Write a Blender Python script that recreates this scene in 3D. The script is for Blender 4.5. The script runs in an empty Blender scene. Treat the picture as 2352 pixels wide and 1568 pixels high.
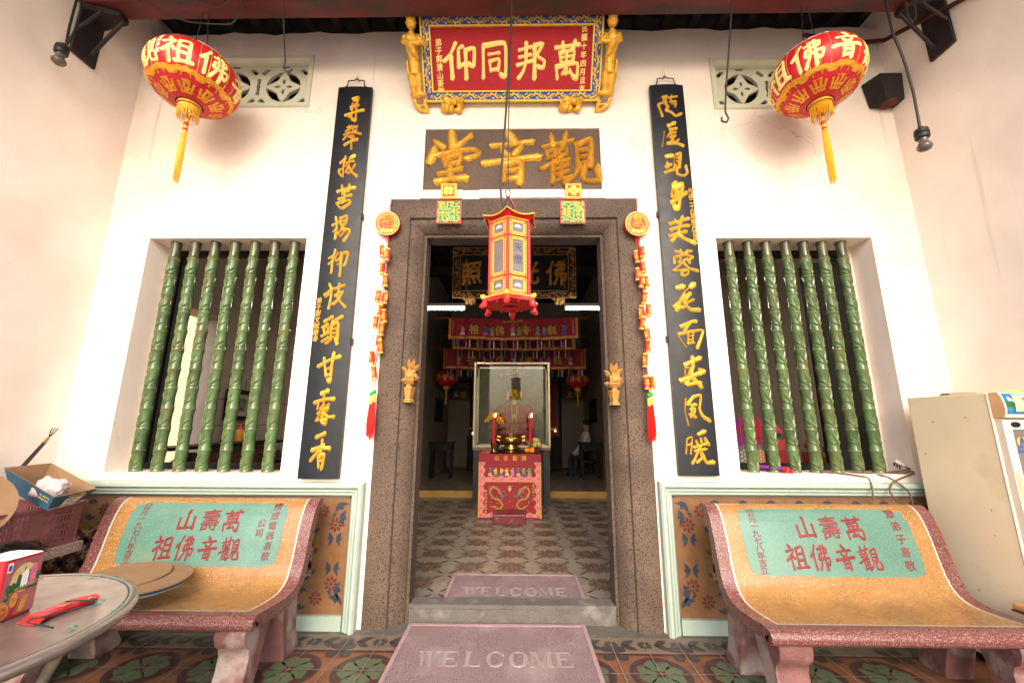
import bpy, bmesh, math, random
from mathutils import Vector, Matrix, noise
random.seed(7)
PI = math.pi; R_ = math.radians
S = bpy.context.scene
COL = S.collection

# ---------------------------------------------------------------- camera, sky, sun, exposure
IMW, IMH, FOC = 2352., 1568., 920.
CAM = Vector((0, 0, 1.39))
RM = Matrix.Rotation(R_(.84), 3, 'Z') @ Matrix.Rotation(R_(90 + 11.55), 3, 'X') @ Matrix.Rotation(R_(.233), 3, 'Z')
cd = bpy.data.cameras.new('camera'); cd.sensor_width = 36; cd.lens = FOC / IMW * 36; cd.clip_start = .05; cd.clip_end = 2000
co = bpy.data.objects.new('camera', cd); COL.objects.link(co)
co.matrix_world = Matrix.Translation(CAM) @ RM.to_4x4(); S.camera = co

SUN_EL, SUN_AZ = 34, 3            # degrees; sun behind the camera, a little to its right
W = bpy.data.worlds.new('World'); S.world = W; W.use_nodes = True
nt = W.node_tree; nt.nodes.clear()
sky = nt.nodes.new('ShaderNodeTexSky'); sky.sky_type = 'NISHITA'; sky.sun_disc = False
sky.sun_elevation = R_(SUN_EL); sky.sun_rotation = R_(180 - SUN_AZ); sky.dust_density = 4.0; sky.ozone_density = .6
bg = nt.nodes.new('ShaderNodeBackground'); bg.inputs[1].default_value = .15
wo = nt.nodes.new('ShaderNodeOutputWorld')
nt.links.new(sky.outputs[0], bg.inputs[0]); nt.links.new(bg.outputs[0], wo.inputs[0])
sl = bpy.data.lights.new('sun', 'SUN'); sl.energy = .5; sl.angle = R_(110); sl.color = (1, .93, .84)
so = bpy.data.objects.new('sun', sl); COL.objects.link(so)
so.rotation_euler = (R_(90 - SUN_EL), 0, R_(SUN_AZ)); so.location = (1, -6, 8)
vs = S.view_settings; S.display_settings.display_device = 'sRGB'
vs.view_transform = 'Standard'; vs.look = 'None'; vs.exposure = 1.58; vs.gamma = 1
S.cycles.max_bounces = 8; S.cycles.diffuse_bounces = 5; S.cycles.use_denoising = True
S.cycles.caustics_reflective = False; S.cycles.caustics_refractive = False

def ray(x, y): return RM @ Vector((x - IMW / 2, IMH / 2 - y, -FOC))
def onY(x, y, Y): d = ray(x, y); return CAM + d * (Y / d.y)
def onX(x, y, X): d = ray(x, y); return CAM + d * (X / d.x)
def onZ(x, y, Z): d = ray(x, y); return CAM + d * ((Z - CAM.z) / d.z)

# ---------------------------------------------------------------- materials
def M(name, col, rough=.6, metal=0., var=.12, vs_=6., bump=0., bs=80., spk=None, spec=.4, coat=0., emit=0., dirt=None, fine=0., stretch=None, crack=None):
    m = bpy.data.materials.new(name); m.use_nodes = True
    t = m.node_tree; N = t.nodes; L = t.links; b = N['Principled BSDF']
    b.inputs['Roughness'].default_value = rough; b.inputs['Metallic'].default_value = metal
    b.inputs['Specular IOR Level'].default_value = spec; b.inputs['Coat Weight'].default_value = coat
    b.inputs['Coat Roughness'].default_value = .12
    c4 = (*col, 1)
    tc = N.new('ShaderNodeTexCoord'); geo = N.new('ShaderNodeNewGeometry')
    vec = geo.outputs['Position']
    if stretch:
        mp = N.new('ShaderNodeMapping'); mp.inputs['Scale'].default_value = stretch; L.new(vec, mp.inputs[0]); vec = mp.outputs[0]
    def nz(sc, det=4):
        n = N.new('ShaderNodeTexNoise'); n.inputs['Scale'].default_value = sc; n.inputs['Detail'].default_value = det; L.new(vec, n.inputs['Vector']); return n
    def ramp(src, p0, p1):
        r = N.new('ShaderNodeMapRange'); r.inputs['From Min'].default_value = p0; r.inputs['From Max'].default_value = p1; L.new(src, r.inputs['Value']); return r.outputs[0]
    def mix(fac, a, bb):
        x = N.new('ShaderNodeMix'); x.data_type = 'RGBA'; L.new(fac, x.inputs[0])
        for s, v in ((x.inputs[6], a), (x.inputs[7], bb)):
            if isinstance(v, tuple): s.default_value = v
            else: L.new(v, s)
        return x.outputs[2]
    cur = c4
    if var:
        lo = tuple(max(0, c * (1 - var)) for c in col) + (1,); hi = tuple(min(1, c * (1 + var)) for c in col) + (1,)
        cur = mix(ramp(nz(vs_, 6).outputs[0], .3, .7), lo, hi)
    if fine:
        lo = tuple(c * (1 - fine) for c in col) + (1,)
        cur = mix(ramp(nz(260, 2).outputs[0], .42, .62), lo, cur)
    if dirt:                                  # (colour, scale, low, high)
        cur = mix(ramp(nz(dirt[1], 7).outputs[0], dirt[2], dirt[3]), cur, (*dirt[0], 1))
    if spk:                                   # (colour, scale, threshold, softness)
        cur = mix(ramp(nz(spk[1], 2).outputs[0], spk[2], spk[2] + spk[3]), cur, (*spk[0], 1))
    if crack:                                 # hairline cracks and faint drip marks
        wv = N.new('ShaderNodeVectorMath'); wv.operation = 'ADD'; L.new(geo.outputs['Position'], wv.inputs[0]); L.new(nz(2.2, 5).outputs[1], wv.inputs[1])
        vo = N.new('ShaderNodeTexVoronoi'); vo.feature = 'DISTANCE_TO_EDGE'; vo.inputs['Scale'].default_value = .75; L.new(wv.outputs[0], vo.inputs['Vector'])
        ma = N.new('ShaderNodeMath'); ma.operation = 'MULTIPLY'; L.new(ramp(vo.outputs['Distance'], .0038, .001), ma.inputs[0]); L.new(ramp(nz(.9, 3).outputs[0], .57, .68), ma.inputs[1])
        cur = mix(ma.outputs[0], cur, (*crack, 1))
        mp2 = N.new('ShaderNodeMapping'); mp2.inputs['Scale'].default_value = (9, 9, .35); L.new(geo.outputs['Position'], mp2.inputs[0])
        n2 = N.new('ShaderNodeTexNoise'); n2.inputs['Scale'].default_value = 1.6; n2.inputs['Detail'].default_value = 4; L.new(mp2.outputs[0], n2.inputs['Vector'])
        mb_ = N.new('ShaderNodeMath'); mb_.operation = 'MULTIPLY'; mb_.inputs[1].default_value = .55; L.new(ramp(n2.outputs[0], .66, .85), mb_.inputs[0])
        cur = mix(mb_.outputs[0], cur, (*[c * .72 + .08 for c in crack], 1))
    if isinstance(cur, tuple): b.inputs['Base Color'].default_value = cur
    else: L.new(cur, b.inputs['Base Color'])
    if rough > .05:
        rr = N.new('ShaderNodeMapRange'); rr.inputs['To Min'].default_value = max(.02, rough - .1); rr.inputs['To Max'].default_value = min(1, rough + .12)
        L.new(nz(11, 5).outputs[0], rr.inputs['Value']); L.new(rr.outputs[0], b.inputs['Roughness'])
    if bump:
        bp = N.new('ShaderNodeBump'); bp.inputs['Strength'].default_value = bump; bp.inputs['Distance'].default_value = .01
        L.new(nz(bs, 5).outputs[0], bp.inputs['Height']); L.new(bp.outputs[0], b.inputs['Normal'])
    if emit:
        b.inputs['Emission Color'].default_value = c4; b.inputs['Emission Strength'].default_value = emit
    return m

def glass_mat(name, tint=(.9, .95, .93), refl=.016):
    m = bpy.data.materials.new(name); m.use_nodes = True; t = m.node_tree; t.nodes.clear()
    o = t.nodes.new('ShaderNodeOutputMaterial'); mx = t.nodes.new('ShaderNodeMixShader')
    tr = t.nodes.new('ShaderNodeBsdfTransparent'); tr.inputs[0].default_value = (*tint, 1)
    gl = t.nodes.new('ShaderNodeBsdfGlossy'); gl.inputs['Roughness'].default_value = .03
    fr = t.nodes.new('ShaderNodeLayerWeight'); fr.inputs[0].default_value = .25
    mr = t.nodes.new('ShaderNodeMapRange'); mr.inputs['To Min'].default_value = refl; mr.inputs['To Max'].default_value = .6
    t.links.new(fr.outputs['Facing'], mr.inputs['Value']); t.links.new(mr.outputs[0], mx.inputs[0])
    t.links.new(tr.outputs[0], mx.inputs[1]); t.links.new(gl.outputs[0], mx.inputs[2]); t.links.new(mx.outputs[0], o.inputs[0])
    return m

PLASTER = M('warm_white_plaster', (.87, .755, .66), .75, var=.05, vs_=3, bump=.25, bs=9, dirt=((.70, .55, .46), 1.6, .58, .9), crack=(.45, .32, .26))
SIDEPL = M('peach_plaster', (.90, .80, .725), .75, var=.06, vs_=2.2, bump=.3, bs=7, dirt=((.70, .57, .50), 1.3, .5, .9), crack=(.70, .58, .51))
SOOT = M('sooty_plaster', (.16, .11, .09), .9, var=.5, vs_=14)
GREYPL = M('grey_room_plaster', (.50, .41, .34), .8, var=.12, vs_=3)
MINT = M('pale_mint_paint', (.345, .43, .375), .45, var=.06, bump=.25, bs=30, dirt=((.42, .50, .44), 9, .66, .95))
VENTC = M('pale_green_cream_paint', (.60, .60, .46), .6, var=.07, bump=.2, bs=40)
GRANITE = M('brown_granite', (.112, .074, .052), .75, var=.22, vs_=3, bump=.35, bs=150, spk=((.036, .026, .021), 95, .52, .09), dirt=((.05, .037, .031), 2.2, .5, .8))
GRANPL = M('plaque_granite', (.118, .078, .056), .8, var=.18, vs_=4, bump=.3, bs=150, spk=((.045, .034, .03), 110, .53, .1))
DUSTGR = M('dusty_threshold_granite', (.105, .096, .085), .8, var=.2, vs_=8, bump=.4, bs=120, spk=((.14, .12, .11), 150, .55, .1), dirt=((.26, .25, .235), 7, .56, .85))
BLACKB = M('black_lacquer', (.007, .010, .015), .38, var=.2, vs_=20, bump=.06, bs=60, spec=.32)
BLACKW = M('black_timber', (.011, .009, .009), .55, var=.3, spec=.18)
DARKIRON = M('dark_iron', (.017, .011, .012), .55, var=.35, vs_=18, spk=((.06, .012, .015), 40, .66, .06))
BEAMRED = M('worn_red_paint', (.105, .012, .014), .5, var=.35, vs_=8, bump=.2, bs=25, dirt=((.045, .02, .018), 6, .48, .62), stretch=(.35, 1, 1))
ROOFD = M('dark_roof_timber', (.022, .02, .02), .85, var=.4)
GOLD = M('gold_leaf', (.80, .43, .05), .34, .4, var=.16, vs_=30, bump=.5, bs=110)
GOLDP = M('yellow_gold_paint', (.80, .52, .07), .42, .2, var=.08, vs_=20)
GOLDM = M('dull_carved_gold', (.60, .36, .12), .45, .4, var=.25, vs_=30, bump=.3, bs=60)
OCHRE = M('ochre_gilt_stone', (.40, .205, .05), .55, .15, var=.25, vs_=25, bump=.25, bs=80, dirt=((.25, .16, .08), 28, .6, .8))
SIGNRED = M('crinkled_red_board', (.50, .018, .03), .45, var=.25, vs_=160, bump=.9, bs=240)
RED = M('bright_red_lacquer', (.55, .014, .016), .35, var=.06)
REDD = M('deep_red_cloth', (.28, .010, .022), .7, var=.18, vs_=40, bump=.2, bs=90)
REDC = M('red_altar_cloth', (.26, .010, .02), .6, var=.15, vs_=40, bump=.2, bs=90)
BLUE = M('royal_blue_paint', (.03, .09, .42), .45, var=.1)
LANRED = M('red_lantern_fabric', (.56, .015, .025), .42, var=.07, vs_=14)
LANYEL = M('pale_yellow_print', (.92, .80, .30), .5, var=.04)
LANOR = M('gold_foil_print', (.78, .36, .03), .35, .35, var=.2, vs_=50)
TASSEL = M('golden_yellow_tassel', (.76, .42, .02), .6, var=.2, vs_=60)
CREAMP = M('white_print', (.82, .74, .60), .6, var=.05)
BAMBOO = M('green_ceramic_glaze', (.070, .125, .045), .2, var=.45, vs_=7, bump=.12, bs=30, coat=.3, dirt=((.11, .105, .03), 5, .52, .75))
BAMTOP = M('brown_green_glaze', (.07, .08, .03), .18, var=.45, vs_=10, coat=.4)
BAMLEAF = M('olive_ceramic_leaf', (.09, .135, .048), .16, var=.3, vs_=30, coat=.5)
BAMRING = M('tan_ceramic_ring', (.30, .26, .13), .2, var=.3, vs_=30, coat=.4)
CABLE = M('black_cable', (.015, .015, .014), .5, var=.2)
CABLEG = M('grey_brown_cable', (.028, .023, .02), .5, var=.2)
TERMAR = M('maroon_terrazzo', (.115, .032, .031), .28, var=.12, spk=((.36, .22, .19), 210, .56, .06), bump=.05, bs=90, spec=.5)
TERORA = M('orange_terrazzo', (.275, .132, .038), .26, var=.16, vs_=5, spk=((.5, .36, .2), 200, .58, .06), dirt=((.15, .085, .042), 4, .55, .85), spec=.5)
TERGRN = M('mint_green_terrazzo', (.085, .19, .15), .22, var=.1, spk=((.14, .26, .21), 170, .60, .06), dirt=((.15, .20, .13), 5, .58, .85), spec=.5)
TERWHT = M('white_terrazzo_line', (.55, .48, .42), .4, var=.1)
MARTXT = M('maroon_painted_letters', (.15, .016, .02), .35, var=.25, vs_=30)
LEGCON = M('worn_maroon_concrete', (.17, .075, .07), .75, var=.2, vs_=7, bump=.5, bs=50, dirt=((.30, .24, .215), 5, .5, .62))
MATPINK = M('pink_loop_mat', (.37, .25, .265), .9, var=.12, vs_=4, fine=.6, bump=.8, bs=260, dirt=((.40, .30, .31), 3, .5, .8))
MATEDGE = M('faded_pink_mat_edge', (.33, .22, .23), .8, var=.1)
MATTXT = M('grey_mat_letters', (.29, .245, .235), .8, var=.08)
T_BROWN = M('brown_orange_floor_tile', (.20, .085, .045), .42, var=.2, vs_=7, dirt=((.10, .055, .035), 4, .45, .75), spk=((.30, .27, .24), 60, .72, .04))
T_MAR = M('maroon_floor_tile', (.075, .02, .02), .42, var=.2, dirt=((.10, .06, .05), 5, .5, .8))
T_GRN = M('green_floor_tile', (.085, .115, .065), .42, var=.15, dirt=((.09, .09, .06), 6, .5, .8))
T_CRM = M('cream_floor_tile', (.265, .235, .19), .38, var=.12, vs_=6, dirt=((.19, .155, .12), 5, .48, .8))
T_DRK = M('dark_floor_tile', (.05, .04, .04), .42, var=.2)
T_BRD = M('worn_cream_border_tile', (.17, .13, .095), .5, var=.2, dirt=((.09, .07, .06), 6, .5, .75), spk=((.30, .27, .24), 50, .70, .05))
T_GRT = M('pale_grout', (.26, .23, .20), .8, var=.25, vs_=30)
D_BASE = M('tan_wall_tile', (.205, .105, .05), .35, var=.2, vs_=9, dirt=((.17, .08, .035), 7, .45, .75))
D_OCH = M('ochre_wall_tile', (.19, .10, .03), .35, var=.2, vs_=20)
D_CRM = M('cream_wall_tile', (.36, .25, .15), .35, var=.15)
D_MAR = M('maroon_wall_tile', (.12, .028, .024), .35, var=.2)
D_BLU = M('blue_grey_wall_tile', (.035, .045, .068), .35, var=.25, vs_=30)
D_GRT = M('dark_tile_joint', (.16, .09, .055), .8)
TABLET = M('scuffed_steel_tabletop', (.085, .092, .104), .6, .0, var=.12, vs_=5, spec=.03, dirt=((.075, .075, .08), 3, .55, .85), stretch=(.5, 1, 1))
STEEL = M('worn_steel_rim', (.42, .40, .39), .36, .9, var=.15, vs_=12)
RUSTL = M('painted_iron_leg', (.20, .16, .12), .6, .3, var=.4, vs_=20)
CARD = M('brown_cardboard', (.25, .15, .08), .8, var=.08, vs_=10, bump=.1, bs=60)
CARDD = M('cardboard_edge', (.26, .16, .08), .85)
BOXBLU = M('blue_printed_cardboard', (.010, .075, .14), .5, var=.1)
PAPER = M('white_paper', (.80, .78, .74), .6, var=.03)
PLASTW = M('pinkish_white_plastic', (.50, .40, .41), .4, var=.1)
CRATEM = M('maroon_plastic', (.17, .055, .06), .45, var=.15)
TINRED = M('red_printed_tin', (.42, .01, .022), .3, var=.12, vs_=8, spec=.5)
TINPUR = M('plum_printed_tin', (.34, .12, .12), .3, var=.2, vs_=9)
TINCRM = M('cream_printed_tin', (.62, .46, .22), .35, var=.15, vs_=20)
BISC = M('golden_biscuit_print', (.58, .27, .05), .4, var=.25, vs_=40)
DGREEN = M('dark_green_print', (.02, .12, .05), .4, var=.2)
INKRED = M('red_packet_paper', (.50, .025, .025), .4, var=.12, vs_=50)
CREAM = M('cream_enamel', (.90, .76, .54), .38, var=.05, vs_=3, dirt=((.58, .42, .26), 3, .6, .95), spk=((.25, .14, .09), 26, .745, .02))
PEACH = M('aged_peach_plastic', (.72, .42, .22), .45, var=.1, vs_=14)
ALU = M('brushed_aluminium', (.42, .35, .26), .3, .8, var=.05)
WHITEF = M('white_door_frame', (.74, .68, .60), .35, var=.04)
NOTE = M('pale_yellow_note', (.80, .84, .36), .7, var=.03)
SKYB = M('printed_lake_blue', (.02, .17, .38), .3, var=.3, vs_=14)
FORG = M('printed_forest_green', (.02, .13, .04), .4, var=.3, vs_=30)
INTGLASS = M('dark_fridge_interior', (.17, .15, .12), .3, var=.15)
GLASS = glass_mat('display_glass')
FROST = M('frosted_grey_glass', (.15, .12, .12), .3, var=.15, vs_=12, spec=.5)
INK = M('slate_ink', (.07, .07, .11), .6, var=.1)
BRASS = M('polished_brass', (.45, .27, .08), .18, .95, var=.12, vs_=20)
CANDLE = M('red_wax', (.55, .012, .02), .35, var=.05)
FLAME = M('candle_flame', (1, .62, .22), .5, var=0, emit=14)
TUBE = M('lit_fluorescent_tube', (1, .90, .74), .5, var=0, emit=34)
YELFLO = M('yellow_chrysanthemum', (.78, .48, .02), .6, var=.2, vs_=60)
LEAF = M('dark_green_leaf', (.035, .10, .03), .5, var=.3, vs_=40)
ORANGE = M('orange_peel', (.80, .25, .02), .45, var=.1, bump=.3, bs=300)
PEAR = M('yellow_green_fruit', (.55, .48, .16), .45, var=.12)
YELSTEP = M('ochre_painted_step', (.42, .24, .055), .55, var=.1)
HAIRC = M('black_hair', (.012, .01, .01), .6)
SKIN = M('skin', (.42, .25, .17), .55, var=.06)
SHIRT = M('white_shirt', (.62, .60, .55), .8, var=.05)
TROUS = M('dark_trousers', (.025, .027, .034), .8)
PINKF = M('pink_lotus_plastic', (.66, .06, .14), .4, var=.2, vs_=40)
AMBER = M('amber_plastic', (.65, .27, .03), .3, var=.25, vs_=40)
PURP = M('purple_wrapper', (.24, .04, .30), .35, var=.2, vs_=40)
JOSS = M('magenta_incense', (.55, .06, .13), .6, var=.25, vs_=90)
GREYCUP = M('blue_grey_plastic', (.10, .11, .15), .4)
DIAMC = M('cream_lattice_print', (.62, .52, .36), .5)
DIAMO = M('rust_lattice_print', (.36, .15, .06), .5)
SILK = [M(n, c, .5, var=.2, vs_=60) for n, c in (('pink_silk', (.60, .16, .26)), ('green_silk', (.13, .30, .08)), ('blue_silk', (.05, .10, .32)), ('yellow_silk', (.62, .40, .06)), ('lilac_silk', (.36, .18, .42)), ('white_silk', (.60, .52, .46)))]
GREEN = M('seal_green_paint', (.02, .22, .08), .5, var=.1)
SEALY = M('seal_yellow_paint', (.52, .46, .05), .5, var=.1)
BORDR = M('dark_red_paint', (.36, .03, .035), .5, var=.1)
BEADG = M('jade_green_bead', (.01, .30, .05), .25, var=.1)
CORDR = M('red_cord', (.5, .02, .02), .6)
WARMW = M('warm_light_plaster', (.84, .62, .38), .7, var=.04)  # warm light beyond the side doorway is put into this colour
PALEBR = M('pale_pink_door', (.70, .52, .42), .6, var=.06)
GROUND = M('pale_concrete_ground', (.42, .39, .34), .85, var=.12, vs_=1.5)

# ---------------------------------------------------------------- mesh builder
class MB:
    def __init__(s): s.v = []; s.f = []; s.m = []
    def add(s, vs, fs, mi=0):
        o = len(s.v); s.v.extend(Vector(v) for v in vs)
        for f in fs: s.f.append(tuple(i + o for i in f)); s.m.append(mi)
    def box(s, a, b, mi=0):
        x0, y0, z0 = (min(p, q) for p, q in zip(a, b)); x1, y1, z1 = (max(p, q) for p, q in zip(a, b))
        s.add([(x0, y0, z0), (x1, y0, z0), (x1, y1, z0), (x0, y1, z0), (x0, y0, z1), (x1, y0, z1), (x1, y1, z1), (x0, y1, z1)],
              [(0, 3, 2, 1), (4, 5, 6, 7), (0, 1, 5, 4), (1, 2, 6, 5), (2, 3, 7, 6), (3, 0, 4, 7)], mi)
    def bbox(s, a, b, r=.006, mi=0):          # box with chamfered edges
        a, c = Vector(a), Vector(b)
        lo = Vector((min(a.x, c.x), min(a.y, c.y), min(a.z, c.z))); hi = Vector((max(a.x, c.x), max(a.y, c.y), max(a.z, c.z)))
        bm = bmesh.new(); bmesh.ops.create_cube(bm, size=1)
        for v in bm.verts: v.co = Vector(((lo[i] + hi[i]) / 2 + v.co[i] * (hi[i] - lo[i]) for i in range(3)))
        bmesh.ops.bevel(bm, geom=bm.edges[:], offset=r, segments=2, affect='EDGES', profile=.6)
        s.bm(bm, mi)
    def bm(s, bm, mi=0, mat=None):
        bm.verts.index_update(); s.add([(mat @ v.co) if mat else v.co.copy() for v in bm.verts], [[v.index for v in f.verts] for f in bm.faces], mi); bm.free()
    def hexa(s, p, mi=0):                     # 8 points, bottom ring then top ring
        s.add(p, [(0, 3, 2, 1), (4, 5, 6, 7), (0, 1, 5, 4), (1, 2, 6, 5), (2, 3, 7, 6), (3, 0, 4, 7)], mi)
    def tube(s, pts, r, n=8, mi=0, cap=True, close=False):
        pts = [Vector(p) for p in pts]; rs = r if isinstance(r, (list, tuple)) else [r] * len(pts)
        vs = []; up = Vector((0.12, .93, .31)).normalized(); k = len(pts)
        for i, p in enumerate(pts):
            d = (pts[(i + 1) % k] - pts[i - 1]) if close else (pts[min(i + 1, k - 1)] - pts[max(i - 1, 0)])
            if d.length < 1e-9: d = Vector((0, 0, 1))
            d.normalize(); a = d.cross(up)
            if a.length < .05: a = d.cross(Vector((1, 0, 0)))
            a.normalize(); b = d.cross(a)
            for j in range(n):
                t = 2 * PI * j / n; vs.append(p + a * (math.cos(t) * rs[i]) + b * (math.sin(t) * rs[i]))
        fs = []
        for i in range(k if close else k - 1):
            for j in range(n):
                q = (i + 1) % k
                fs.append((i * n + j, i * n + (j + 1) % n, q * n + (j + 1) % n, q * n + j))
        if cap and not close: fs += [tuple(range(n))[::-1], tuple((k - 1) * n + j for j in range(n))]
        s.add(vs, fs, mi)
    def lathe(s, prof, c=(0, 0, 0), n=24, mi=0, mifn=None, mat=None):
        c = Vector(c); vs = []
        for r, z in prof:
            for j in range(n):
                t = 2 * PI * j / n; v = Vector((r * math.cos(t), r * math.sin(t), z)); vs.append(c + (mat @ v if mat else v))
        o = len(s.v); s.v.extend(vs)
        for i in range(len(prof) - 1):
            for j in range(n):
                s.f.append((o + i * n + j, o + i * n + (j + 1) % n, o + (i + 1) * n + (j + 1) % n, o + (i + 1) * n + j)); s.m.append(mifn(i) if mifn else mi)
        if prof[0][0] > 1e-6: s.f.append(tuple(o + j for j in range(n))[::-1]); s.m.append(mifn(0) if mifn else mi)
        if prof[-1][0] > 1e-6: s.f.append(tuple(o + (len(prof) - 1) * n + j for j in range(n))); s.m.append(mifn(len(prof) - 2) if mifn else mi)
    def ball(s, c, r, n=12, mi=0, sc=(1, 1, 1), mat=None):
        k = max(6, n // 2 + 2); vs = []; c = Vector(c)
        for i in range(k + 1):
            a = PI * i / k
            for j in range(n):
                t = 2 * PI * j / n; v = Vector((r * sc[0] * math.sin(a) * math.cos(t), r * sc[1] * math.sin(a) * math.sin(t), -r * sc[2] * math.cos(a)))
                vs.append(c + (mat @ v if mat else v))
        s.add(vs, [(i * n + j, i * n + (j + 1) % n, (i + 1) * n + (j + 1) % n, (i + 1) * n + j) for i in range(k) for j in range(n)], mi)
    def prism(s, poly, fn, h, mi=0, h0=0., side=True):   # polygon (u,v) lifted by fn(u,v,h)
        n = len(poly)
        ar = sum(poly[i][0] * poly[(i + 1) % n][1] - poly[(i + 1) % n][0] * poly[i][1] for i in range(n))
        if ar < 0: poly = poly[::-1]
        vs = [fn(u, v, h) for u, v in poly]
        fs = [tuple(range(n))]
        if side:
            vs += [fn(u, v, h0) for u, v in poly]; fs += [(i, n + i, n + (i + 1) % n, (i + 1) % n) for i in range(n)]
        s.add(vs, fs, mi)
    def grid(s, nu, nv, fn, mifn=None, mi=0):
        o = len(s.v)
        for j in range(nv + 1):
            for i in range(nu + 1): s.v.append(Vector(fn(i / nu, j / nv)))
        for j in range(nv):
            for i in range(nu):
                k = mifn((i + .5) / nu, (j + .5) / nv) if mifn else mi
                if k is None: continue
                a = o + j * (nu + 1) + i; s.f.append((a, a + 1, a + nu + 2, a + nu + 1)); s.m.append(k)
    def sweep(s, path, prof, y=0, mi=0, close=False, flip=False):  # path in xz plane, profile (outward offset d, y)
        k = len(path); rows = []
        for i in range(k):
            p = Vector(path[i])
            def nrm(a, b):
                d = (Vector(b) - Vector(a)).normalized(); return Vector((-d.y, d.x))
            ns = []
            if i > 0 or close: ns.append(nrm(path[i - 1], path[i]))
            if i < k - 1 or close: ns.append(nrm(path[i], path[(i + 1) % k]))
            m = sum(ns, Vector((0, 0))); m = m / m.length / max(.3, (m / m.length).dot(ns[0]))
            rows.append([(p.x + m.x * d, y + yy, p.y + m.y * d) for d, yy in prof])
        n = len(prof); vs = [v for r in rows for v in r]
        fs = []
        for i in range(k if close else k - 1):
            for j in range(n - 1):
                q = ((i + 1) % k) * n; f = (i * n + j, q + j, q + j + 1, i * n + j + 1); fs.append(f[::-1] if flip else f)
        s.add(vs, fs, mi)
    def xform(s, m, start=0):
        for i in range(start, len(s.v)): s.v[i] = m @ s.v[i]

def wloc(o):
    l = Vector((0, 0, 0))
    while o: l = l + o.location; o = o.parent
    return l
def link(name, mb, mats, parent=None, smooth=False, kind=None, ang=None):
    me = bpy.data.meshes.new(name); off = wloc(parent) if parent else Vector((0, 0, 0))
    me.from_pydata([v - off for v in mb.v], [], mb.f)
    if not isinstance(mats, (list, tuple)): mats = [mats]
    for m in mats: me.materials.append(m)
    me.polygons.foreach_set('material_index', mb.m)
    if smooth: me.polygons.foreach_set('use_smooth', [True] * len(me.polygons))
    me.update()
    if smooth: me.set_sharp_from_angle(angle=R_(ang or 42))
    o = bpy.data.objects.new(name, me); COL.objects.link(o)
    if parent: o.parent = parent
    if kind: o['kind'] = kind
    return o
def thing(name, label, cat, loc, group=None):
    o = bpy.data.objects.new(name, None); COL.objects.link(o); o.location = loc; o.empty_display_size = .1
    o['label'] = label; o['category'] = cat
    if group: o['group'] = group
    return o
def tag(o, label, cat, group=None):
    o['label'] = label; o['category'] = cat
    if group: o['group'] = group
    return o
def solo(name, mb, mats, label, cat, group=None, smooth=False):     # one-mesh thing, origin at its base
    vs = mb.v; c = Vector(((min(v.x for v in vs) + max(v.x for v in vs)) / 2, (min(v.y for v in vs) + max(v.y for v in vs)) / 2, min(v.z for v in vs)))
    mb.v = [v - c for v in vs]; o = link(name, mb, mats, None, smooth); o.location = c
    return tag(o, label, cat, group)
def remesh(o, vox, disp=0., scale=.05):
    m = o.modifiers.new('remesh', 'REMESH'); m.mode = 'VOXEL'; m.voxel_size = vox; m.use_smooth_shade = True
    if disp:
        t = bpy.data.textures.new('carving', 'CLOUDS'); t.noise_scale = scale; t.noise_depth = 2
        d = o.modifiers.new('carve', 'DISPLACE'); d.texture = t; d.strength = disp; d.texture_coords = 'LOCAL'

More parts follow.
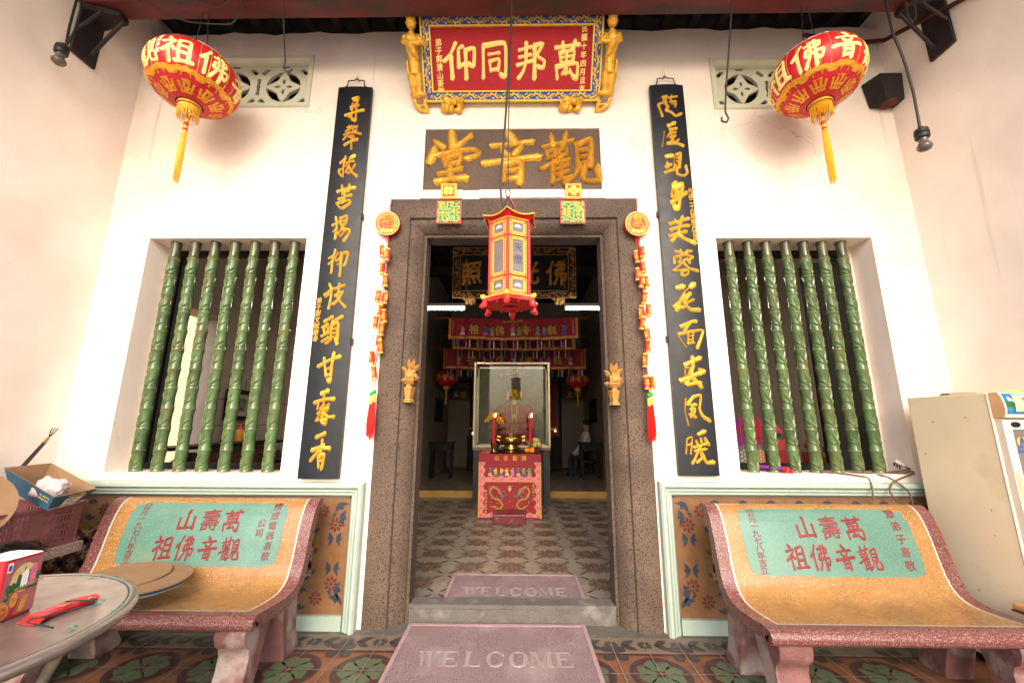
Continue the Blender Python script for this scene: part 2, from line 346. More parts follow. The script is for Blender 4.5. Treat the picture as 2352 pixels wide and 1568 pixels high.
# ---------------------------------------------------------------- brush writing
STROKES = {   # x,y in a 100-box (y down), third number: brush width
 '堂': [[(42,1),(47,30),12],[(11,19),(30,31),8],[(80,7),(54,29),9],[(10,34),(6,48),(3,60),11],[(12,47),(50,39),(86,35),(97,42),(88,49),(72,54),8],[(28,48),(36,67),8],[(32,54),(63,46),(56,66),8],[(37,65),(60,60),7],[(20,83),(64,73),8],[(41,66),(43,95),9],[(17,98),(45,93),(74,91),11]],
 '音': [[(42,2),(48,9),(55,23),11],[(14,28),(50,24),(87,20),8],[(33,36),(45,47),8],[(67,28),(54,45),8],[(1,61),(50,54),(98,49),10],[(36,60),(37,94),8],[(37,62),(66,58),(64,98),10],[(41,76),(61,72),7],[(41,91),(62,87),8]],
 '觀': [[(3,28),(54,14),6],[(18,5),(22,27),7],[(43,1),(37,27),7],[(9,36),(14,51),5],[(10,38),(24,34),(23,48),5],[(14,49),(24,46),4],[(29,33),(33,47),5],[(30,35),(45,31),(42,45),5],[(33,45),(43,42),4],[(36,47),(20,58),(1,71),7],[(20,57),(19,98),7],[(22,62),(47,53),6],[(22,73),(46,64),5],[(22,83),(46,75),5],[(20,95),(51,86),6],[(34,55),(34,90),6],[(60,23),(62,66),7],[(60,25),(85,14),(82,67),9],[(64,37),(80,33),5],[(64,50),(80,46),5],[(63,63),(80,59),5],[(64,66),(56,84),(39,99),7],[(73,67),(70,88),(76,95),(97,93),(94,69),8]],
 '萬': [[(8,19),(95,11),9],[(34,5),(38,26),9],[(79,1),(70,25),10],[(24,30),(30,60),8],[(25,32),(76,26),(71,58),9],[(30,44),(70,40),7],[(30,57),(72,53),7],[(50,27),(50,86),9],[(13,66),(18,98),9],[(13,68),(50,62),(90,60),(89,98),(74,92),10],[(48,71),(33,88),(64,82),6],[(62,74),(72,90),7]],
 '邦': [[(8,23),(50,14),8],[(8,42),(48,35),8],[(2,63),(54,51),9],[(32,3),(31,55),(22,80),(7,99),9],[(60,11),(86,7),(68,38),(92,52),(88,70),(70,67),9],[(60,9),(60,100),11]],
 '同': [[(9,7),(7,99),10],[(9,9),(88,2),(93,60),(90,94),(72,90),11],[(28,33),(70,28),8],[(31,50),(36,80),8],[(32,52),(68,46),(63,78),9],[(36,78),(64,73),8]],
 '仰': [[(38,1),(22,30),(0,51),9],[(22,38),(24,99),11],[(60,10),(46,20),(46,68),9],[(44,70),(64,57),8],[(67,22),(95,16),(92,64),(77,58),10],[(68,20),(68,100),10]],
 '祖': [[(19,1),(27,13),9],[(5,28),(42,19),(26,42),(3,64),9],[(24,42),(25,99),10],[(32,44),(42,57),8],[(54,13),(54,90),10],[(54,15),(85,9),(85,90),10],[(58,38),(80,36),8],[(58,63),(80,61),8],[(42,93),(99,88),10]],
 '佛': [[(29,1),(18,24),(1,48),9],[(16,34),(17,99),10],[(40,18),(83,12),(80,34),8],[(44,37),(80,32),7],[(44,36),(41,58),8],[(41,60),(91,52),(86,80),(74,75),9],[(55,3),(55,58),(36,99),9],[(70,1),(70,100),10]],
 '山': [[(48,2),(50,88),13],[(10,40),(14,88),11],[(12,90),(90,82),11],[(86,34),(90,90),12]],
 '福': [[(19,1),(27,13),8],[(5,28),(42,19),(26,42),(3,64),8],[(24,42),(25,99),9],[(32,44),(42,57),8],[(52,8),(95,4),9],[(56,22),(58,40),7],[(57,23),(90,18),(86,38),8],[(60,40),(86,36),6],[(52,52),(54,96),8],[(53,54),(96,48),(93,96),9],[(73,52),(73,90),6],[(56,72),(92,68),6],[(55,94),(92,90),8]],
}
COUP = {   # running-script characters: box centre and size in the drawing, then strokes 'x y x y .. width'
 '尋': (814, 251, 50, 58, '37 11 68 4 57 35 6,43 20 65 17 4,40 29 31 53 4,50 32 38 59 4,30 44 72 36 5,6 76 51 65 99 53 6,60 35 61 69 62 97 41 88 7,26 84 41 76 5'),
 '聲': (809, 317, 49, 58, '19 11 45 5 4,29 3 30 21 4,12 27 43 13 4,5 40 38 29 4,4 59 27 39 38 29 4,54 3 50 24 4,58 11 73 5 4,45 35 71 19 4,51 29 96 35 5,13 80 43 67 79 56 6,31 48 59 43 58 64 4,41 53 56 51 3,49 56 51 96 6'),
 '拔': (799, 382, 48, 55, '8 38 36 16 6,33 11 27 54 29 96 6 77 6 66 6,10 68 43 49 4,61 16 82 6 8,41 38 82 29 5,58 21 53 54 43 77 5,56 54 78 77 104 92 7,90 44 71 71 56 82 5'),
 '苦': (795, 452, 50, 59, '2 31 35 22 93 14 7,24 9 31 40 7,63 4 57 32 7,12 61 44 51 78 43 6,42 24 42 56 35 74 7,4 77 18 90 31 96 5,7 77 40 69 70 65 74 77 37 96 6'),
 '楊': (784, 525, 49, 61, '1 38 36 25 6,16 10 25 40 22 88 7,9 63 29 48 5,40 11 47 40 5,40 13 74 3 74 30 6,48 25 70 21 4,47 40 74 33 5,63 40 41 66 35 73 5,52 53 99 58 70 97 7,77 56 49 81 5'),
 '柳': (777, 605, 53, 63, '1 32 26 22 5,30 2 22 37 20 85 6,3 54 25 39 5,45 12 34 32 39 41 4,40 44 56 32 4,58 12 58 51 47 56 4,63 15 93 10 89 41 80 59 6,64 15 64 51 63 98 6'),
 '枝': (769, 681, 55, 62, '0 44 38 20 6,20 5 34 32 27 95 6,6 52 24 40 5,47 22 92 8 6,67 4 65 38 6,52 48 87 32 68 62 45 80 6,61 48 80 72 104 90 6'),
 '頭': (763, 759, 57, 67, '11 19 47 3 7,49 21 91 1 7,2 40 29 28 5,9 41 16 59 5,11 43 33 38 29 57 5,4 70 37 57 6,9 88 37 74 6,45 31 48 84 6,48 31 75 25 76 84 7,52 47 71 43 4,51 61 73 58 4,49 76 74 72 4,48 84 27 95 5,68 81 79 97 7'),
 '甘': (756, 843, 60, 70, '2 48 46 29 94 14 7,25 21 32 49 41 80 6,65 3 61 44 61 97 50 92 7,38 58 60 52 4,41 79 61 73 5'),
 '露': (745, 935, 56, 80, '31 11 62 2 8,0 38 44 28 95 26 6,44 16 47 48 5,21 38 18 55 4,30 55 46 43 4,57 48 74 41 4,22 68 48 55 72 53 5,38 63 17 88 4,52 58 41 78 5,69 58 48 78 21 90 4,50 68 76 78 102 77 6,42 88 66 85 65 98 46 93 6'),
 '香': (736, 1035, 54, 84, '23 13 67 2 7,7 49 44 41 65 34 7,55 20 52 67 7,48 46 6 76 7,62 41 97 44 7,41 67 49 95 5,44 67 72 60 64 98 7,50 79 64 76 4'),
 '隨': (1537, 244, 50, 50, '4 43 18 97 6,30 8 24 36 11 39 5,23 11 43 6 31 33 6,49 14 85 6 5,62 4 56 36 5,53 33 79 30 74 55 5,59 43 73 41 3,36 49 45 55 34 68 5,29 46 40 36 4,33 71 55 81 73 97 97 85 6'),
 '處': (1546, 310, 44, 58, '28 15 60 4 9,9 38 3 66 -5 98 3,33 30 67 25 6,40 33 22 60 5,31 49 61 41 5,33 63 59 55 5,47 38 36 66 5,15 88 46 71 5,47 69 48 85 72 71 5,19 85 63 85 92 93 7'),
 '現': (1553, 379, 50, 57, '8 17 36 12 8,12 41 13 63 6,2 58 27 49 6,-1 81 28 72 7,46 15 39 52 3,53 10 73 4 60 63 7,52 24 65 21 4,50 38 63 35 4,46 52 34 75 5,51 63 51 89 79 94 94 80 90 55 6'),
 '身': (1558, 450, 34, 64, '16 15 42 2 8,19 22 9 55 7,20 20 82 10 62 50 45 92 17 89 11,27 30 52 26 6,26 40 55 38 6,13 55 62 48 7,0 75 45 62 98 38 8'),
 '芙': (1567, 529, 58, 64, '4 27 37 19 77 7 6,25 14 36 27 5,54 2 45 25 6,6 49 41 38 75 33 6,1 71 38 60 63 55 6,45 25 32 63 8 90 6,32 63 57 82 92 95 8'),
 '蓉': (1574, 604, 52, 63, '12 8 48 14 78 6 5,33 3 38 20 5,63 3 51 20 5,6 28 6 53 5,13 28 54 22 84 28 66 39 5,32 34 24 51 4,56 34 68 51 5,49 39 22 62 0 79 5,41 48 62 70 97 78 6,0 80 48 76 5,30 81 32 97 5,34 80 58 78 53 94 35 97 5'),
 '花': (1578, 683, 54, 67, '12 18 39 12 8,65 16 81 4 9,63 16 40 32 25 53 3,42 42 16 68 -2 82 7,21 58 38 53 5,19 68 6 95 7,1 89 31 84 7,62 37 36 68 59 92 93 92 7,73 58 38 74 5'),
 '面': (1585, 767, 55, 65, '16 24 56 8 76 5 7,53 11 30 38 6,3 51 11 70 30 97 3,6 51 59 41 101 38 72 100 6,42 46 38 86 4,62 43 55 81 4,41 59 57 57 3,39 73 56 70 3,35 86 61 81 4'),
 '春': (1589, 854, 52, 72, '23 28 87 5 8,56 3 56 35 8,22 43 22 64 40 56 3,22 40 41 37 34 61 3,52 35 46 56 7,1 78 48 64 98 48 8,77 43 99 44 82 59 5,36 70 23 88 7,48 67 81 96 9,26 91 79 84 7'),
 '風': (1602, 942, 54, 72, '8 13 2 51 10 98 3,13 32 37 8 67 3 58 45 69 70 94 83 6,23 35 45 32 5,22 48 40 45 34 61 5,16 64 40 72 5,31 35 22 72 5'),
 '暖': (1607, 1027, 60, 77, '8 25 1 70 3,10 25 26 20 17 70 3,6 45 21 40 3,47 12 72 2 6,38 30 43 42 4,55 22 57 35 4,69 22 82 42 5,29 50 72 40 5,31 62 70 55 5,52 45 32 80 20 98 5,50 65 61 75 36 95 5,53 68 69 95 93 94 7'),
}
for k_, v_ in COUP.items(): STROKES['*' + k_] = [[(a[i], a[i + 1]) for i in range(0, len(a) - 1, 2)] + [a[-1] * 1.5] for a in ([int(q) for q in s_.split()] for s_ in v_[4].split(','))]
for k_ in '堂音觀': STROKES['#' + k_] = [q[:-1] + [q[-1] * 1.08] for q in STROKES[k_]]
_gc = {}
def spl(p, n=5):
    if len(p) == 2: return [p[0].lerp(p[1], i / n) for i in range(n + 1)]
    out = []
    for i in range(len(p) - 1):
        a, b = p[i], p[i + 1]; z = p[i - 1] if i else a * 2 - b; c = p[i + 2] if i + 2 < len(p) else b * 2 - a
        k = .55
        for j in range(n):
            t = j / n; m0 = (b - z) * .5 * k; m1 = (c - a) * .5 * k
            out.append(a * (2*t**3 - 3*t*t + 1) + m0 * (t**3 - 2*t*t + t) + b * (-2*t**3 + 3*t*t) + m1 * (t**3 - t*t))
    return out + [p[-1]]
def brush_glyph(ch):
    vs = []; fs = []
    for si, st in enumerate(STROKES[ch]):
        w = st[-1] / 100 * .74; p = spl([Vector((x / 100, 1 - y / 100)) for x, y in st[:-1]]); n = len(p)
        L = max(1e-6, sum((p[i + 1] - p[i]).length for i in range(n - 1)))
        d0 = (p[1] - p[0]).normalized(); d1 = (p[-1] - p[-2]).normalized()
        pts = [p[0] - d0 * w * .55] + p + [p[-1] + d1 * w * .75]
        o = len(vs); k = len(pts); acc = 0
        for i, q in enumerate(pts):
            d = (pts[min(i + 1, k - 1)] - pts[max(0, i - 1)]).normalized(); a = Vector((-d.y, d.x))
            t = i / (k - 1); ww = w * (1.12 - .38 * math.sin(PI * min(1, t * 1.05))) if L > .3 else w * (.85 + .3 * t)
            if i == 0: ww *= .5
            if i == k - 1: ww *= .28
            tilt = .22 * ww
            for c, h in ((-1, 0), (-.62, .62), (0, 1), (.62, .62), (1, 0)):
                r = q + a * (c * ww) + (d * (tilt * -c) if 0 < i < k - 1 else Vector((0, 0)))
                vs.append((r.x, r.y, h * (.85 + .02 * si) + .004 * si))
        for i in range(k - 1):
            for j in range(4): a = o + i * 5 + j; fs.append((a, a + 5, a + 6, a + 1))
        fs.append(tuple(o + j for j in range(5))); fs.append(tuple(o + (k - 1) * 5 + j for j in range(5))[::-1])
    return vs, fs
def font_glyph(ch, wgt):
    cu = bpy.data.curves.new('g', 'FONT'); cu.body = ch; cu.size = 1; cu.extrude = .01; cu.bevel_depth = wgt; cu.bevel_resolution = 0; cu.resolution_u = 2
    o = bpy.data.objects.new('g', cu); COL.objects.link(o)
    dg = bpy.context.evaluated_depsgraph_get(); ev = o.evaluated_get(dg); me = ev.to_mesh()
    e = .01 + wgt; cjk = ord(ch) > 0x2e80
    vs = []
    for v in me.vertices:
        x, y, z = v.co
        if cjk:
            x = x / .966; y = (y + .115) / .966
            y = .5 + (y - .5) * 1.02 + .10 * (x - .5) + .018 * math.sin(x * 7 + ord(ch)); x += .02 * math.sin(y * 6 + ord(ch) * .7)
        vs.append((x, y, (z + e) / (2 * e)))
    fs = [tuple(p.vertices) for p in me.polygons]
    w = max([v[0] for v in vs] or [.3])
    ev.to_mesh_clear(); bpy.data.objects.remove(o); bpy.data.curves.remove(cu)
    return vs, fs, w
def glyph(ch, wgt=.02, brush=True):
    if ch[0] not in '*#' and ch in '壽聲露頭燈電器隨處喜敬': wgt = min(wgt, .010)
    k = (ch, wgt, brush)
    if k not in _gc:
        _gc[k] = brush_glyph(ch) if (brush and ch in STROKES) else font_glyph(ch, wgt)[:2]
    return _gc[k]
def put(mb, ch, fn, x, y, w, h, z0, z1, mi=0, wgt=.02, brush=True, rot=0):
    """glyph with centre (x,y) and size w,h drawn through fn(u,v,height)"""
    vs, fs = glyph(ch, wgt, brush); c, s_ = math.cos(rot), math.sin(rot); out = []
    for a, b, k in vs:
        u = (a - .5) * w; v = (b - .5) * h
        out.append(fn(x + u * c - v * s_, y + u * s_ + v * c, z0 + (z1 - z0) * k))
    mb.add(out, fs, mi)
def latin(mb, txt, fn, x, y, size, z0, z1, mi=0, wgt=.015, rot=0):
    cx = x; c, s_ = math.cos(rot), math.sin(rot)
    for ch in txt:
        if ch == ' ': cx += size * .32; continue
        k = ('L', ch, wgt)
        if k not in _gc: _gc[k] = font_glyph(ch, wgt)
        vs, fs, w = _gc[k]
        mb.add([fn(x + (cx - x + a * size) * c - b * size * s_, y + (cx - x + a * size) * s_ + b * size * c, z0 + (z1 - z0) * hh) for a, b, hh in vs], fs, mi); cx += (w + .07) * size
def plane(o, ux, uy):                       # local drawing plane: origin, two unit axes
    o = Vector(o); ux = Vector(ux).normalized(); uy = Vector(uy).normalized(); n = ux.cross(uy)
    return lambda u, v, h: o + ux * u + uy * v + n * h
def wallp(Y): return lambda u, v, h: Vector((u, Y - h, v))      # on a wall facing the camera
def floorp(Z): return lambda u, v, h: Vector((u, v, Z + h))
def arc(cx, cy, r, a0, a1, n, ry=None): return [(cx + r * math.cos(a0 + (a1 - a0) * i / n), cy + (ry or r) * math.sin(a0 + (a1 - a0) * i / n)) for i in range(n + 1)]
def circ(cx, cy, r, n=24, ry=None): return arc(cx, cy, r, 0, 2 * PI, n, ry)[:-1]
def petal(cx, cy, a, r0, r1, w, n=6, bend=0):
    out = []
    for sgn in (1, -1):
        for i in range(n + 1):
            t = i / n if sgn == 1 else 1 - i / n
            if sgn == -1 and i in (0, n): continue
            l = r0 + (r1 - r0) * t; ww = sgn * w * math.sin(PI * t ** 1.25) ** .8 + bend * math.sin(PI * t)
            out.append((cx + l * math.cos(a) - ww * math.sin(a), cy + l * math.sin(a) + ww * math.cos(a)))
    return out

# ================================================================ SETTING
YW, XL, XR = 3.07, -3.46, 3.27
mb = MB(); mb.box((-60, -80, -.4), (60, .2, -.06)); link('courtyard_ground', mb, GROUND, kind='structure')

def porch_floor():
    mb = MB(); y0, y1 = .2, 3.0
    mb.box((XL - .3, y0, -.2), (XR + .3, y1 + .3, 0), 0)
    P = floorp(0); pd = .425; x0 = -.887; yc = 2.605
    def flat(poly, z, mi): mb.prism(poly, P, z, mi, side=False)
    flat([(XL, 2.815), (XR, 2.815), (XR, 3.0), (XL, 3.0)], .003, 8)          # cream border strip
    flat([(XL, 2.80), (XR, 2.80), (XR, 2.815), (XL, 2.815)], .0035, 2)
    flat([(XL, 3.0), (XR, 3.0), (XR, 3.29), (XL, 3.29)], .003, 6)
    for k in range(-12, 13):
        cx = x0 + pd / 2 * k
        if not XL < cx < XR: continue
        for i in range(8):
            flat(petal(cx, 2.91, i * PI / 4, .01, .05, .011), .0055, 4)
        for s_ in (1, -1):
            for q in (1, -1):
                flat(petal(cx + s_ * .105, 2.91 + q * .028, PI * .5 * (1 - s_) + q * .5, -.05, .06, .012, bend=.012 * q), .0055, 4)
    for j in range(0, 5):
        cy = yc - pd * j
        for k in range(-6, 8):
            cx = x0 + pd * k
            if not XL < cx < XR or cy < 1.2: continue
            flat(circ(cx, cy, .172, 36), .003, 1)
            flat(circ(cx, cy, .150, 32), .0045, 2)
            for i in range(8): flat(petal(cx, cy, i * PI / 4 + .2, .022, .140, .042, bend=.02), .006, 5)
            flat(circ(cx, cy, .022, 12), .0075, 2)
            # maroon corner motif between four rings
            for a in range(4): flat(petal(cx + pd / 2, cy + pd / 2, a * PI / 2 + PI / 4, .01, .10, .035), .0045, 1)
            flat(circ(cx + pd / 2, cy + pd / 2, .03, 12), .006, 2)
    t = pd / 2
    for k in range(-14, 22):
        x = x0 + t * k
        if XL < x < XR: flat([(x - .0018, 1.2), (x + .0018, 1.2), (x + .0018, 3.0), (x - .0018, 3.0)], .009, 7)
    for j in range(0, 9):
        y = 2.80 - t * j + .015
        flat([(XL, y - .0018), (XR, y - .0018), (XR, y + .0018), (XL, y + .0018)], .0092, 7)
    flat([(XL, .2), (XR, .2), (XR, 1.0), (XL, 1.0)], .0035, 0)
    link('porch_floor', mb, [T_BROWN, T_DRK, T_MAR, T_CRM, T_DRK, T_GRN, DUSTGR, T_GRT, T_BRD], kind='structure')
porch_floor()

def hall_floor():
    mb = MB(); mb.box((XL, 3.2, -.2), (XR, 7.83, .05), 0); P = floorp(.05); pd = .40
    def flat(poly, z, mi): mb.prism(poly, P, z, mi, side=False)
    c = onZ(941.7 + .2002 * 1163, 1119.7 + .2002 * 912, .05); ox, oy = c.x, c.y
    for j in range(-3, 10):
        for k in range(-5, 6):
            cx, cy = ox + k * pd, oy + j * pd
            if not (3.3 < cy < 7.75 and XL < cx < XR): continue
            for a in range(4):
                ang = a * PI / 2; ca, sa = math.cos(ang), math.sin(ang)
                def rot(p): return [(cx + x * ca - y * sa, cy + x * sa + y * ca) for x, y in p]
                flat(rot([(.035, 0), (.07, .035), (.085, .05), (.10, .03), (.135, .04), (.125, .012), (.15, 0), (.125, -.012), (.135, -.04), (.10, -.03), (.085, -.05), (.07, -.035)]), .002, 1)
                d = PI / 4 + ang; cd_, sd = math.cos(d), math.sin(d)
                def rot2(p): return [(cx + x * cd_ - y * sd, cy + x * sd + y * cd_) for x, y in p]
                for q in (1, -1):
                    flat(rot2([(.03, q * .006), (.15, q * .006), (.15, q * .013), (.03, q * .013)]), .002, 2)
                    flat(rot2([(.05, q * .02), (.12, q * .02), (.145, q * .034), (.15, q * .045), (.135, q * .04), (.115, q * .027), (.05, q * .027)]), .002, 2)
                flat(rot2([(.16, -.01), (.24, -.01), (.24, .01), (.16, .01)]), .002, 3)
            flat(circ(cx, cy, .034, 16), .0024, 2); flat(circ(cx, cy, .026, 16), .0032, 0); flat(circ(cx, cy, .014, 10), .004, 1)
    for k in range(-10, 12):
        x = ox + k * pd / 2; flat([(x - .0012, 3.3), (x + .0012, 3.3), (x + .0012, 7.8), (x - .0012, 7.8)], .0046, 4)
    for j in range(-5, 20):
        y = oy + j * pd / 2
        if 3.3 < y < 7.8: flat([(XL, y - .0012), (XR, y - .0012), (XR, y + .0012), (XL, y + .0012)], .0048, 4)
    link('hall_floor', mb, [T_CRM, T_BROWN, T_DRK, T_MAR, T_GRT], kind='structure')
hall_floor()
mb = MB(); mb.box((XL, 7.83, -.2), (XR, 14.5, .16)); link('rear_hall_floor', mb, M('dim_patterned_floor', (.22, .17, .14), .35, var=.45, vs_=9), kind='structure')
mb = MB(); mb.box((XL, 7.815, .05), (XR, 7.829, .165)); link('hall_step', mb, YELSTEP, kind='structure')
# ceilings
mb = MB()
mb.hexa([(XL - .3, 3.2, 5.25), (XR + .3, 3.2, 5.25), (XR + .3, 14.6, 5.0), (XL - .3, 14.6, 5.0), (XL - .3, 3.2, 5.4), (XR + .3, 3.2, 5.4), (XR + .3, 14.6, 5.2), (XL - .3, 14.6, 5.2)])
for y in (4.4, 6.4, 8.6): mb.box((XL, y, 4.7), (XR, y + .16, 4.9))
for i in range(24): mb.box((XL + .1 + i * .28, 3.45, 5.12), (XL + .18 + i * .28, 14, 5.2))
link('hall_ceiling', mb, ROOFD, kind='structure')

# porch roof: boards carried by rafters sloping down to the eave
def porch_roof():
    t = thing('porch_roof', 'dark timber porch roof with rafters behind the red beam', 'roof', (0, 3.0, 5.0))
    z = lambda y: 5.21 - (3.3 - y) * .01
    mb = MB(); mb.hexa([(XL - .3, EAVE, z(EAVE)), (XR + .3, EAVE, z(EAVE)), (XR + .3, 3.4, z(3.4)), (XL - .3, 3.4, z(3.4)), (XL - .3, EAVE, z(EAVE) + .12), (XR + .3, EAVE, z(EAVE) + .12), (XR + .3, 3.4, z(3.4) + .2), (XL - .3, 3.4, z(3.4) + .2)])
    link('roof_boards', mb, ROOFD, t)
    for i in range(26):
        x = XL + .12 + i * .262
        mb = MB(); mb.hexa([(x, EAVE, z(EAVE) - .09), (x + .07, EAVE, z(EAVE) - .09), (x + .07, 3.35, z(3.35) - .09), (x, 3.35, z(3.35) - .09), (x, EAVE, z(EAVE) - .002), (x + .07, EAVE, z(EAVE) - .002), (x + .07, 3.35, z(3.35) - .002), (x, 3.35, z(3.35) - .002)])
        link('rafter', mb, M('brown_rafter', (.045, .035, .032), .8, var=.4) if i == 0 else bpy.data.materials['brown_rafter'], t)
EAVE = .3
porch_roof()

# ---------------------------------------------------------------- front wall with door, windows, vents
WL = (-3.08, -1.755, 1.02, 2.895); WR = (1.622, 2.88, 1.04, 2.885)
VL = (-2.93, -1.872, 4.155, 4.71); VR = (1.727, 2.79, 4.10, 4.64)
DR = (-1.07, .98, -.01, 3.24); ST = (-.812, .712, 3.325, 3.92)
FW = thing('temple_front_wall', 'warm white plastered temple front around the stone doorway', 'wall', (0, YW, 0))
def front_wall():
    mb = MB(); holes = [(WL, .20), (WR, .20), (VL, .12), (VR, .12), (DR, .3), (ST, .03)]
    xs = sorted({XL, XR} | {v for h, _ in holes for v in h[:2]}); zs = sorted({-.02, 5.02, 2.0, 3.0, 4.0} | {v for h, _ in holes for v in h[2:]})
    top = lambda x: 4.955 + .012 * math.sin(x * 9) + .008 * math.sin(x * 23)
    def zt(z, x): return top(x) if z > 5 else z
    xs2 = []
    for a, b in zip(xs, xs[1:]):
        n = max(1, int((b - a) / .12)); xs2 += [a + (b - a) * i / n for i in range(n)]
    xs2.append(xs[-1])
    for a, b in zip(xs2, xs2[1:]):
        for c, d in zip(zs, zs[1:]):
            mx, mz = (a + b) / 2, (c + d) / 2
            if any(h[0] < mx < h[1] and h[2] < mz < h[3] for h, _ in holes): continue
            P = [(a, YW, zt(c, a)), (b, YW, zt(c, b)), (b, YW, zt(d, b)), (a, YW, zt(d, a))]
            mb.add(P, [(0, 1, 2, 3)]); mb.add([(x, YW + .33, z) for x, _, z in P], [(0, 3, 2, 1)], 2)
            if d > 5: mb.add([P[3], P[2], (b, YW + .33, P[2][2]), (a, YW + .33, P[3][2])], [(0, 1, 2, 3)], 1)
    for h, dp in holes:
        x0, x1, z0, z1 = h; y0, y1 = YW, YW + dp
        pts = [(x0, z0), (x1, z0), (x1, z1), (x0, z1)]
        for (p, q) in zip(pts, pts[1:] + pts[:1]):
            mb.add([(p[0], y0, p[1]), (q[0], y0, q[1]), (q[0], y1, q[1]), (p[0], y1, p[1])], [(0, 1, 2, 3)], 0)
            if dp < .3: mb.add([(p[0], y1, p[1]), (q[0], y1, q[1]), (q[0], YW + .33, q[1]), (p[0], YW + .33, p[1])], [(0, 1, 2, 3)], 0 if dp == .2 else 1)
    link('plaster', mb, [PLASTER, SOOT, GREYPL], FW)
front_wall()

# stone doorway
def doorway():
    xl, xr, zt = -.777, .70, 2.945
    prof = [(0, .26), (0, .105), (.018, .098), (.022, .085)] + [(.022 + .1 * (1 - math.cos(a)) if False else .022 + .098 * i / 8, .085 - .068 * math.sin(PI / 2 * i / 8) ** .9) for i, a in [(i, 0) for i in range(1, 9)]] + [(.122, .004), (.127, -.004), (.296, -.006), (.296, .06)]
    mb = MB(); mb.sweep([(xr, 0), (xr, zt), (xl, zt), (xl, 0)][::-1], prof, YW)
    f = link('door_frame', mb, GRANITE, FW, smooth=True, ang=30)
    mb = MB()
    for a, b in ((xl - .294, xl - .128), (xr + .128, xr + .294)): mb.box((a, YW - .0075, 2.90), (b, YW + .01, 2.904)); mb.box((a, YW - .0075, 1.50 + a * .02), (b, YW + .01, 1.5035 + a * .02))
    link('stone_joint', mb, D_GRT, f)
    mb = MB(); mb.bbox((xl + .004, 3.155, -.01), (xr - .004, 3.285, .13), .008); mb.bbox((xl + .004, 3.148, .105), (xr - .004, 3.154, .13), .002)
    link('threshold', mb, DUSTGR, f)
doorway()
# plaster lip under the stone plaque
mb = MB()
mb.box((-.83, YW - .012, 3.245), (-.40 - .07, YW + .02, 3.322)); mb.box((-.325, YW - .015, 3.247), (.385, YW + .02, 3.322)); mb.box((.52, YW - .012, 3.245), (.73, YW + .02, 3.322))
link('plaster_lip', mb, PLASTER, FW)

def leaf_spray(mb, c, r, ang, z, sc, tilt, mi):
    """raised leaf wrapped on a bar of radius r"""
    L, Wd = .098 * sc, .0105 * sc; n = 6; o = []
    ca, sa = math.cos(tilt), math.sin(tilt); vs = []; fs = []
    for i in range(n + 1):
        t = i / n; w = Wd * math.sin(PI * min(1, t ** .85)) ** .9
        for s_, h in ((-1, -.001), (0, .005 * math.sin(PI * t) + .0015), (1, -.001)):
            u = s_ * w * ca + t * L * sa; v = -s_ * w * sa + t * L * ca
            a = ang + u / r; vs.append(c + Vector(((r + h) * math.cos(a), (r + h) * math.sin(a), z + v)))
    for i in range(n):
        for j in range(2): a = i * 3 + j; fs.append((a, a + 1, a + 4, a + 3))
    mb.add(vs, fs, mi)
def make_bar(parent, x, y, z0, z1, face, side):
    H = z1 - z0; n = 12; seg = H / n; prof = []; c = Vector((x, y, z0)); idx = []
    for i in range(n):
        b = i * seg
        for t, r in ((0, .0385), (.012, .042), (.03, .0445), (.06, .043), (.12, .0395), (.3, .0368), (.55, .0360), (.78, .0378), (.93, .0408), (.985, .0422)):
            prof.append((r, b + t * seg)); idx.append((i, t))
    prof.append((.041, H))
    mb = MB(); top = n - 1
    mb.lathe(prof, c, 20, mifn=lambda k: 2 if idx[k][1] in (.012, 0) else (1 if idx[k][0] >= top else 0))
    for i in range(n - 1):
        b = i * seg; a0 = face
        if i % 2 == 0:
            for tl, sc, dz, da in ((.75 * side, 1.0, .012, .05), (.25 * side, 1.25, .014, 0), (-.25 * side, 1.2, .014, -.1), (-.8 * side, .9, .012, -.2), (1.25 * side, .8, .01, .15)):
                leaf_spray(mb, c, .0385, a0 + da * side, b + dz, sc, -tl, 3)
        else:
            for tl, sc, dz, da in ((.9 * side, .8, .03, .1), (.45 * side, .95, .05, 0), (-.15 * side, 1.0, .065, -.05), (-.7 * side, .8, .04, -.1)):
                leaf_spray(mb, c, .0375, a0 + da * side, b + dz, sc, -tl, 3)
            mb.tube([c + Vector((.039 * math.cos(a0), .039 * math.sin(a0), b - .03 + q * .03)) for q in range(4)], .004, 5, 3)
    return link('bamboo_bar', mb, [BAMBOO, BAMTOP, BAMRING, BAMLEAF], parent, smooth=True, ang=60)
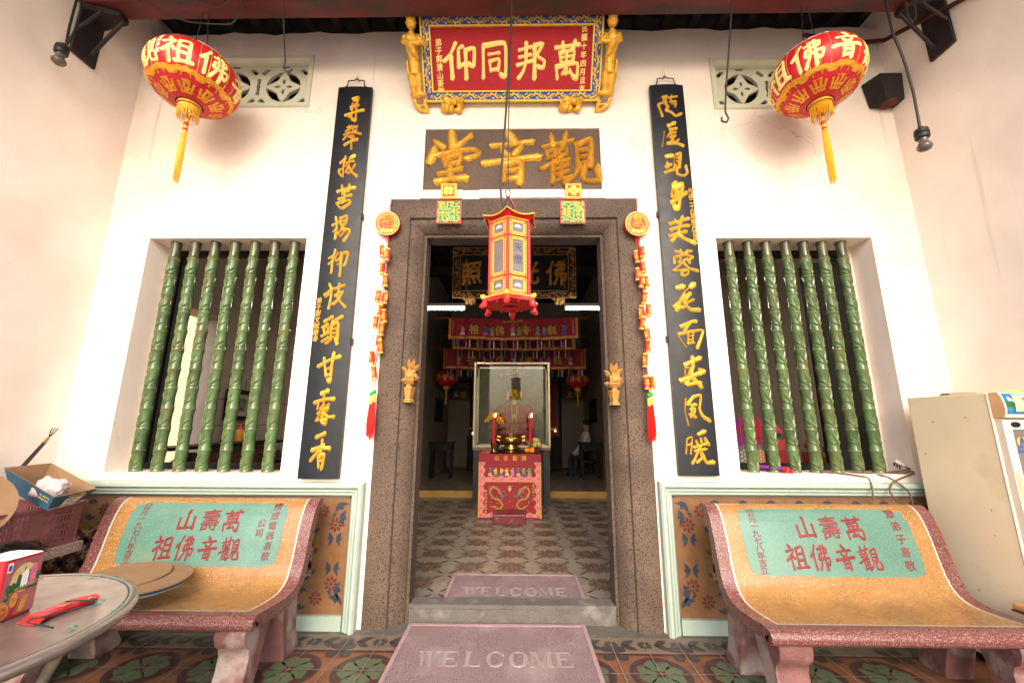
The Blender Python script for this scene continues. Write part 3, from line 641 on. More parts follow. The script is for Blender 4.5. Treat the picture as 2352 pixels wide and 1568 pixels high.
def window(hole, x0, x1, face, side, lab):
    a, b, c, d = hole
    mb = MB(); y = YW + .215; w = .055                      # plaster lip and black timber frame behind the bars
    if side < 0: mb.box((a, y, c), (a + w, y + .03, d), 0)
    else: mb.box((b - w, y, c), (b, y + .03, d), 0)
    y += .035
    mb.box((a, y, d - .055), (b, y + .05, d), 1); mb.box((a, y, c), (b, y + .05, c + .05), 1); mb.box((a, y - .002, c), (a + .07, y + .048, d), 1); mb.box((b - .07, y - .002, c), (b, y + .048, d), 1)
    fr = link('window', mb, [PLASTER, BLACKW], FW)
    if lab: fr['label'] = lab
    first = None
    for i in range(7):
        x = x0 + (x1 - x0) * i / 6
        if first is None: first = make_bar(fr, x, YW + .09, c, d, face, side); fx = x
        else:
            o = first.copy(); COL.objects.link(o); o.parent = fr; th = random.uniform(-.16, .16); lc = Vector((fx, YW + .09, 0)) - wloc(fr); o.rotation_euler.z = th; o.location = lc + Vector((x - fx + random.uniform(-.004, .004), 0, 0)) - Matrix.Rotation(th, 3, 'Z') @ lc
    if side < 0:
        mb = MB(); mb.box((a + .075, YW + .27, c + .05), (a + .17, YW + .30, d - .06)); mb.box((a + .09, YW + .266, c + .2), (a + .155, YW + .27, d - .25)); link('shutter', mb, BLACKW, fr)
    else:
        mb = MB(); mb.hexa([(b - .40, YW + .27, c + .05), (b - .07, YW + .27, c + .05), (b - .07, YW + .31, c + .05), (b - .40, YW + .31, c + .05), (b - .40, YW + .27, d - .14), (b - .07, YW + .27, d - .06), (b - .07, YW + .31, d - .06), (b - .40, YW + .31, d - .14)]); link('shutter', mb, BLACKW, fr)
window(WL, -2.925, -1.90, -PI / 2 - .62, -1, 'left window with seven green bamboo bars')
window(WR, 1.768, 2.70, -PI / 2 + .35, 1, 'right window with seven green bamboo bars')

def vent(hole):
    x0, x1, z0, z1 = hole; w, h = x1 - x0, z1 - z0
    mb = MB(); mb.sweep([(x1, z0), (x1, z1), (x0, z1), (x0, z0)][::-1], [(.0, -.004), (-.012, -.016), (-.04, -.012), (-.05, .004), (-.06, .02), (-.065, .06)], YW, close=True)
    fr = link('vent', mb, VENTC, FW)
    px0, px1, pz0, pz1 = x0 + .062, x1 - .062, z0 + .055, z1 - .07
    asp = (px1 - px0) / (pz1 - pz0); cw = 1.0
    def hole_at(u, v):
        X = u * asp * 2; Yv = (v - .5) * 2           # panel: height -1..1
        n = max(1, round(asp)); cell = asp * 2 / n; cx = (X % cell) - cell / 2; r = math.hypot(cx, Yv); a = math.atan2(Yv, cx)
        if .74 - (.36 * abs(math.sin(2 * a)) ** .8 - .035) < r < .74: return True
        for q in range(4):
            t = q * PI / 2; lx = cx * math.cos(t) + Yv * math.sin(t); ly = -cx * math.sin(t) + Yv * math.cos(t)
            if ((lx - .26) / .13) ** 2 + (ly / .055) ** 2 < 1: return True
        for sx in (1, -1):
            for sy in (1, -1):
                dx, dy = cx - sx * cell * .39, Yv - sy * .74
                if ((dx - .05 * sx) / .11) ** 2 + ((dy + .05 * sy) / .09) ** 2 < 1 or ((dx + .07 * sx) / .11) ** 2 + ((dy - .07 * sy) / .085) ** 2 < 1: return True
        ex = cell / 2 - abs(cx)
        if ex < .10 * (1 - .5 * abs(math.sin(Yv * 9))) and abs(Yv) < .42 and 1 < X < asp * 2 - 1: return True
        if abs(cx) < .16 and Yv > .93: return True
        return False
    nu, nv = 132, 64; dp = .03; y = YW + .055
    G = [[not hole_at((i + .5) / nu, (j + .5) / nv) for i in range(nu)] for j in range(nv)]
    mb = MB(); X = lambda i: px0 + (px1 - px0) * i / nu; Z = lambda j: pz0 + (pz1 - pz0) * j / nv
    for j in range(nv):
        i = 0
        while i < nu:
            if G[j][i]:
                k = i
                while k < nu and G[j][k]: k += 1
                mb.box((X(i), y, Z(j)), (X(k), y + dp, Z(j + 1))); i = k
            else: i += 1
    link('pierced_panel', mb, VENTC, fr)
    mb = MB(); mb.box((x0 - .02, YW + .30, z0 - .02), (x1 + .02, YW + .32, z1 + .02)); link('back_board', mb, BLACKW, fr)
vent(VL); vent(VR)

# tiled dado with mint mouldings
def dado(side):
    if side < 0: xa, xb, zt = XL, -1.105, .965
    else: xa, xb, zt = XR, 1.01, .985
    s_ = side
    # moulding: path along the top then down beside the door frame
    mb = MB(); prof = [(0, 0), (0, -.055), (-.012, -.07), (-.03, -.072), (-.04, -.058), (-.048, -.05), (-.062, -.048), (-.07, -.036), (-.085, -.034), (-.098, -.018), (-.102, -.004)]
    path = [(xa, zt), (xb, zt), (xb, 0)]
    if side < 0: mb.sweep(path, prof, YW - .002)
    else: mb.sweep(path[::-1], prof, YW - .002)
    mb.box((xa, YW - .03, 0), (xb + s_ * .10, YW - .003, .095))
    md = link('moulding', mb, MINT, FW, smooth=True, ang=25)
    mb = MB(); y = YW - .004; t = .2; xi = xb + s_ * .10; z0, z1 = .095, zt - .10
    mb.box((xa, y, z0), (xi, YW + .001, z1), 0)
    P = lambda u, v, h: Vector((xi + s_ * u, y - h, z0 + v))     # u runs away from the door
    def fl(poly, h, mi): mb.prism([(u, v) for u, v in poly], P, h, mi, side=False)
    def flower(u, v, r, col=3, n=8):
        for i in range(n): fl(petal(u, v, i * 2 * PI / n + .1, r * .25, r, r * .2), .0022, col)
        fl(circ(u, v, r * .2, 8), .0034, 4)
    def cross(u, v, r):
        for i in range(4):
            for b in (-.45, 0, .45): fl(petal(u, v, i * PI / 2 + b, r * .25, r * (1 if b == 0 else .85), r * .13), .0022 + .0006 * b, 1)
    def bleaf(u, v, a, L, bend=1): fl(petal(u, v, a, -L / 2, L / 2, L * .16, bend=bend * L * .22), .0024, 4); fl(petal(u, v, a + bend * .9, -L * .1, L * .35, L * .13), .003, 4)
    Wd = abs(xa - xi); Hh = z1 - z0
    fl([(.21, .20), (Wd, .20), (Wd, Hh - .2), (.21, Hh - .2)], .001, 1)                 # ochre inner border
    fl([(.25, .235), (Wd, .235), (Wd, Hh - .235), (.25, Hh - .235)], .0018, 2)          # cream lattice field
    nz_ = 2; step = (Hh - .47) / nz_
    for k in range(int((Wd - .25) / step) + 1):
        for j in range(nz_):
            cu, cv = .25 + step * (k + .5), .235 + step * (j + .5)
            for q in range(4):
                a = q * PI / 2; w = .026; r1 = step / 2
                p = [(r1, -w), (r1, w), (w, r1), (-w, r1)]
                fl([(cu + x * math.cos(a) - yv * math.sin(a), cv + x * math.sin(a) + yv * math.cos(a)) for x, yv in p], .0026, 3)
            for q in range(4): fl(petal(cu, cv, q * PI / 2, .008, .055, .014), .0028, 1 if q % 2 else 4)
        for j in range(nz_ + 1):
            cu, cv = .25 + step * k, .235 + step * j
            for q in range(4): fl(petal(cu, min(max(cv, .25), Hh - .25), q * PI / 2 + PI / 4, .006, .05, .012), .0029, 4 if q % 2 else 1)
    n = int(Hh / t + .5)
    for i in range(1, int(Hh / .1)):                                                    # vertical border beside the door
        v = i * Hh / 8
        if i > 7: break
        if i % 4 == 2 or i % 4 == 0 and i != 4: flower(.10, v, .052) if i % 4 == 2 else None
        if i == 4: cross(.10, v, .058)
        if i % 2 == 1 and 2 < i < 7:
            for q in (1, -1): bleaf(.10 + q * .045, v, PI / 2, .10, q)
    for zc in (.10, Hh - .10):
        sg = 1 if zc < .3 else -1
        bleaf(.06, zc - sg * .02, sg * .5, .12, 1); bleaf(.035, zc + sg * .05, PI / 2, .12, -1); bleaf(.11, zc + sg * .03, PI / 4 * sg, .05, 1)
        for k in range(1, int(Wd / .1)):
            u = .10 + k * .1
            if k % 4 == 1: flower(u, zc, .05)
            elif k % 4 == 3: cross(u, zc, .055)
            else:
                for q in (1, -1): bleaf(u, zc + q * .04, 0, .09, q)
    for k in range(1, int(Wd / t) + 1): fl([(k * t - .0012, 0), (k * t + .0012, 0), (k * t + .0012, Hh), (k * t - .0012, Hh)], .0042, 5)
    for j in range(1, 4): v = j * t - .02; fl([(0, v - .0012), (Wd, v - .0012), (Wd, v + .0012), (0, v + .0012)], .0044, 5)
    fl([(0, 0), (.012, 0), (.012, Hh), (0, Hh)], .0046, 5); fl([(0, Hh - .014), (Wd, Hh - .014), (Wd, Hh), (0, Hh)], .0046, 5)
    link('dado_tiles', mb, [D_BASE, D_OCH, D_CRM, D_MAR, D_BLU, D_GRT], FW)
dado(-1); dado(1)

# ---------------------------------------------------------------- side walls and room shell
mb = MB(); mb.box((XL - .3, .35, -.05), (XL, 3.395, 5.3))
solo('side_wall', mb, SIDEPL, 'peach plaster side wall behind the crate and the round table', 'wall')
mb = MB(); mb.box((XR, .35, -.05), (XR + .3, 3.395, 5.3))
solo('side_wall', mb, SIDEPL, 'peach plaster side wall behind the cream refrigerator', 'wall')
def hall_wall_left():                     # pierced by a bright doorway seen through the left window
    t = thing('hall_side_wall', 'dim hall wall with a bright doorway behind the left window bars', 'wall', (XL, 4, 0))
    mb = MB(); a, b, z = 3.95, 4.50, 2.57
    mb.box((XL - .25, 3.4, 0), (XL, a, 5.3)); mb.box((XL - .25, b, 0), (XL, 8.5, 5.3)); mb.box((XL - .25, a, z), (XL, b, 5.3))
    mb.box((XL - .001, b + .002, 1.93), (XL + .012, 8.4, 1.945))
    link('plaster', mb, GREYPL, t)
    mb = MB()
    for yy in [b + .25 + i * .3 for i in range(10)]: mb.box((XL, yy, .1), (XL + .004, yy + .008, 1.93))
    for zz in (.6, 1.0, 1.35, 1.65): mb.box((XL, b + .1, zz), (XL + .0042, 8.3, zz + .008))
    link('tile_joints', mb, D_GRT, t)
    mb = MB(); mb.box((XL - .02, a - .07, .1), (XL + .02, a - .002, z + .1)); mb.box((XL - .02, b + .002, .1), (XL + .02, b + .07, z + .1)); mb.box((XL - .02, a, z + .002), (XL + .02, b, z + .1))
    link('door_frame', mb, M('tan_door_frame', (.45, .36, .29), .6), t)
hall_wall_left()
mb = MB(); mb.box((-6.5, 5.0, 0), (-3.72, 5.2, 4)); solo('added_yard_wall', mb, WARMW, 'added wall coloured for warm light in the doorway behind left window', 'wall')  # wall added and turned to catch daylight, so the doorway looks bright
mb = MB(); mb.box((-3.75, 4.17, .1), (-3.70, 4.20, 2.55)); solo('door_post', mb, M('yellow_trim', (.7, .55, .2), .5), 'thin dark yellow post in the bright doorway behind left window', 'post')
mb = MB(); mb.box((XR, 3.4, 0), (XR + .25, 8.5, 5.3)); mb.box((XR - .012, 3.5, 1.93), (XR, 8.4, 1.945))
for i in range(10): mb.box((XR - .004, 3.7 + i * .3, .1), (XR, 3.708 + i * .3, 1.93))
for zz in (.6, 1.0, 1.35, 1.65): mb.box((XR - .0042, 3.5, zz), (XR, 8.3, zz + .008))
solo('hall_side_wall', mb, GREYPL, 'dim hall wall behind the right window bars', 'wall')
mb = MB(); mb.box((XR - .05, 4.05, .1), (XR - .006, 4.42, 2.2)); solo('hall_door', mb, PALEBR, 'pale brown door leaf behind the right window bars', 'door')
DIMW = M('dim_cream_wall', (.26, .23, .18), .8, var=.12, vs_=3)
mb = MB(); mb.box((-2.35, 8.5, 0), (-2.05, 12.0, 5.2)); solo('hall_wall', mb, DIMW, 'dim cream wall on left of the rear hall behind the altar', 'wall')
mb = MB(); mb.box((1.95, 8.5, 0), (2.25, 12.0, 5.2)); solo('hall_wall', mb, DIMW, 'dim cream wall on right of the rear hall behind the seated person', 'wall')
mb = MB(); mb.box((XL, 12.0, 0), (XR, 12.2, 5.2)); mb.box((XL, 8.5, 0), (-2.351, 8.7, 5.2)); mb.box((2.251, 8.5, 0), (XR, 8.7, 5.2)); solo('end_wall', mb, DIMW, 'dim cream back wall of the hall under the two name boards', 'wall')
mb = MB(); mb.box((-2.05, 8.44, .16), (-1.97, 8.498, 4.6)); solo('wall_strip', mb, M('pale_cream_strip', (.5, .44, .34), .7), 'pale cream pilaster edge at left of the rear hall', 'pilaster')

# ================================================================ BEAM, BRACKETS, CABLES
mb = MB(); mb.bbox((XL - .1, 2.50, 4.62), (XR + .1, 2.655, 4.98), .012)
solo('roof_beam', mb, BEAMRED, 'worn dark red beam spanning the porch above the name plaque', 'beam')
def bracket(xw, s_, lab):
    t = thing('beam_bracket', lab, 'bracket', (xw, 2.6, 4.2), 'iron brackets under the beam ends')
    mb = MB(); mb.bbox((xw, 2.52, 4.19), (xw + s_ * .025, 2.70, 4.617), .004)
    link('wall_plate', mb, DARKIRON, t)
    mb = MB(); mb.hexa([(xw + s_ * .026, 2.50, 4.565), (xw + s_ * .26, 2.58, 4.575), (xw + s_ * .26, 2.66, 4.575), (xw + s_ * .026, 2.70, 4.565), (xw + s_ * .026, 2.50, 4.617), (xw + s_ * .26, 2.58, 4.617), (xw + s_ * .26, 2.66, 4.617), (xw + s_ * .026, 2.70, 4.617)])
    link('beam_plate', mb, DARKIRON, t)
    mb = MB(); mb.tube([(xw + s_ * .25, 2.63, 4.575), (xw + s_ * .02, 2.655, 4.29)], .014, 8)
    mb.tube([(xw + s_ * .02, 2.53, 4.40), (xw + s_ * .16, 2.54, 4.565)], .012, 8); link('brace_rod', mb, DARKIRON, t)
bracket(XL, 1, 'black iron bracket under the beam end above the left lantern')
bracket(XR, -1, 'black iron bracket under the beam end above the dark speaker')

def hang(pts, Y, r, mat, mb, k=6): mb.tube([onY(x, y, yy) for x, y, yy in pts], r, k)
def bulb(pts, end, lab, r=.035):
    mb = MB(); t = None
    e = onY(*end); t = thing('light_bulb', lab, 'light bulb', e - Vector((0, 0, .12)), 'bulb holders hanging on cables')
    for line in pts:
        mb = MB(); mb.tube(spl([onY(*q) for q in line], 6), .008, 8); link('cable', mb, CABLE, t, smooth=True)
    mb = MB(); mb.lathe([(.012, .08), (.016, .06), (.036, .058), (.04, .03), (.034, .026), (.04, .02), (.038, -.005), (.03, -.012)], e, 16); link('holder', mb, CABLE, t, smooth=True)
    mb = MB(); mb.lathe([(.026, -.012), (.024, -.035), (.032, -.05), (.04, -.065), (.04, -.078), (.03, -.092), (.012, -.1), (0, -.101)], e, 18); link('bulb', mb, M('smoky_bulb_glass', (.10, .08, .07), .25, spec=.6) if 'smoky_bulb_glass' not in bpy.data.materials else bpy.data.materials['smoky_bulb_glass'], t, smooth=True)
bulb([[(184, -30, 2.42), (160, 60, 2.40), (151, 105, 2.39), (143, 116, 2.38)], [(186, -30, 2.42), (186, 20, 2.41), (172, 70, 2.40), (145, 116, 2.38)]], (140, 122, 2.38), 'dark bulb hanging on a doubled black cable near the left bracket')
bulb([[(2027, -30, 2.42), (2042, 40, 2.41), (2052, 80, 2.40), (2075, 135, 2.40), (2098, 215, 2.40), (2114, 300, 2.40)]], (2119, 316, 2.40), 'dark bulb hanging on a single long cable beside the speaker')
mb = MB()
mb.tube(spl([onY(q[0], q[1], 2.46) for q in ((300, -20), (350, 10), (400, 38), (440, 52), (530, 56), (555, 20), (552, -20))], 6), .005, 6)
mb.tube(spl([onY(q[0], q[1], 2.455) for q in ((430, -20), (455, 8), (500, 20), (530, 0), (535, -20))], 6), .005, 6)
solo('loose_cable', mb, CABLEG, 'grey looped cable sagging across the beam above left lantern', 'cable', smooth=True)
mb = MB(); mb.tube(spl([onY(q[0], q[1], 2.45) for q in ((2079, -20), (2084, 30), (2095, 49), (2104, 40), (2096, -20))], 6), .005, 6)
solo('loose_cable', mb, CABLEG, 'short grey cable loop beside the right beam bracket', 'cable', smooth=True)
mb = MB(); mb.tube(spl([onY(*q) for q in ((653, -30, 2.44), (652, 60, 2.44), (655, 140, 2.44), (651, 158, 2.44), (662, 166, 2.44), (672, 160, 2.43))], 6), .0055, 8)
solo('wire_hook', mb, CABLEG, 'bent wire hook hanging in front of the left vent', 'hook', smooth=True)
mb = MB(); mb.tube(spl([onY(*q) for q in ((1683, -30, 2.44), (1676, 90, 2.44), (1668, 200, 2.44), (1666, 255, 2.44), (1673, 272, 2.44), (1668, 281, 2.44), (1658, 278, 2.44), (1658, 270, 2.44))], 6), .0065, 8)
solo('wire_hook', mb, CABLEG, 'long wire with curled end hanging in front of right vent', 'hook', smooth=True)
mb = MB(); c0 = onX(2037, 86, 3.25); mb.tube([onX(2300, -45, 3.25), onX(2210, 0, 3.25), c0 + Vector((0, .03, 0)), Vector((3.0, 3.05, c0.z + .03)), Vector((2.6, 3.05, 4.86))], .017, 10)
solo('conduit_pipe', mb, BEAMRED, 'thin dark red conduit running down the right wall to the corner', 'pipe', smooth=True)
def speaker():
    c = onX(2028, 212, 3.20)
    t = thing('wall_speaker', 'dark boxy speaker mounted high in the right corner', 'speaker', (XR, 3.0, 4.09))
    mb = MB(); a = [(2.99, 3.05), (3.05, 2.90), (3.262, 2.90), (3.262, 3.06)]
    mb.hexa([(3.07, 3.06, 4.09), (3.11, 2.95, 4.09), (3.268, 2.95, 4.09), (3.268, 3.06, 4.09), (3.035, 3.06, 4.325), (3.085, 2.93, 4.325), (3.268, 2.93, 4.325), (3.268, 3.06, 4.325)])
    link('box', mb, DARKIRON, t)
    mb = MB(); mb.lathe([(.03, 0), (.045, -.006), (.06, 0), (.062, .008)], (3.185, 3.005, 4.083), 20); link('port_ring', mb, BEAMRED, t, smooth=True)
speaker()

# ================================================================ RED NAME PLAQUE
def name_plaque():
    b0 = Vector((-.055, 3.035, 4.16)); up = Vector((0, 2.71 - 3.035, 4.705 - 4.16)); Hh = up.length; up.normalize(); Wd = 1.53
    P0 = plane(b0, (1, 0, 0), up)                       # u -Wd/2..Wd/2, v 0..Hh, h towards viewer
    t = thing('name_plaque', 'red plaque with four yellow characters in blue and gold frame', 'plaque', b0)
    mb = MB(); mb.prism([(-Wd / 2 + .01, .01), (Wd / 2 - .01, .01), (Wd / 2 - .01, Hh - .01), (-Wd / 2 + .01, Hh - .01)], P0, .0, 0, -.03); link('board', mb, SIGNRED, t)
    fw = .085; mb = MB()
    def bar(poly, h, mi, h0=-.035): mb.prism(poly, P0, h, mi, h0)
    o = [(-Wd / 2, 0), (Wd / 2, 0), (Wd / 2, Hh), (-Wd / 2, Hh)]; inn = [(-Wd / 2 + fw, fw), (Wd / 2 - fw, fw), (Wd / 2 - fw, Hh - fw), (-Wd / 2 + fw, Hh - fw)]
    def lerp(k): return [(a[0] + (c[0] - a[0]) * k, a[1] + (c[1] - a[1]) * k) for a, c in zip(o, inn)]
    for i in range(4):
        j = (i + 1) % 4
        for k0, k1, h, mi in ((0, .16, .03, 0), (.16, .86, .016, 1), (.86, 1, .026, 0)):
            A, B = lerp(k0), lerp(k1); bar([A[i], A[j], B[j], B[i]], h, mi)
    # golden scrollwork over the blue ground
    def scroll(cx, cy, ang, s_):
        c, s2 = math.cos(ang), math.sin(ang)
        def tr(x, y): return (cx + x * c - y * s2, cy + x * s2 + y * c)
        def strip(pts, w):
            for a, b in zip(pts, pts[1:]):
                d = Vector((b[0] - a[0], b[1] - a[1])); 
                if d.length < 1e-6: continue
                d.normalize(); n = Vector((-d.y, d.x)) * w; e = d * w * .5
                bar([tr(a[0] - n.x - e.x, a[1] - n.y - e.y), tr(b[0] - n.x + e.x, b[1] - n.y + e.y), tr(b[0] + n.x + e.x, b[1] + n.y + e.y), tr(a[0] + n.x - e.x, a[1] + n.y - e.y)], .024, 2, .012)
        sp = [(.018 * (1 - q / 11) * math.cos(q * .62) - .02, s_ * .018 * (1 - q / 11) * math.sin(q * .62)) for q in range(10)]
        strip(sp, .005); strip([(-.002, 0), (.02, s_ * .018), (.045, s_ * .006), (.065, -s_ * .014)], .0058)
        for px, py, a2 in ((.03, -s_ * .014, -.5 * s_), (.052, s_ * .016, .6 * s_), (.012, s_ * .022, 1.2 * s_)): bar([tr(*q) for q in petal(px, py, a2, -.016, .016, .006)], .022, 2, .012)
    n = 15
    for i in range(n):
        x = -Wd / 2 + .09 + (Wd - .18) * i / (n - 1)
        scroll(x, fw * .5, 0, 1 if i % 2 else -1); scroll(x, Hh - fw * .5, 0, 1 if i % 2 else -1)
    for i in range(6):
        y = .10 + (Hh - .2) * i / 5
        scroll(-Wd / 2 + fw * .5, y, PI / 2, 1 if i % 2 else -1); scroll(Wd / 2 - fw * .5, y, PI / 2, 1 if i % 2 else -1)
    link('frame', mb, [GOLDP, BLUE, GOLDP], t)
    M('yellow_letters', (.92, .74, .22), .45, var=.03)
    for ch, x, w, h in zip('仰同邦萬', (1062, 1138, 1220, 1297), (70, 58, 66, 60), (86, 84, 88, 92)):
        mb = MB(); q = (x - 1176) / 391 * Wd * .99; put(mb, ch, P0, q, Hh * .49, w / 391 * Wd, h / 205 * Hh, .001, .012)
        link('character', mb, bpy.data.materials['yellow_letters'], t, smooth=True)
    mb = MB()
    for k, ch in enumerate('民國十年四月旦吉'): put(mb, ch, P0, .61 - .0 * k, Hh * (.84 - .098 * k), .05, .052, .001, .006, wgt=.03)
    for k, ch in enumerate('弟子郭清山荅謝'): put(mb, ch, P0, -.62, Hh * (.70 - .094 * k), .055, .055, .001, .006, wgt=.03)
    link('small_lettering', mb, bpy.data.materials['yellow_letters'], t)
    for s_ in (-1, 1):                                   # gilded attendant holding each end of the frame
        u0 = s_ * (Wd / 2 + .045); mb = MB(); Q = lambda u, v, h: P0(u0 - s_ * (u * 1.25 + .008), v, h * 1.3)   # +u towards the frame
        def limb(pts, rs, n=10): mb.tube([Q(*p) for p in pts], rs, n)
        limb([(-.02, .20, .03), (-.02, .28, .03), (-.022, .34, .035), (-.028, .40, .04), (-.028, .46, .04), (-.022, .50, .04)], [.048, .046, .044, .056, .055, .03])
        limb([(-.022, .49, .04), (-.020, .53, .045)], [.02, .018]); mb.ball(Q(-.020, .56, .05), .042, 14, sc=(1, 1, 1.15))
        limb([(-.02, .555, .08), (-.018, .548, .09)], [.008, .006]); limb([(-.05, .565, .05), (-.056, .57, .05)], [.012, .006]); limb([(.01, .565, .05), (.016, .57, .05)], [.012, .006])
        limb([(-.044, .585, .05), (-.022, .592, .055), (.004, .585, .05)], [.02, .026, .02]); limb([(-.04, .59, .05), (-.058, .625, .045)], [.012, .004]); limb([(.0, .59, .05), (.012, .625, .045)], [.012, .004]); limb([(-.02, .60, .05), (-.02, .62, .05)], [.014, .008])
        limb([(-.07, .475, .04), (-.075, .43, .06), (-.02, .405, .09), (.04, .41, .085)], [.022, .024, .022, .016]); limb([(.02, .475, .04), (.03, .44, .07), (.055, .415, .085)], [.02, .02, .013])
        limb([(-.03, .41, .09), (-.005, .34, .07), (.015, .31, .05)], [.026, .024, .01])
        for k in range(4): limb([(.05, .40 + .012 * k, .085), (.075, .398 + .013 * k, .06)], [.007, .005])
        for q in (-.042, .0): limb([(q, .21, .03), (q + .002, .13, .03), (q + .004, .075, .03), (q + .006, .066, .055)], [.034, .03, .022, .016])
        limb([(-.075, .32, .0), (-.07, .2, .0), (-.062, .11, .0)], [.012, .018, .01])
        limb([(-.06, .055, .03), (.0, .05, .04), (.05, .058, .03)], [.018, .026, .014])
        limb([(-.05, .045, .02), (-.035, .0, .02), (-.03, -.03, .02), (.0, -.06, .02), (.04, -.085, .01)], [.014, .02, .014, .018, .01]); limb([(.045, .05, .01), (.03, .0, .01), (.04, -.05, .01), (.05, -.09, .01)], [.016, .022, .02, .014]); limb([(-.03, -.02, .02), (.035, -.03, .02)], .007)
        f = link('gilded_attendant', mb, GOLD, t, smooth=True); remesh(f, .0055, .006, .02)
    for s_ in (-1, 1):
        mb = MB(); cx = s_ * .52 - .0
        rnd = random.Random(5)
        for i in range(46): mb.ball(P0(cx + rnd.uniform(-.085, .085), rnd.uniform(-.075, .02), rnd.uniform(.0, .05)), rnd.uniform(.012, .03), 8)
        f = link('lion_bracket', mb, GOLD, t, smooth=True); remesh(f, .006, .012, .018)
name_plaque()

# ================================================================ STONE PLAQUE, TILES, SEALS
def stone_plaque():
    t = thing('stone_plaque', 'brown granite plaque with three raised gold characters above the door', 'plaque', (-.05, YW, 3.33))
    mb = MB(); mb.bbox((-.81, YW + .012, 3.327), (.71, YW + .06, 3.918), .006); link('slab', mb, GRANPL, t)
    P = wallp(YW + .011); hg = M('hammered_gold', (.66, .35, .045), .34, .6, var=.15, vs_=40, bump=.9, bs=90)
    for ch, x0, y0, x1, y1 in (('堂', 979, 300, 1107, 421), ('音', 1106, 298, 1242, 425), ('觀', 1241, 302, 1379, 424)):
        mb = MB(); a, b = onY(x0, y1, YW), onY(x1, y0, YW); put(mb, '#' + ch, P, (a.x + b.x) / 2, (a.z + b.z) / 2, (b.x - a.x) * .97, (b.z - a.z) * .97, 0, .030)
        link('character', mb, hg, t, smooth=True, ang=55)
stone_plaque()
for px in (1031, 1317):
    c = onY(px, 440, YW - .02); Pp = plane((c.x, YW - .018, c.z), (1, 0, 0), (0, 0, 1)); mb = MB(); r = .068
    mb.bbox((c.x - r, YW - .030, c.z - r * 1.05), (c.x + r, YW + .0, c.z + r * 1.05), .006, 0)
    Pp = plane((c.x, YW - .0305, c.z), (1, 0, 0), (0, 0, 1))
    mb.prism([(-r * .72, -r * .76), (r * .72, -r * .76), (r * .72, r * .76), (-r * .72, r * .76)], Pp, .001, 1, 0)
    for k in range(4):
        a = PI / 4 * (2 * k + (0 if px > 1200 else 1)); 
        for b in (-.28, .28): mb.prism(petal(0, 0, a + b, .008, .048, .013), Pp, .007, 0, .001)
    for k in range(4): mb.prism(petal(0, 0, PI / 2 * k + (PI / 4 if px > 1200 else 0), .008, .032, .007), Pp, .004, 0, .001)
    mb.ball(Pp(0, 0, .006), .011, 10, 0)
    for k in range(11):
        for q in (-1, 1):
            d = -r * .86 + r * 1.72 * k / 10; mb.ball(Pp(d, q * r * .9, .001), .006, 6, 0); mb.ball(Pp(q * r * .86, d, .001), .006, 6, 0)
    solo('flower_tile', mb, [GOLDP, BORDR], 'gold flower tile on red ground ' + ('above the left green seal' if px < 1200 else 'above the right green seal'), 'tile', 'gold flower tiles under the stone plaque')
SEAL = {'a': [[(0, 0), (3, 0), (3, 1), (0, 1), (0, 2)], [(4, 0), (4, 4)], [(0, 2), (4, 2)], [(2, 3), (0, 3), (0, 4)], [(2, 2), (2, 5)], [(3, 3), (3, 4), (4.4, 4)], [(0, 5), (4.4, 5)], [(2, 5), (2, 9)], [(1, 6), (1, 7), (0, 7), (0, 9)], [(3, 6), (3, 7), (4, 7), (4, 9)], [(0, 6), (4.4, 6)], [(2, 9), (3.4, 9)]],
        'b': [[(0, 0), (2, 0), (2, 1), (0, 1), (0, 2)], [(4, 0), (4, 1), (2, 1)], [(0, 2), (4.2, 2)], [(2, 2), (2, 9)], [(0, 3), (1, 3), (1, 5), (0, 5)], [(4, 3), (3, 3), (3, 5), (4.4, 5)], [(0, 6), (0, 9), (1, 9), (1, 6), (2, 6)], [(3, 6), (4, 6), (4, 9), (3, 9)]],
        'c': [[(0, 0), (4, 0)], [(0, 1), (2, 1), (2, 2), (4, 2), (4, 1)], [(0, 2), (0, 3), (4.2, 3)], [(0, 4), (4, 4), (4, 6), (0, 6), (0, 4)], [(0, 5), (4, 5)], [(2, 3), (2, 7)], [(0, 7), (4, 7), (4, 8)], [(1, 7), (1, 9), (0, 9)], [(2, 8), (3, 8), (3, 9), (4.4, 9)]],
        'd': [[(0, 0), (3, 0), (3, 1), (0, 1)], [(4, 0), (4, 2), (0, 2), (0, 3)], [(1, 3), (4, 3)], [(0, 4), (4.4, 4)], [(1, 5), (3, 5), (3, 7), (1, 7), (1, 5)], [(1, 6), (3, 6)], [(0, 5), (0, 8)], [(4, 5), (4, 8)], [(1, 8), (1, 9), (0, 9)], [(3, 8), (3, 9), (4.4, 9)], [(2, 7), (2, 9)]]}
for px, l, r2, lab in ((1031, 'a', 'b', 'left'), (1316, 'c', 'd', 'right')):
    c = onY(px, 486, YW - .02); s_ = .105; mb = MB(); x, z = c.x, c.z
    mb.box((x - s_, YW - .014, z - s_), (x + s_, YW - .006, z + s_), 0); mb.box((x - s_ * .9, YW - .0165, z - s_ * .9), (x + s_ * .9, YW - .013, z + s_ * .9), 1)
    for g, off in ((l, -.86), (r2, .05)):
        for ln in SEAL[g]:
            for a, b in zip(ln, ln[1:]):
                f = lambda q: (x + s_ * (off + q[0] / 4.4 * .81), z + s_ * (.82 - q[1] / 9 * 1.64)); A, B = f(a), f(b); w = .0048
                mb.box((min(A[0], B[0]) - w, YW - .0195, min(A[1], B[1]) - w), (max(A[0], B[0]) + w, YW - .016, max(A[1], B[1]) + w), 2)
    solo('seal_panel', mb, [BORDR, GREEN, SEALY], 'square green panel of yellow seal script on the %s of the lintel' % lab, 'seal panel', 'green seal panels on the door lintel')

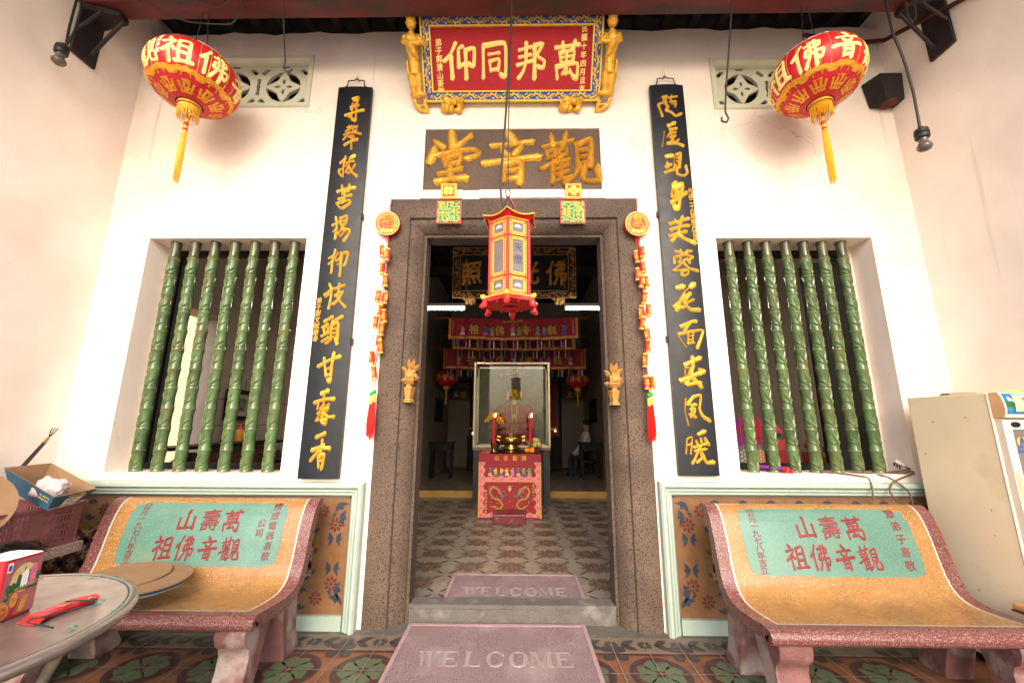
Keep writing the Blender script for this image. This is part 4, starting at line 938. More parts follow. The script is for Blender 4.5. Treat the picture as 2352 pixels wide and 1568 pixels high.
# ================================================================ COUPLET BOARDS
def couplet(xa, xb, z0, z1, chars, ys, cxs, small, sx, lab, hx):
    t = thing('couplet_board', lab, 'sign board', ((xa + xb) / 2, 3.03, z0), 'black couplet boards beside the door')
    mb = MB(); n = 10; Y = lambda f: 3.028 - .012 * math.sin(PI * f)          # slightly bowed face
    vs = []
    for i in range(n + 1): f = i / n; x = xa + (xb - xa) * f; vs += [(x, Y(f), z0), (x, Y(f), z1), (x, 3.058, z0), (x, 3.058, z1)]
    fs = []
    for i in range(n): a = 4 * i; fs += [(a, a + 4, a + 5, a + 1), (a + 2, a + 3, a + 7, a + 6), (a + 1, a + 5, a + 7, a + 3), (a, a + 2, a + 6, a + 4)]
    fs += [(0, 1, 3, 2), (4 * n, 4 * n + 2, 4 * n + 3, 4 * n + 1)]; mb.add(vs, fs); link('board', mb, BLACKB, t)
    P = lambda u, v, h: Vector((u, Y((u - xa) / (xb - xa)) - h, v))
    for ch, y, px in zip(chars, ys, cxs):
        mb = MB(); bx, by, bw, bh, _ = COUP[ch]; lo, hi = onY(bx - bw / 2, by + bh / 2, 3.02), onY(bx + bw / 2, by - bh / 2, 3.02); put(mb, '*' + ch, P, (lo.x + hi.x) / 2, (lo.z + hi.z) / 2, hi.x - lo.x, hi.z - lo.z, 0, .013)
        link('character', mb, GOLD, t, smooth=True)
    mb = MB()
    for k, ch in enumerate(small[1]):
        c = onY(small[0][0] + (small[0][2] - small[0][0]) * k / (len(small[1]) - 1), small[0][1] + (small[0][3] - small[0][1]) * k / (len(small[1]) - 1), 3.02); put(mb, ch, P, c.x, c.z, .045, .05, 0, .004, wgt=.004)
    link('small_lettering', mb, GOLD, t)
    mb = MB(); m = (xa + xb) / 2; mb.tube(spl([Vector(q) for q in ((m - .1, 3.035, z1), (m - .075, 3.035, z1 + .03), (m - .07, 3.035, z1 + .075), (m - .02, 3.04, z1 + .085), (m, 3.045, z1 + .11), (m + .02, 3.04, z1 + .085), (m + .07, 3.035, z1 + .075), (m + .075, 3.035, z1 + .03), (m + .1, 3.035, z1))], 4), .005, 6); link('hanger_wire', mb, DARKIRON, t, smooth=True)
    mb = MB(); mb.tube([(m, 3.07, z1 + .10), (m, 3.03, z1 + .12), (m + .004, 3.02, z1 + .16)], .007, 6); link('wall_hook', mb, CREAMP, t)
    for z, x in ((z0 + .62 * (z1 - z0), xa if hx < 0 else xb), (z0 + .3 * (z1 - z0), xa if hx < 0 else xb)):
        mb = MB(); mb.box((x - .012, 3.035, z), (x + .012, 3.065, z + .045)); link('side_clip', mb, DARKIRON, t)
couplet(-1.601, -1.30, .99, 4.318, '尋聲拔苦楊柳枝頭甘露香', (252, 317, 384, 451, 527, 606, 676, 758, 842, 934, 1034), (812, 805, 799, 795, 783, 775, 768, 758, 754, 741, 735), ((733, 690, 724, 778), '弟子謝文賦敬奉'), 0, 'tall black board with a tiny gold inscription halfway down its left edge', 1)
couplet(1.161, 1.452, 1.026, 4.315, '隨處現身芙蓉花面春風暖', (246, 313, 381, 450, 529, 607, 686, 768, 854, 942, 1030), (1538, 1546, 1553, 1560, 1567, 1573, 1578, 1584, 1589, 1598, 1606), ((1586, 438, 1597, 546), '光緒二十四年陽月吉旦'), 0, 'tall black board with a tiny gold inscription high on its right edge', -1)

# ================================================================ FIRECRACKER STRINGS
def crackers(disc, ch, pts, tas, lab):
    cx, cy = disc; c = onY(cx, cy, 3.0); t = thing('firecracker_string', lab, 'door decoration', onY(tas[0][0], tas[0][1] + 98, 3.0), 'firecracker strings beside the door')
    mb = MB(); P = plane(c + Vector((0, .02, 0)), (1, .05, 0), (0, -.12, 1)); r = .103
    mb.prism(circ(0, 0, r, 12), P, .022, 0, -.022); mb.prism(circ(0, 0, r * .97, 24), P, .0235, 1, .021); mb.prism(circ(0, 0, r * .90, 24), P, .0245, 0, .022)
    for k in range(28):
        a = k * 2 * PI / 28; mb.prism(circ(r * .76 * math.cos(a), r * .76 * math.sin(a), .006, 6), P, .026, 1, .024)
    for k in range(22):
        a = k * 2 * PI / 22; mb.prism(circ(r * .62 * math.cos(a), r * .62 * math.sin(a), .005, 6), P, .026, 1, .024)
    put(mb, ch, P, 0, .012, .10, .115, .024, .034, 1)
    for q in (-.035, .0, .035): mb.prism(circ(q, -.062, .02, 10, .014), P, .028, 1, .024)
    d = link('disc', mb, [RED, GOLDP], t)
    mb = MB(); mb.tube(spl([c + Vector((0, .03, .1)), c + Vector((.004, .03, .16)), c + Vector((.01, .05, .25))], 4), .003, 5)
    pl = [onY(803.9 + .3663 * a, 402 + .3663 * b, 3.01) for a, b in pts]; mid = [c - Vector((0, 0, .1))] + pl + [onY(tas[0][0], tas[0][1] - 30, 3.0)]
    for s_ in (-.008, .008): mb.tube([p + Vector((s_, .03, 0)) for p in mid[:1]] + [Vector(((mid[i].x + mid[i + 1].x) / 2 + s_, 3.04, (mid[i].z + mid[i + 1].z) / 2)) for i in range(1, len(mid) - 1)] + [mid[-1]], .0032, 5)
    for u, v in tas: mb.tube([onY(u + 2, v - 45, 3.0), onY(u, v - 8, 3.0)], .002, 5)
    link('cord', mb, CORDR, t)
    mb = MB(); rr, h = .0195, .052
    mb.lathe([(.012, -h), (rr * .95, -h), (rr, -h + .003), (rr, -h + .009), (rr * .97, -h + .011), (rr * .97, h - .011), (rr, h - .009), (rr, h - .003), (rr * .95, h), (.012, h)], (0, 0, 0), 14, mifn=lambda k: 0 if k == 4 else 1)
    for z in [-.03 + .02 * q for q in range(4)]:
        for k in range(14): a = 2 * PI * k / 14; f = plane((rr * math.cos(a) * .97, rr * math.sin(a) * .97, z), (-math.sin(a), math.cos(a), 0), (0, 0, 1)); mb.prism([(-.0016, -.0016), (.0016, -.0016), (.0016, .0016), (-.0016, .0016)], f, .0008, 1, side=False)
    cyl = lambda u, v, h2: Vector(((rr * .99 + h2) * math.sin(u / rr), -(rr * .99 + h2) * math.cos(u / rr), v)); put(mb, '祖' if len(pts) % 2 else '佛', cyl, 0, 0, .026, .05, .001, .005, 1)
    first = None
    for i, p in enumerate(pl):
        if first is None: first = link('firecracker', mb, [RED, GOLDP], None, smooth=True, ang=30); o = first
        else: o = first.copy(); COL.objects.link(o)
        o.parent = t; o.location = p - t.location + Vector((0, random.uniform(-.015, .015), 0)); o.rotation_euler = (random.uniform(-.1, .1), random.uniform(-.16, .16), random.uniform(-.9, .9))
    for k, (u, v) in enumerate(tas):
        p = onY(u, v, 3.0); mb = MB(); mb.ball(p, .017, 12); link('bead', mb, BEADG, t, smooth=True)
        mb = MB(); L = .29; mb.lathe([(.012, -.02), (.014, -.03), (.014, -.075), (.012, -.08)], p, 10, 1)
        for q in range(26):
            a = q * 2.4; r0 = .012 * math.sqrt(q / 26); dx, dy = r0 * math.cos(a), r0 * math.sin(a); mb.tube([p + Vector((dx, dy, -.07)), p + Vector((dx * 1.7, dy * 1.7, -.2)), p + Vector((dx * 1.9 + random.uniform(-.004, .004), dy * 2, -L - random.uniform(0, .05)))], [.0032, .0036, .002], 4, 0)
        link('tassel', mb, [RED, GOLDP], t)
crackers((889, 512), '福', [(203, 480), (238, 503), (200, 585), (222, 660), (175, 760), (222, 770), (188, 848), (215, 885), (165, 925), (197, 965), (178, 1040), (190, 1075), (135, 1140), (152, 1238)], [(854, 904), (860, 899)], 'string of red firecrackers under the round gold disc left of door')
crackers((1464, 513), '萬', [(1835, 478), (1800, 510), (1835, 580), (1805, 620), (1825, 670), (1858, 668), (1845, 770), (1825, 860), (1868, 850), (1830, 930), (1865, 1000), (1872, 1070), (1850, 1160), (1855, 1300), (1890, 1300)], [(1490, 908), (1495, 905)], 'string of red firecrackers under the round gold disc right of door')

# gilt vases carved on the door frame
def vase(px, y0, y1, s_, lab):
    a = onY(px, y1, 3.06); b = onY(px, y0, 3.06); H = b.z - a.z; P_ = plane((a.x, 3.085, a.z), (1, 0, 0), (0, 0, 1)); P = lambda u, v, h: P_(u * .84, v * .97, h * .75); t = thing('gilt_vase', lab, 'wall vase', a, 'gilt vases on the door jambs')
    mb = MB()
    def seg(w0, z0, d0, w1, z1, d1):
        q0 = [(-w0, 0), (-w0 * .55, d0), (w0 * .55, d0), (w0, 0)]; q1 = [(-w1, 0), (-w1 * .55, d1), (w1 * .55, d1), (w1, 0)]
        vs = [P(u, z0 * H, h) for u, h in q0] + [P(u, z1 * H, h) for u, h in q1]; mb.add(vs, [(i, i + 1, i + 5, i + 4) for i in range(3)] + [(0, 3, 2, 1), (4, 5, 6, 7)])
    seg(.052, .0, .05, .052, .035, .05); seg(.05, .035, .055, .042, .085, .045); seg(.036, .085, .045, .056, .34, .06); seg(.06, .34, .065, .05, .375, .055); seg(.032, .375, .04, .03, .44, .04); seg(.036, .44, .045, .05, .48, .055)
    link('vase_body', mb, OCHRE, t)
    mb = MB()
    for k in range(14):
        aa = k * .9; rr = .042 * (1 - k / 15); mb.ball(P(.008 + rr * math.cos(aa), (.68 + rr * math.sin(aa) / H), 0) if False else P(.008 + rr * math.cos(aa), .66 * H + rr * math.sin(aa), .02 + .03 * k / 14), .02, 8, sc=(1, .7, 1))
    for q in range(5): mb.tube([P(-.03 + .015 * q, .46 * H, .03), P(-.04 + .02 * q, .53 * H, .045), P(-.02 + .012 * q, .60 * H, .03)], [.012, .016, .01], 7)
    for u, v, a2, L in ((-.045, .80, 2.5, .05), (-.01, .90, 1.7, .06), (.02, .91, 1.3, .06), (.045, .83, .75, .055), (-.045, .53, 2.9, .045), (.055, .6, .1, .035)):
        n = 7; vs = []; fs = []
        for i in range(n + 1):
            k = i / n; w = .019 * math.sin(PI * k ** .9) + .001
            for m_, h in ((-1, .004), (0, .018 * math.sin(PI * k) + .008), (1, .004)): vs.append(P(u + math.cos(a2) * (k - .35) * L * 1.6 - math.sin(a2) * m_ * w, v * H + math.sin(a2) * (k - .35) * L * 1.6 + math.cos(a2) * m_ * w, h))
        for i in range(n):
            for j in range(2): q = 3 * i + j; fs.append((q, q + 1, q + 4, q + 3))
        mb.add(vs, fs)
    link('carved_flower', mb, OCHRE, t, smooth=True)
vase(936, 828, 924, -1, 'gilt flower vase carved on the left door jamb')
vase(1414, 838, 930, 1, 'gilt flower vase carved on the right door jamb')

# ================================================================ ROUND LANTERNS
def lantern(c, a0, lab, small):
    A, B = .30, .245; c = Vector(c); t = thing('round_lantern', lab, 'lantern', c - Vector((0, 0, .85)), 'big red lanterns under the beam')
    def sp(az, lat, h=0):
        r = A * math.cos(lat); sc = 1 + .006 * math.cos(az * 28); p = Vector((r * math.cos(az) * sc, r * math.sin(az) * sc, B * math.sin(lat)))
        n = Vector((math.cos(az) * math.cos(lat) / A, math.sin(az) * math.cos(lat) / A, math.sin(lat) / B)).normalized(); return c + p + n * h
    mb = MB(); mb.grid(168, 30, lambda u, v: sp(u * 2 * PI, -1.28 + 2.56 * v)); bd = link('shade', mb, LANRED, t, smooth=True)
    mb = MB()
    for k in range(28):
        az = (k + .5) * 2 * PI / 28; mb.tube([sp(az, -.55 + 1.6 * q / 10, .001) for q in range(11)], .0028, 5)
    link('rib', mb, LANOR, bd)
    F = lambda az0, lat0: (lambda u, v, h: sp(az0 + u / (A * math.cos(lat0)), lat0 + v / (B + .03), h))
    for k in range(8):
        mb = MB(); ch = '祖佛音觀'[k % 4]; put(mb, ch, F(a0 + k * PI / 4, -.06), 0, 0, .20, .22, .002, .004); link('character', mb, LANYEL, bd)
    mb = MB()
    for k, ch in enumerate('萬壽山觀音堂'): put(mb, ch, F(small - .55 + .2 * k, .72), 0, 0, .045, .05, .001, .003, wgt=.02)
    for k, ch in enumerate('信眾喜敬'): put(mb, ch, F(a0 - .42, .32 - .17 * k), 0, 0, .042, .042, .001, .003, wgt=.02)
    link('small_lettering', mb, CREAMP, bd)
    mb = MB()                                              # foil cloud heads round the lower half
    for k in range(9):
        f0 = F(a0 + k * PI / 4.5 + .2, -.90); f = lambda u, v, h, f0=f0: f0(u * 1.0, v * 1.0, h)
        for q in (-1, 1):
            mb.tube([f(q * .052 * (1 - i / 12) * math.cos(i * .55) + q * .006, .052 + .038 * (1 - i / 13) * math.sin(i * .55) , .002) for i in range(7)], .0045, 4)
        for i in range(7):
            a = PI * i / 6; mb.prism(circ(.06 * math.cos(a), .068 + .026 * math.sin(a), .021, 10), f, .003, 0, side=False)
        mb.prism([(-.024, .03), (.024, .03), (.016, -.06), (-.016, -.06)], f, .0025, 0, side=False)
        for u in (-.045, -.015, .015, .045):
            mb.prism([(u - .008, .012), (u + .008, .012), (u * .72 + .006, -.065), (u * .72 - .006, -.065)], f, .0032, 0, side=False)
        for v in (-.05, -.02): mb.prism([(-.05, v), (.05, v), (.047, v - .012), (-.047, v - .012)], f, .0038, 0, side=False)
    link('cloud_print', mb, LANOR, bd)
    mb = MB(); zb = -B * math.sin(1.28)
    mb.lathe([(.070, zb + .01), (.078, zb), (.078, zb - .018), (.070, zb - .02), (.062, zb - .006)], c, 28, mifn=lambda i: 1 if i == 1 else 0); link('collar', mb, [RED, GOLDP], t, smooth=True); mb = MB(); mb.lathe([(.075, -zb), (.075, -zb + .02), (.05, -zb + .022)], c, 24); link('collar', mb, [RED, GOLDP], t, smooth=True)
    mb = MB(); rnd = random.Random(3)
    for k in range(90):
        a = k * 2 * PI / 90; r = .066; p = c + Vector((r * math.cos(a), r * math.sin(a), zb - .016)); mb.tube([p, p + Vector((rnd.uniform(-.006, .006), rnd.uniform(-.006, .006), -.085 - rnd.uniform(0, .03)))], [.0026, .0015], 3)
    link('fringe', mb, TASSEL, t)
    mb = MB(); mb.tube([c + Vector((0, 0, zb - .02)), c + Vector((0, 0, zb - .16))], .004, 5, 1); mb.lathe([(.006, zb - .10), (.014, zb - .115), (.010, zb - .14), (.015, zb - .15), (.017, zb - .18), (.015, zb - .20), (.017, zb - .22), (.012, zb - .235)], c, 12, mifn=lambda i: 1 if i in (0, 3, 5) else 0)
    for k in range(44):
        a = k * 2.4; r = .014 * math.sqrt(k / 44); mb.tube([c + Vector((r * math.cos(a), r * math.sin(a), zb - .22)), c + Vector((1.5 * r * math.cos(a), 1.5 * r * math.sin(a), zb - .42)), c + Vector((1.4 * r * math.cos(a) + rnd.uniform(-.006, .006), 1.4 * r * math.sin(a) + rnd.uniform(-.006, .006), zb - .60 - rnd.uniform(0, .06)))], [.0038, .0036, .002], 4)
    link('tassel', mb, [TASSEL, RED], t)
    mb = MB()
    for q in (-.055, .055): mb.tube([c + Vector((q, 0, -zb + .01)), c + Vector((q * .4, -.01, 4.615 - c.z))], .0035, 5)
    link('hanging_wire', mb, CABLE, t)
lantern(onY(447, 183, 2.60), R_(-46 - 24), 'red round lantern beside the bulb on a doubled cable', R_(-15))
lantern(onY(1873, 178, 2.60), R_(-131 - 48), 'red round lantern hanging beside the dark boxy speaker', R_(-131))

# ================================================================ SIX-SIDED SKY LANTERN
def sky_lantern():
    cx, cy = -.05, 2.40; R = .138; z0, z1 = 2.145, 2.64; t = thing('palace_lantern', 'six-sided red and gold lantern with glass panes hanging in the doorway', 'lantern', (cx, cy, 2.05))
    V = lambda k, r: Vector((cx + r * math.cos(R_(-95 + 60 * k)), cy + r * math.sin(R_(-95 + 60 * k)), 0)); Zv = Vector((0, 0, 1))
    mb = MB()                                                # posts and rails
    for k in range(6):
        p, q = V(k, R), V(k + 1, R); mb.tube([p + Zv * z0, p + Zv * z1], .0085, 8)
        for z in (z0 + .006, z0 + .118, z1 - .118, z1 - .006): mb.tube([p + Zv * z, q + Zv * z], .0065, 6)
    link('frame', mb, RED, t)
    for k in range(6):
        p, q = V(k, R * .985), V(k + 1, R * .985); m = (p + q) / 2; ux = (q - p).normalized(); Ln = (q - p).length; P = plane(m, ux, Zv)
        pan = MB(); gl = MB()
        for za, zb in ((z0 + .012, z0 + .112), (z0 + .124, z1 - .124), (z1 - .112, z1 - .012)):
            w = Ln / 2 - .011; b = .018
            for poly in ([(-w, za), (w, za), (w - b, za + b), (-w + b, za + b)], [(w, za), (w, zb), (w - b, zb - b), (w - b, za + b)], [(w, zb), (-w, zb), (-w + b, zb - b), (w - b, zb - b)], [(-w, zb), (-w, za), (-w + b, za + b), (-w + b, zb - b)]): pan.prism(poly, P, .004, 0, -.004)
            for a_, b_, hz in ((-w, w, True), (za, zb, False)):
                n = max(3, int((b_ - a_) / .013))
                for i in range(n):
                    s_ = a_ + (b_ - a_) * (i + .5) / n
                    for e in (0, 1):
                        o = (s_, (za + b / 2) if e == 0 else (zb - b / 2)) if hz else ((-w + b / 2) if e == 0 else (w - b / 2), s_)
                        ang = (0 if hz else PI / 2) + (.7 if i % 2 else -.7); pan.prism(petal(o[0], o[1], ang, -.008, .008, .0040), P, .0052, 1, side=False)
            gl.prism([(-w + b, za + b), (w - b, za + b), (w - b, zb - b), (-w + b, zb - b)], P, -.001, 0, -.003)
            if zb - za < .2:
                for i in range(5): gl.prism(petal(0, (za + zb) / 2 - .012 if za < z0 + .05 else (za + zb) / 2, PI / 2 + (i - 2) * .62, .004, .026, .006), P, .0005, 2, side=False)
        if k == 0:
            put(gl, '天', P, 0, z0 + .305, .055, .055, 0, .0012, 1, .012); put(gl, '燈', P, 0, z0 + .225, .058, .058, 0, .0012, 1, .012)
        link('gold_panel', pan, [GOLDP, M('panel_maroon', (.22, .03, .02), .5) if k == 0 else bpy.data.materials['panel_maroon']], t); link('glass_pane', gl, [FROST, INK, M('etched_white', (.45, .42, .44), .5) if k == 0 else bpy.data.materials['etched_white']], t)
    mb = MB(); n = 8                                          # swept-up roof
    prof = [(.07, z1 + .075), (.09, z1 + .05), (.115, z1 + .03), (.145, z1 + .018), (.185, z1 + .016)]
    for k in range(6):
        for j in range(len(prof) - 1):
            pts = []
            for r, z in (prof[j], prof[j + 1]):
                for i in range(7): f = i / 6; e = (abs(f - .5) * 2) ** 2; d = V(k, 1).lerp(V(k + 1, 1), f); d = d - Vector((cx, cy, 0)); rr = r * (1 - .05 * (1 - e)); pts.append(Vector((cx, cy, 0)) + d * rr + Zv * (z + .022 * e * (r / .185) ** 2))
            mb.add(pts, [(i, i + 1, i + 8, i + 7) for i in range(6)])
    mb.add([V(k, .07) + Zv * (z1 + .075) for k in range(6)], [tuple(range(6))])
    for k in range(6): mb.add([V(k, .175) + Zv * (z1 + .028), V(k + 1, .175) + Zv * (z1 + .028), V(k + 1, R) + Zv * z1, V(k, R) + Zv * z1], [(0, 1, 2, 3)])
    rf = link('roof', mb, RED, t)
    mb = MB()
    for k in range(6):
        e = [V(k, .186).lerp(V(k + 1, .186), i / 6) + Zv * (z1 + .016 + .022 * (abs(i / 6 - .5) * 2) ** 2) for i in range(7)]; e = [Vector((cx, cy, p.z)) + (Vector((p.x, p.y, 0)) - Vector((cx, cy, 0))) * (1 - .05 * (1 - (abs(i / 6 - .5) * 2) ** 2)) for i, p in enumerate(e)]; mb.tube(e, .004, 6)
        mb.tube([V(k, R * 1.02) + Zv * (z1 - .002), V(k + 1, R * 1.02) + Zv * (z1 - .002)], .005, 6)
    link('gold_trim', mb, GOLDP, rf)
    mb = MB(); rh = .05; rb = .178                            # pierced base plate with scroll feet
    inner = [Vector((cx + rh * math.cos(2 * PI * i / 24), cy + rh * math.sin(2 * PI * i / 24), 0)) for i in range(24)]; a0 = R_(-95)
    def hexr(a):
        k = math.floor((a - a0) / (PI / 3)); d = (a - a0) - (k + .5) * PI / 3; return rb * math.cos(PI / 6) / math.cos(d) * (1 - .05 * math.cos(d * 3) ** 2)
    outer = [Vector((cx + hexr(2 * PI * i / 48) * math.cos(2 * PI * i / 48), cy + hexr(2 * PI * i / 48) * math.sin(2 * PI * i / 48), 0)) for i in range(48)]
    inn = [Vector((cx + rh * math.cos(2 * PI * i / 48), cy + rh * math.sin(2 * PI * i / 48), 0)) for i in range(48)]
    za, zb = z0 - .035, z0 - .012; vs = [p + Zv * za for p in outer] + [p + Zv * za for p in inn] + [p + Zv * zb for p in outer] + [p + Zv * zb for p in inn]; fs = []
    for i in range(48): j = (i + 1) % 48; fs += [(i, 48 + i, 48 + j, j), (96 + i, 96 + j, 144 + j, 144 + i), (i, j, 96 + j, 96 + i), (48 + i, 144 + i, 144 + j, 48 + j)]
    mb.add(vs, fs); mb.tube([p + Zv * (za - .004) for p in inn], .008, 6, close=True)
    for k in range(6): mb.add([V(k, .17) + Zv * zb, V(k + 1, .17) + Zv * zb, V(k + 1, R) + Zv * z0, V(k, R) + Zv * z0], [(0, 1, 2, 3)])
    for k in range(6):
        d = V(k, 1) - Vector((cx, cy, 0)); b = V(k, .165) + Zv * za; mb.tube([b, b - Zv * .022 + d * .004, b - Zv * .032 + d * .016], [.019, .02, .016], 8); mb.ball(b - Zv * .03 + d * .018, .016, 8)
        m = V(k, .15).lerp(V(k + 1, .15), .5) + Zv * za; mb.tube([m, m - Zv * .014], [.010, .003], 6)
    bs = link('base', mb, RED, t)
    mb = MB()
    for k in range(6):
        d = V(k, 1) - Vector((cx, cy, 0)); b = V(k, .172) + Zv * (zb + .004); mb.ball(b, .02, 10, sc=(1, 1, .8)); mb.ball(b + d * .012 + Zv * .006, .012, 8)
        m = V(k, .155).lerp(V(k + 1, .155), .5) + Zv * zb; mb.ball(m, .009, 8); mb.tube([V(k, .176) + Zv * (zb + .002), V(k + 1, .176) + Zv * (zb + .002)], .0045, 6)
    link('gold_knobs', mb, GOLDP, bs, smooth=True)
    mb = MB()
    top = Vector((cx, cy, z1 + .07))
    for s_ in (-1, 1): mb.tube(spl([Vector((cx + s_ * .075, cy - .02, z1 + .045)), Vector((cx + s_ * .07, cy - .02, z1 + .09)), Vector((cx + s_ * .035, cy - .02, z1 + .10)), Vector((cx + s_ * .03, cy - .02, z1 + .14)), Vector((cx, cy - .02, z1 + .19))], 4), .0035, 5)
    link('red_wire', mb, CORDR, t)
    mb = MB(); L = lambda pts: mb.tube(spl([onY(x, y, 2.38) for x, y in pts], 6), .0075, 8)
    L([(1178, -30), (1172, 90), (1166, 200), (1156, 340), (1150, 410), (1151, 450), (1158, 478), (1170, 494), (1180, 488), (1178, 470), (1166, 452)]); mb.tube(spl([onY(x, y, 2.385) for x, y in ((1176, -30), (1174, 60), (1171, 150), (1168, 300), (1167, 420), (1172, 444), (1167, 458), (1161, 440), (1166, 432))], 6), .004, 6); L([(1166, 455), (1160, 478), (1159, 502)])
    link('hanging_cable', mb, CABLEG, t, smooth=True)
sky_lantern()

# ================================================================ TERRAZZO BENCHES
PROF = [(.012, .352), (-.002, .365), (-.004, .388), (.008, .408), (.03, .418), (.07, .419), (.13, .411), (.22, .402), (.31, .398), (.37, .404), (.42, .424), (.455, .462), (.478, .515), (.496, .58), (.512, .65), (.53, .72), (.553, .79), (.58, .842), (.612, .872), (.645, .884), (.675, .876)]
def bench(x0, x1, yf, lab, right_txt, stretch=1.0):
    t = thing('terrazzo_bench', lab, 'bench', ((x0 + x1) / 2, yf + .3, 0), 'terrazzo benches along the temple front')
    pr = [Vector((yf + a * .98, b)) for a, b in PROF]; ss = [0]
    for a, b in zip(pr, pr[1:]): ss.append(ss[-1] + (b - a).length)
    L = ss[-1]
    def at(s):
        s = min(max(s, 0), L)
        for i in range(len(ss) - 1):
            if s <= ss[i + 1] + 1e-9: break
        f = (s - ss[i]) / (ss[i + 1] - ss[i]); p = pr[i].lerp(pr[i + 1], f)
        def tang(k): return (pr[min(k + 1, len(pr) - 1)] - pr[max(k - 1, 0)]).normalized()
        d = tang(i).lerp(tang(i + 1), f).normalized(); return p, Vector((-d.y, d.x))
    def F(u, s, h):                                          # u along x from the bench centre
        p, n = at(s); return Vector(((x0 + x1) / 2 + u, p.x + n.x * h, p.y + n.y * h))
    Wd = x1 - x0; hw = Wd / 2; rim = .075; s_l = .135; s_t = L - .012
    sg = sorted(set([0, .02, .04, .06, .08, s_l, s_l + .009, s_t] + [L * i / 60 for i in range(61)]))
    g0, g1 = .575, L - .085                                  # mint panel
    xsd = [-hw, -hw + rim, -hw + rim + .009, hw - rim - .009, hw - rim, hw]
    mb = MB()
    def cell(u, s):
        a = abs(u)
        if a > hw - rim or s < s_l: return 0
        if a > hw - rim - .009 or s < s_l + .009: return 1
        return 2
    for i in range(len(sg) - 1):
        for j in range(5):
            mb.add([F(xsd[j], sg[i], 0), F(xsd[j + 1], sg[i], 0), F(xsd[j + 1], sg[i + 1], 0), F(xsd[j], sg[i + 1], 0)], [(0, 1, 2, 3)], cell((xsd[j] + xsd[j + 1]) / 2, (sg[i] + sg[i + 1]) / 2))
    th = .062
    for i in range(len(sg) - 1):
        a, b = sg[i], sg[i + 1]; k = lambda s: th * min(1, .35 + s / .06)
        A = [F(-hw, a, -k(a)), F(hw, a, -k(a)), F(hw, b, -k(b)), F(-hw, b, -k(b))]; mb.add(A, [(0, 3, 2, 1)], 3)
        for e in (-hw, hw): mb.add([F(e, a, 0), F(e, b, 0), F(e, b, -k(b)), F(e, a, -k(a))], [(0, 1, 2, 3)], 0)
    mb.add([F(-hw, L, 0), F(hw, L, 0), F(hw, L, -th), F(-hw, L, -th)], [(0, 1, 2, 3)], 0); mb.add([F(-hw, 0, 0), F(hw, 0, 0), F(hw, 0, -th * .35), F(-hw, 0, -th * .35)], [(0, 1, 2, 3)], 3)
    seat = link('seat_slab', mb, [TERMAR, TERWHT, TERORA, LEGCON], t)
    bm = bmesh.new(); bm.from_mesh(seat.data); bmesh.ops.remove_doubles(bm, verts=bm.verts, dist=.0004); bm.to_mesh(seat.data); bm.free()
    seat.data.polygons.foreach_set('use_smooth', [True] * len(seat.data.polygons)); seat.data.set_sharp_from_angle(angle=R_(50))
    mb = MB(); rnd = random.Random(int(x0 * 100)); gu = hw - rim - .105; n = 30; m = 24    # painted panel with notched corners
    def gm(u, v):
        U = (u * 2 - 1); e = min(u, 1 - u) * 2 * gu; w = min(v, 1 - v) * (g1 - g0)
        if e + w < .035 or (e < .012 and w < .06) or (w < .012 and e < .06): return None
        return 0
    mb.grid(120, 60, lambda u, v: F((u * 2 - 1) * gu, g0 + (g1 - g0) * v + .002 * math.sin(u * 23 + x0), .0016), gm); link('painted_panel', mb, TERGRN, seat, smooth=True)
    H = g1 - g0; w1 = Wd / 1.4
    for ch, u, v, w, h in (('山', -.105, .70, .125, .125), ('壽', .045, .70, .125, .13), ('萬', .19, .70, .125, .13), ('祖', -.205, .27, .125, .135), ('佛', -.06, .27, .12, .135), ('音', .085, .27, .115, .135), ('觀', .23, .27, .13, .135)):
        mb = MB(); put(mb, ch, lambda a, b, c: F(a, b, c), (u - .02) * w1, g0 + H * v, w, h, .0022, .0032, wgt=.03); link('character', mb, MARTXT, seat)
    mb = MB()
    for k, ch in enumerate('公元一九七八年吉立'): put(mb, ch, lambda a, b, c: F(a, b, c), -gu + .085, g0 + H * (.93 - .107 * k), .05, .042, .0022, .003, wgt=.014)
    if len(right_txt) == 2:
        for k, ch in enumerate(right_txt[0]): put(mb, ch, lambda a, b, c: F(a, b, c), gu - .075, g0 + H * (.93 - .155 * k), .055, .05, .0022, .003, wgt=.014)
        for k, ch in enumerate(right_txt[1]): put(mb, ch, lambda a, b, c: F(a, b, c), gu - .15 + (.012 if k > 1 else 0), g0 + H * (.66 - .155 * k), .055, .05, .0022, .003, wgt=.014)
    else:
        for k, ch in enumerate(right_txt[0]): put(mb, ch, lambda a, b, c: F(a, b, c), gu - .085, g0 + H * (.92 - .19 * k), .062, .055, .0022, .003, wgt=.016)
    link('small_lettering', mb, MARTXT, seat)
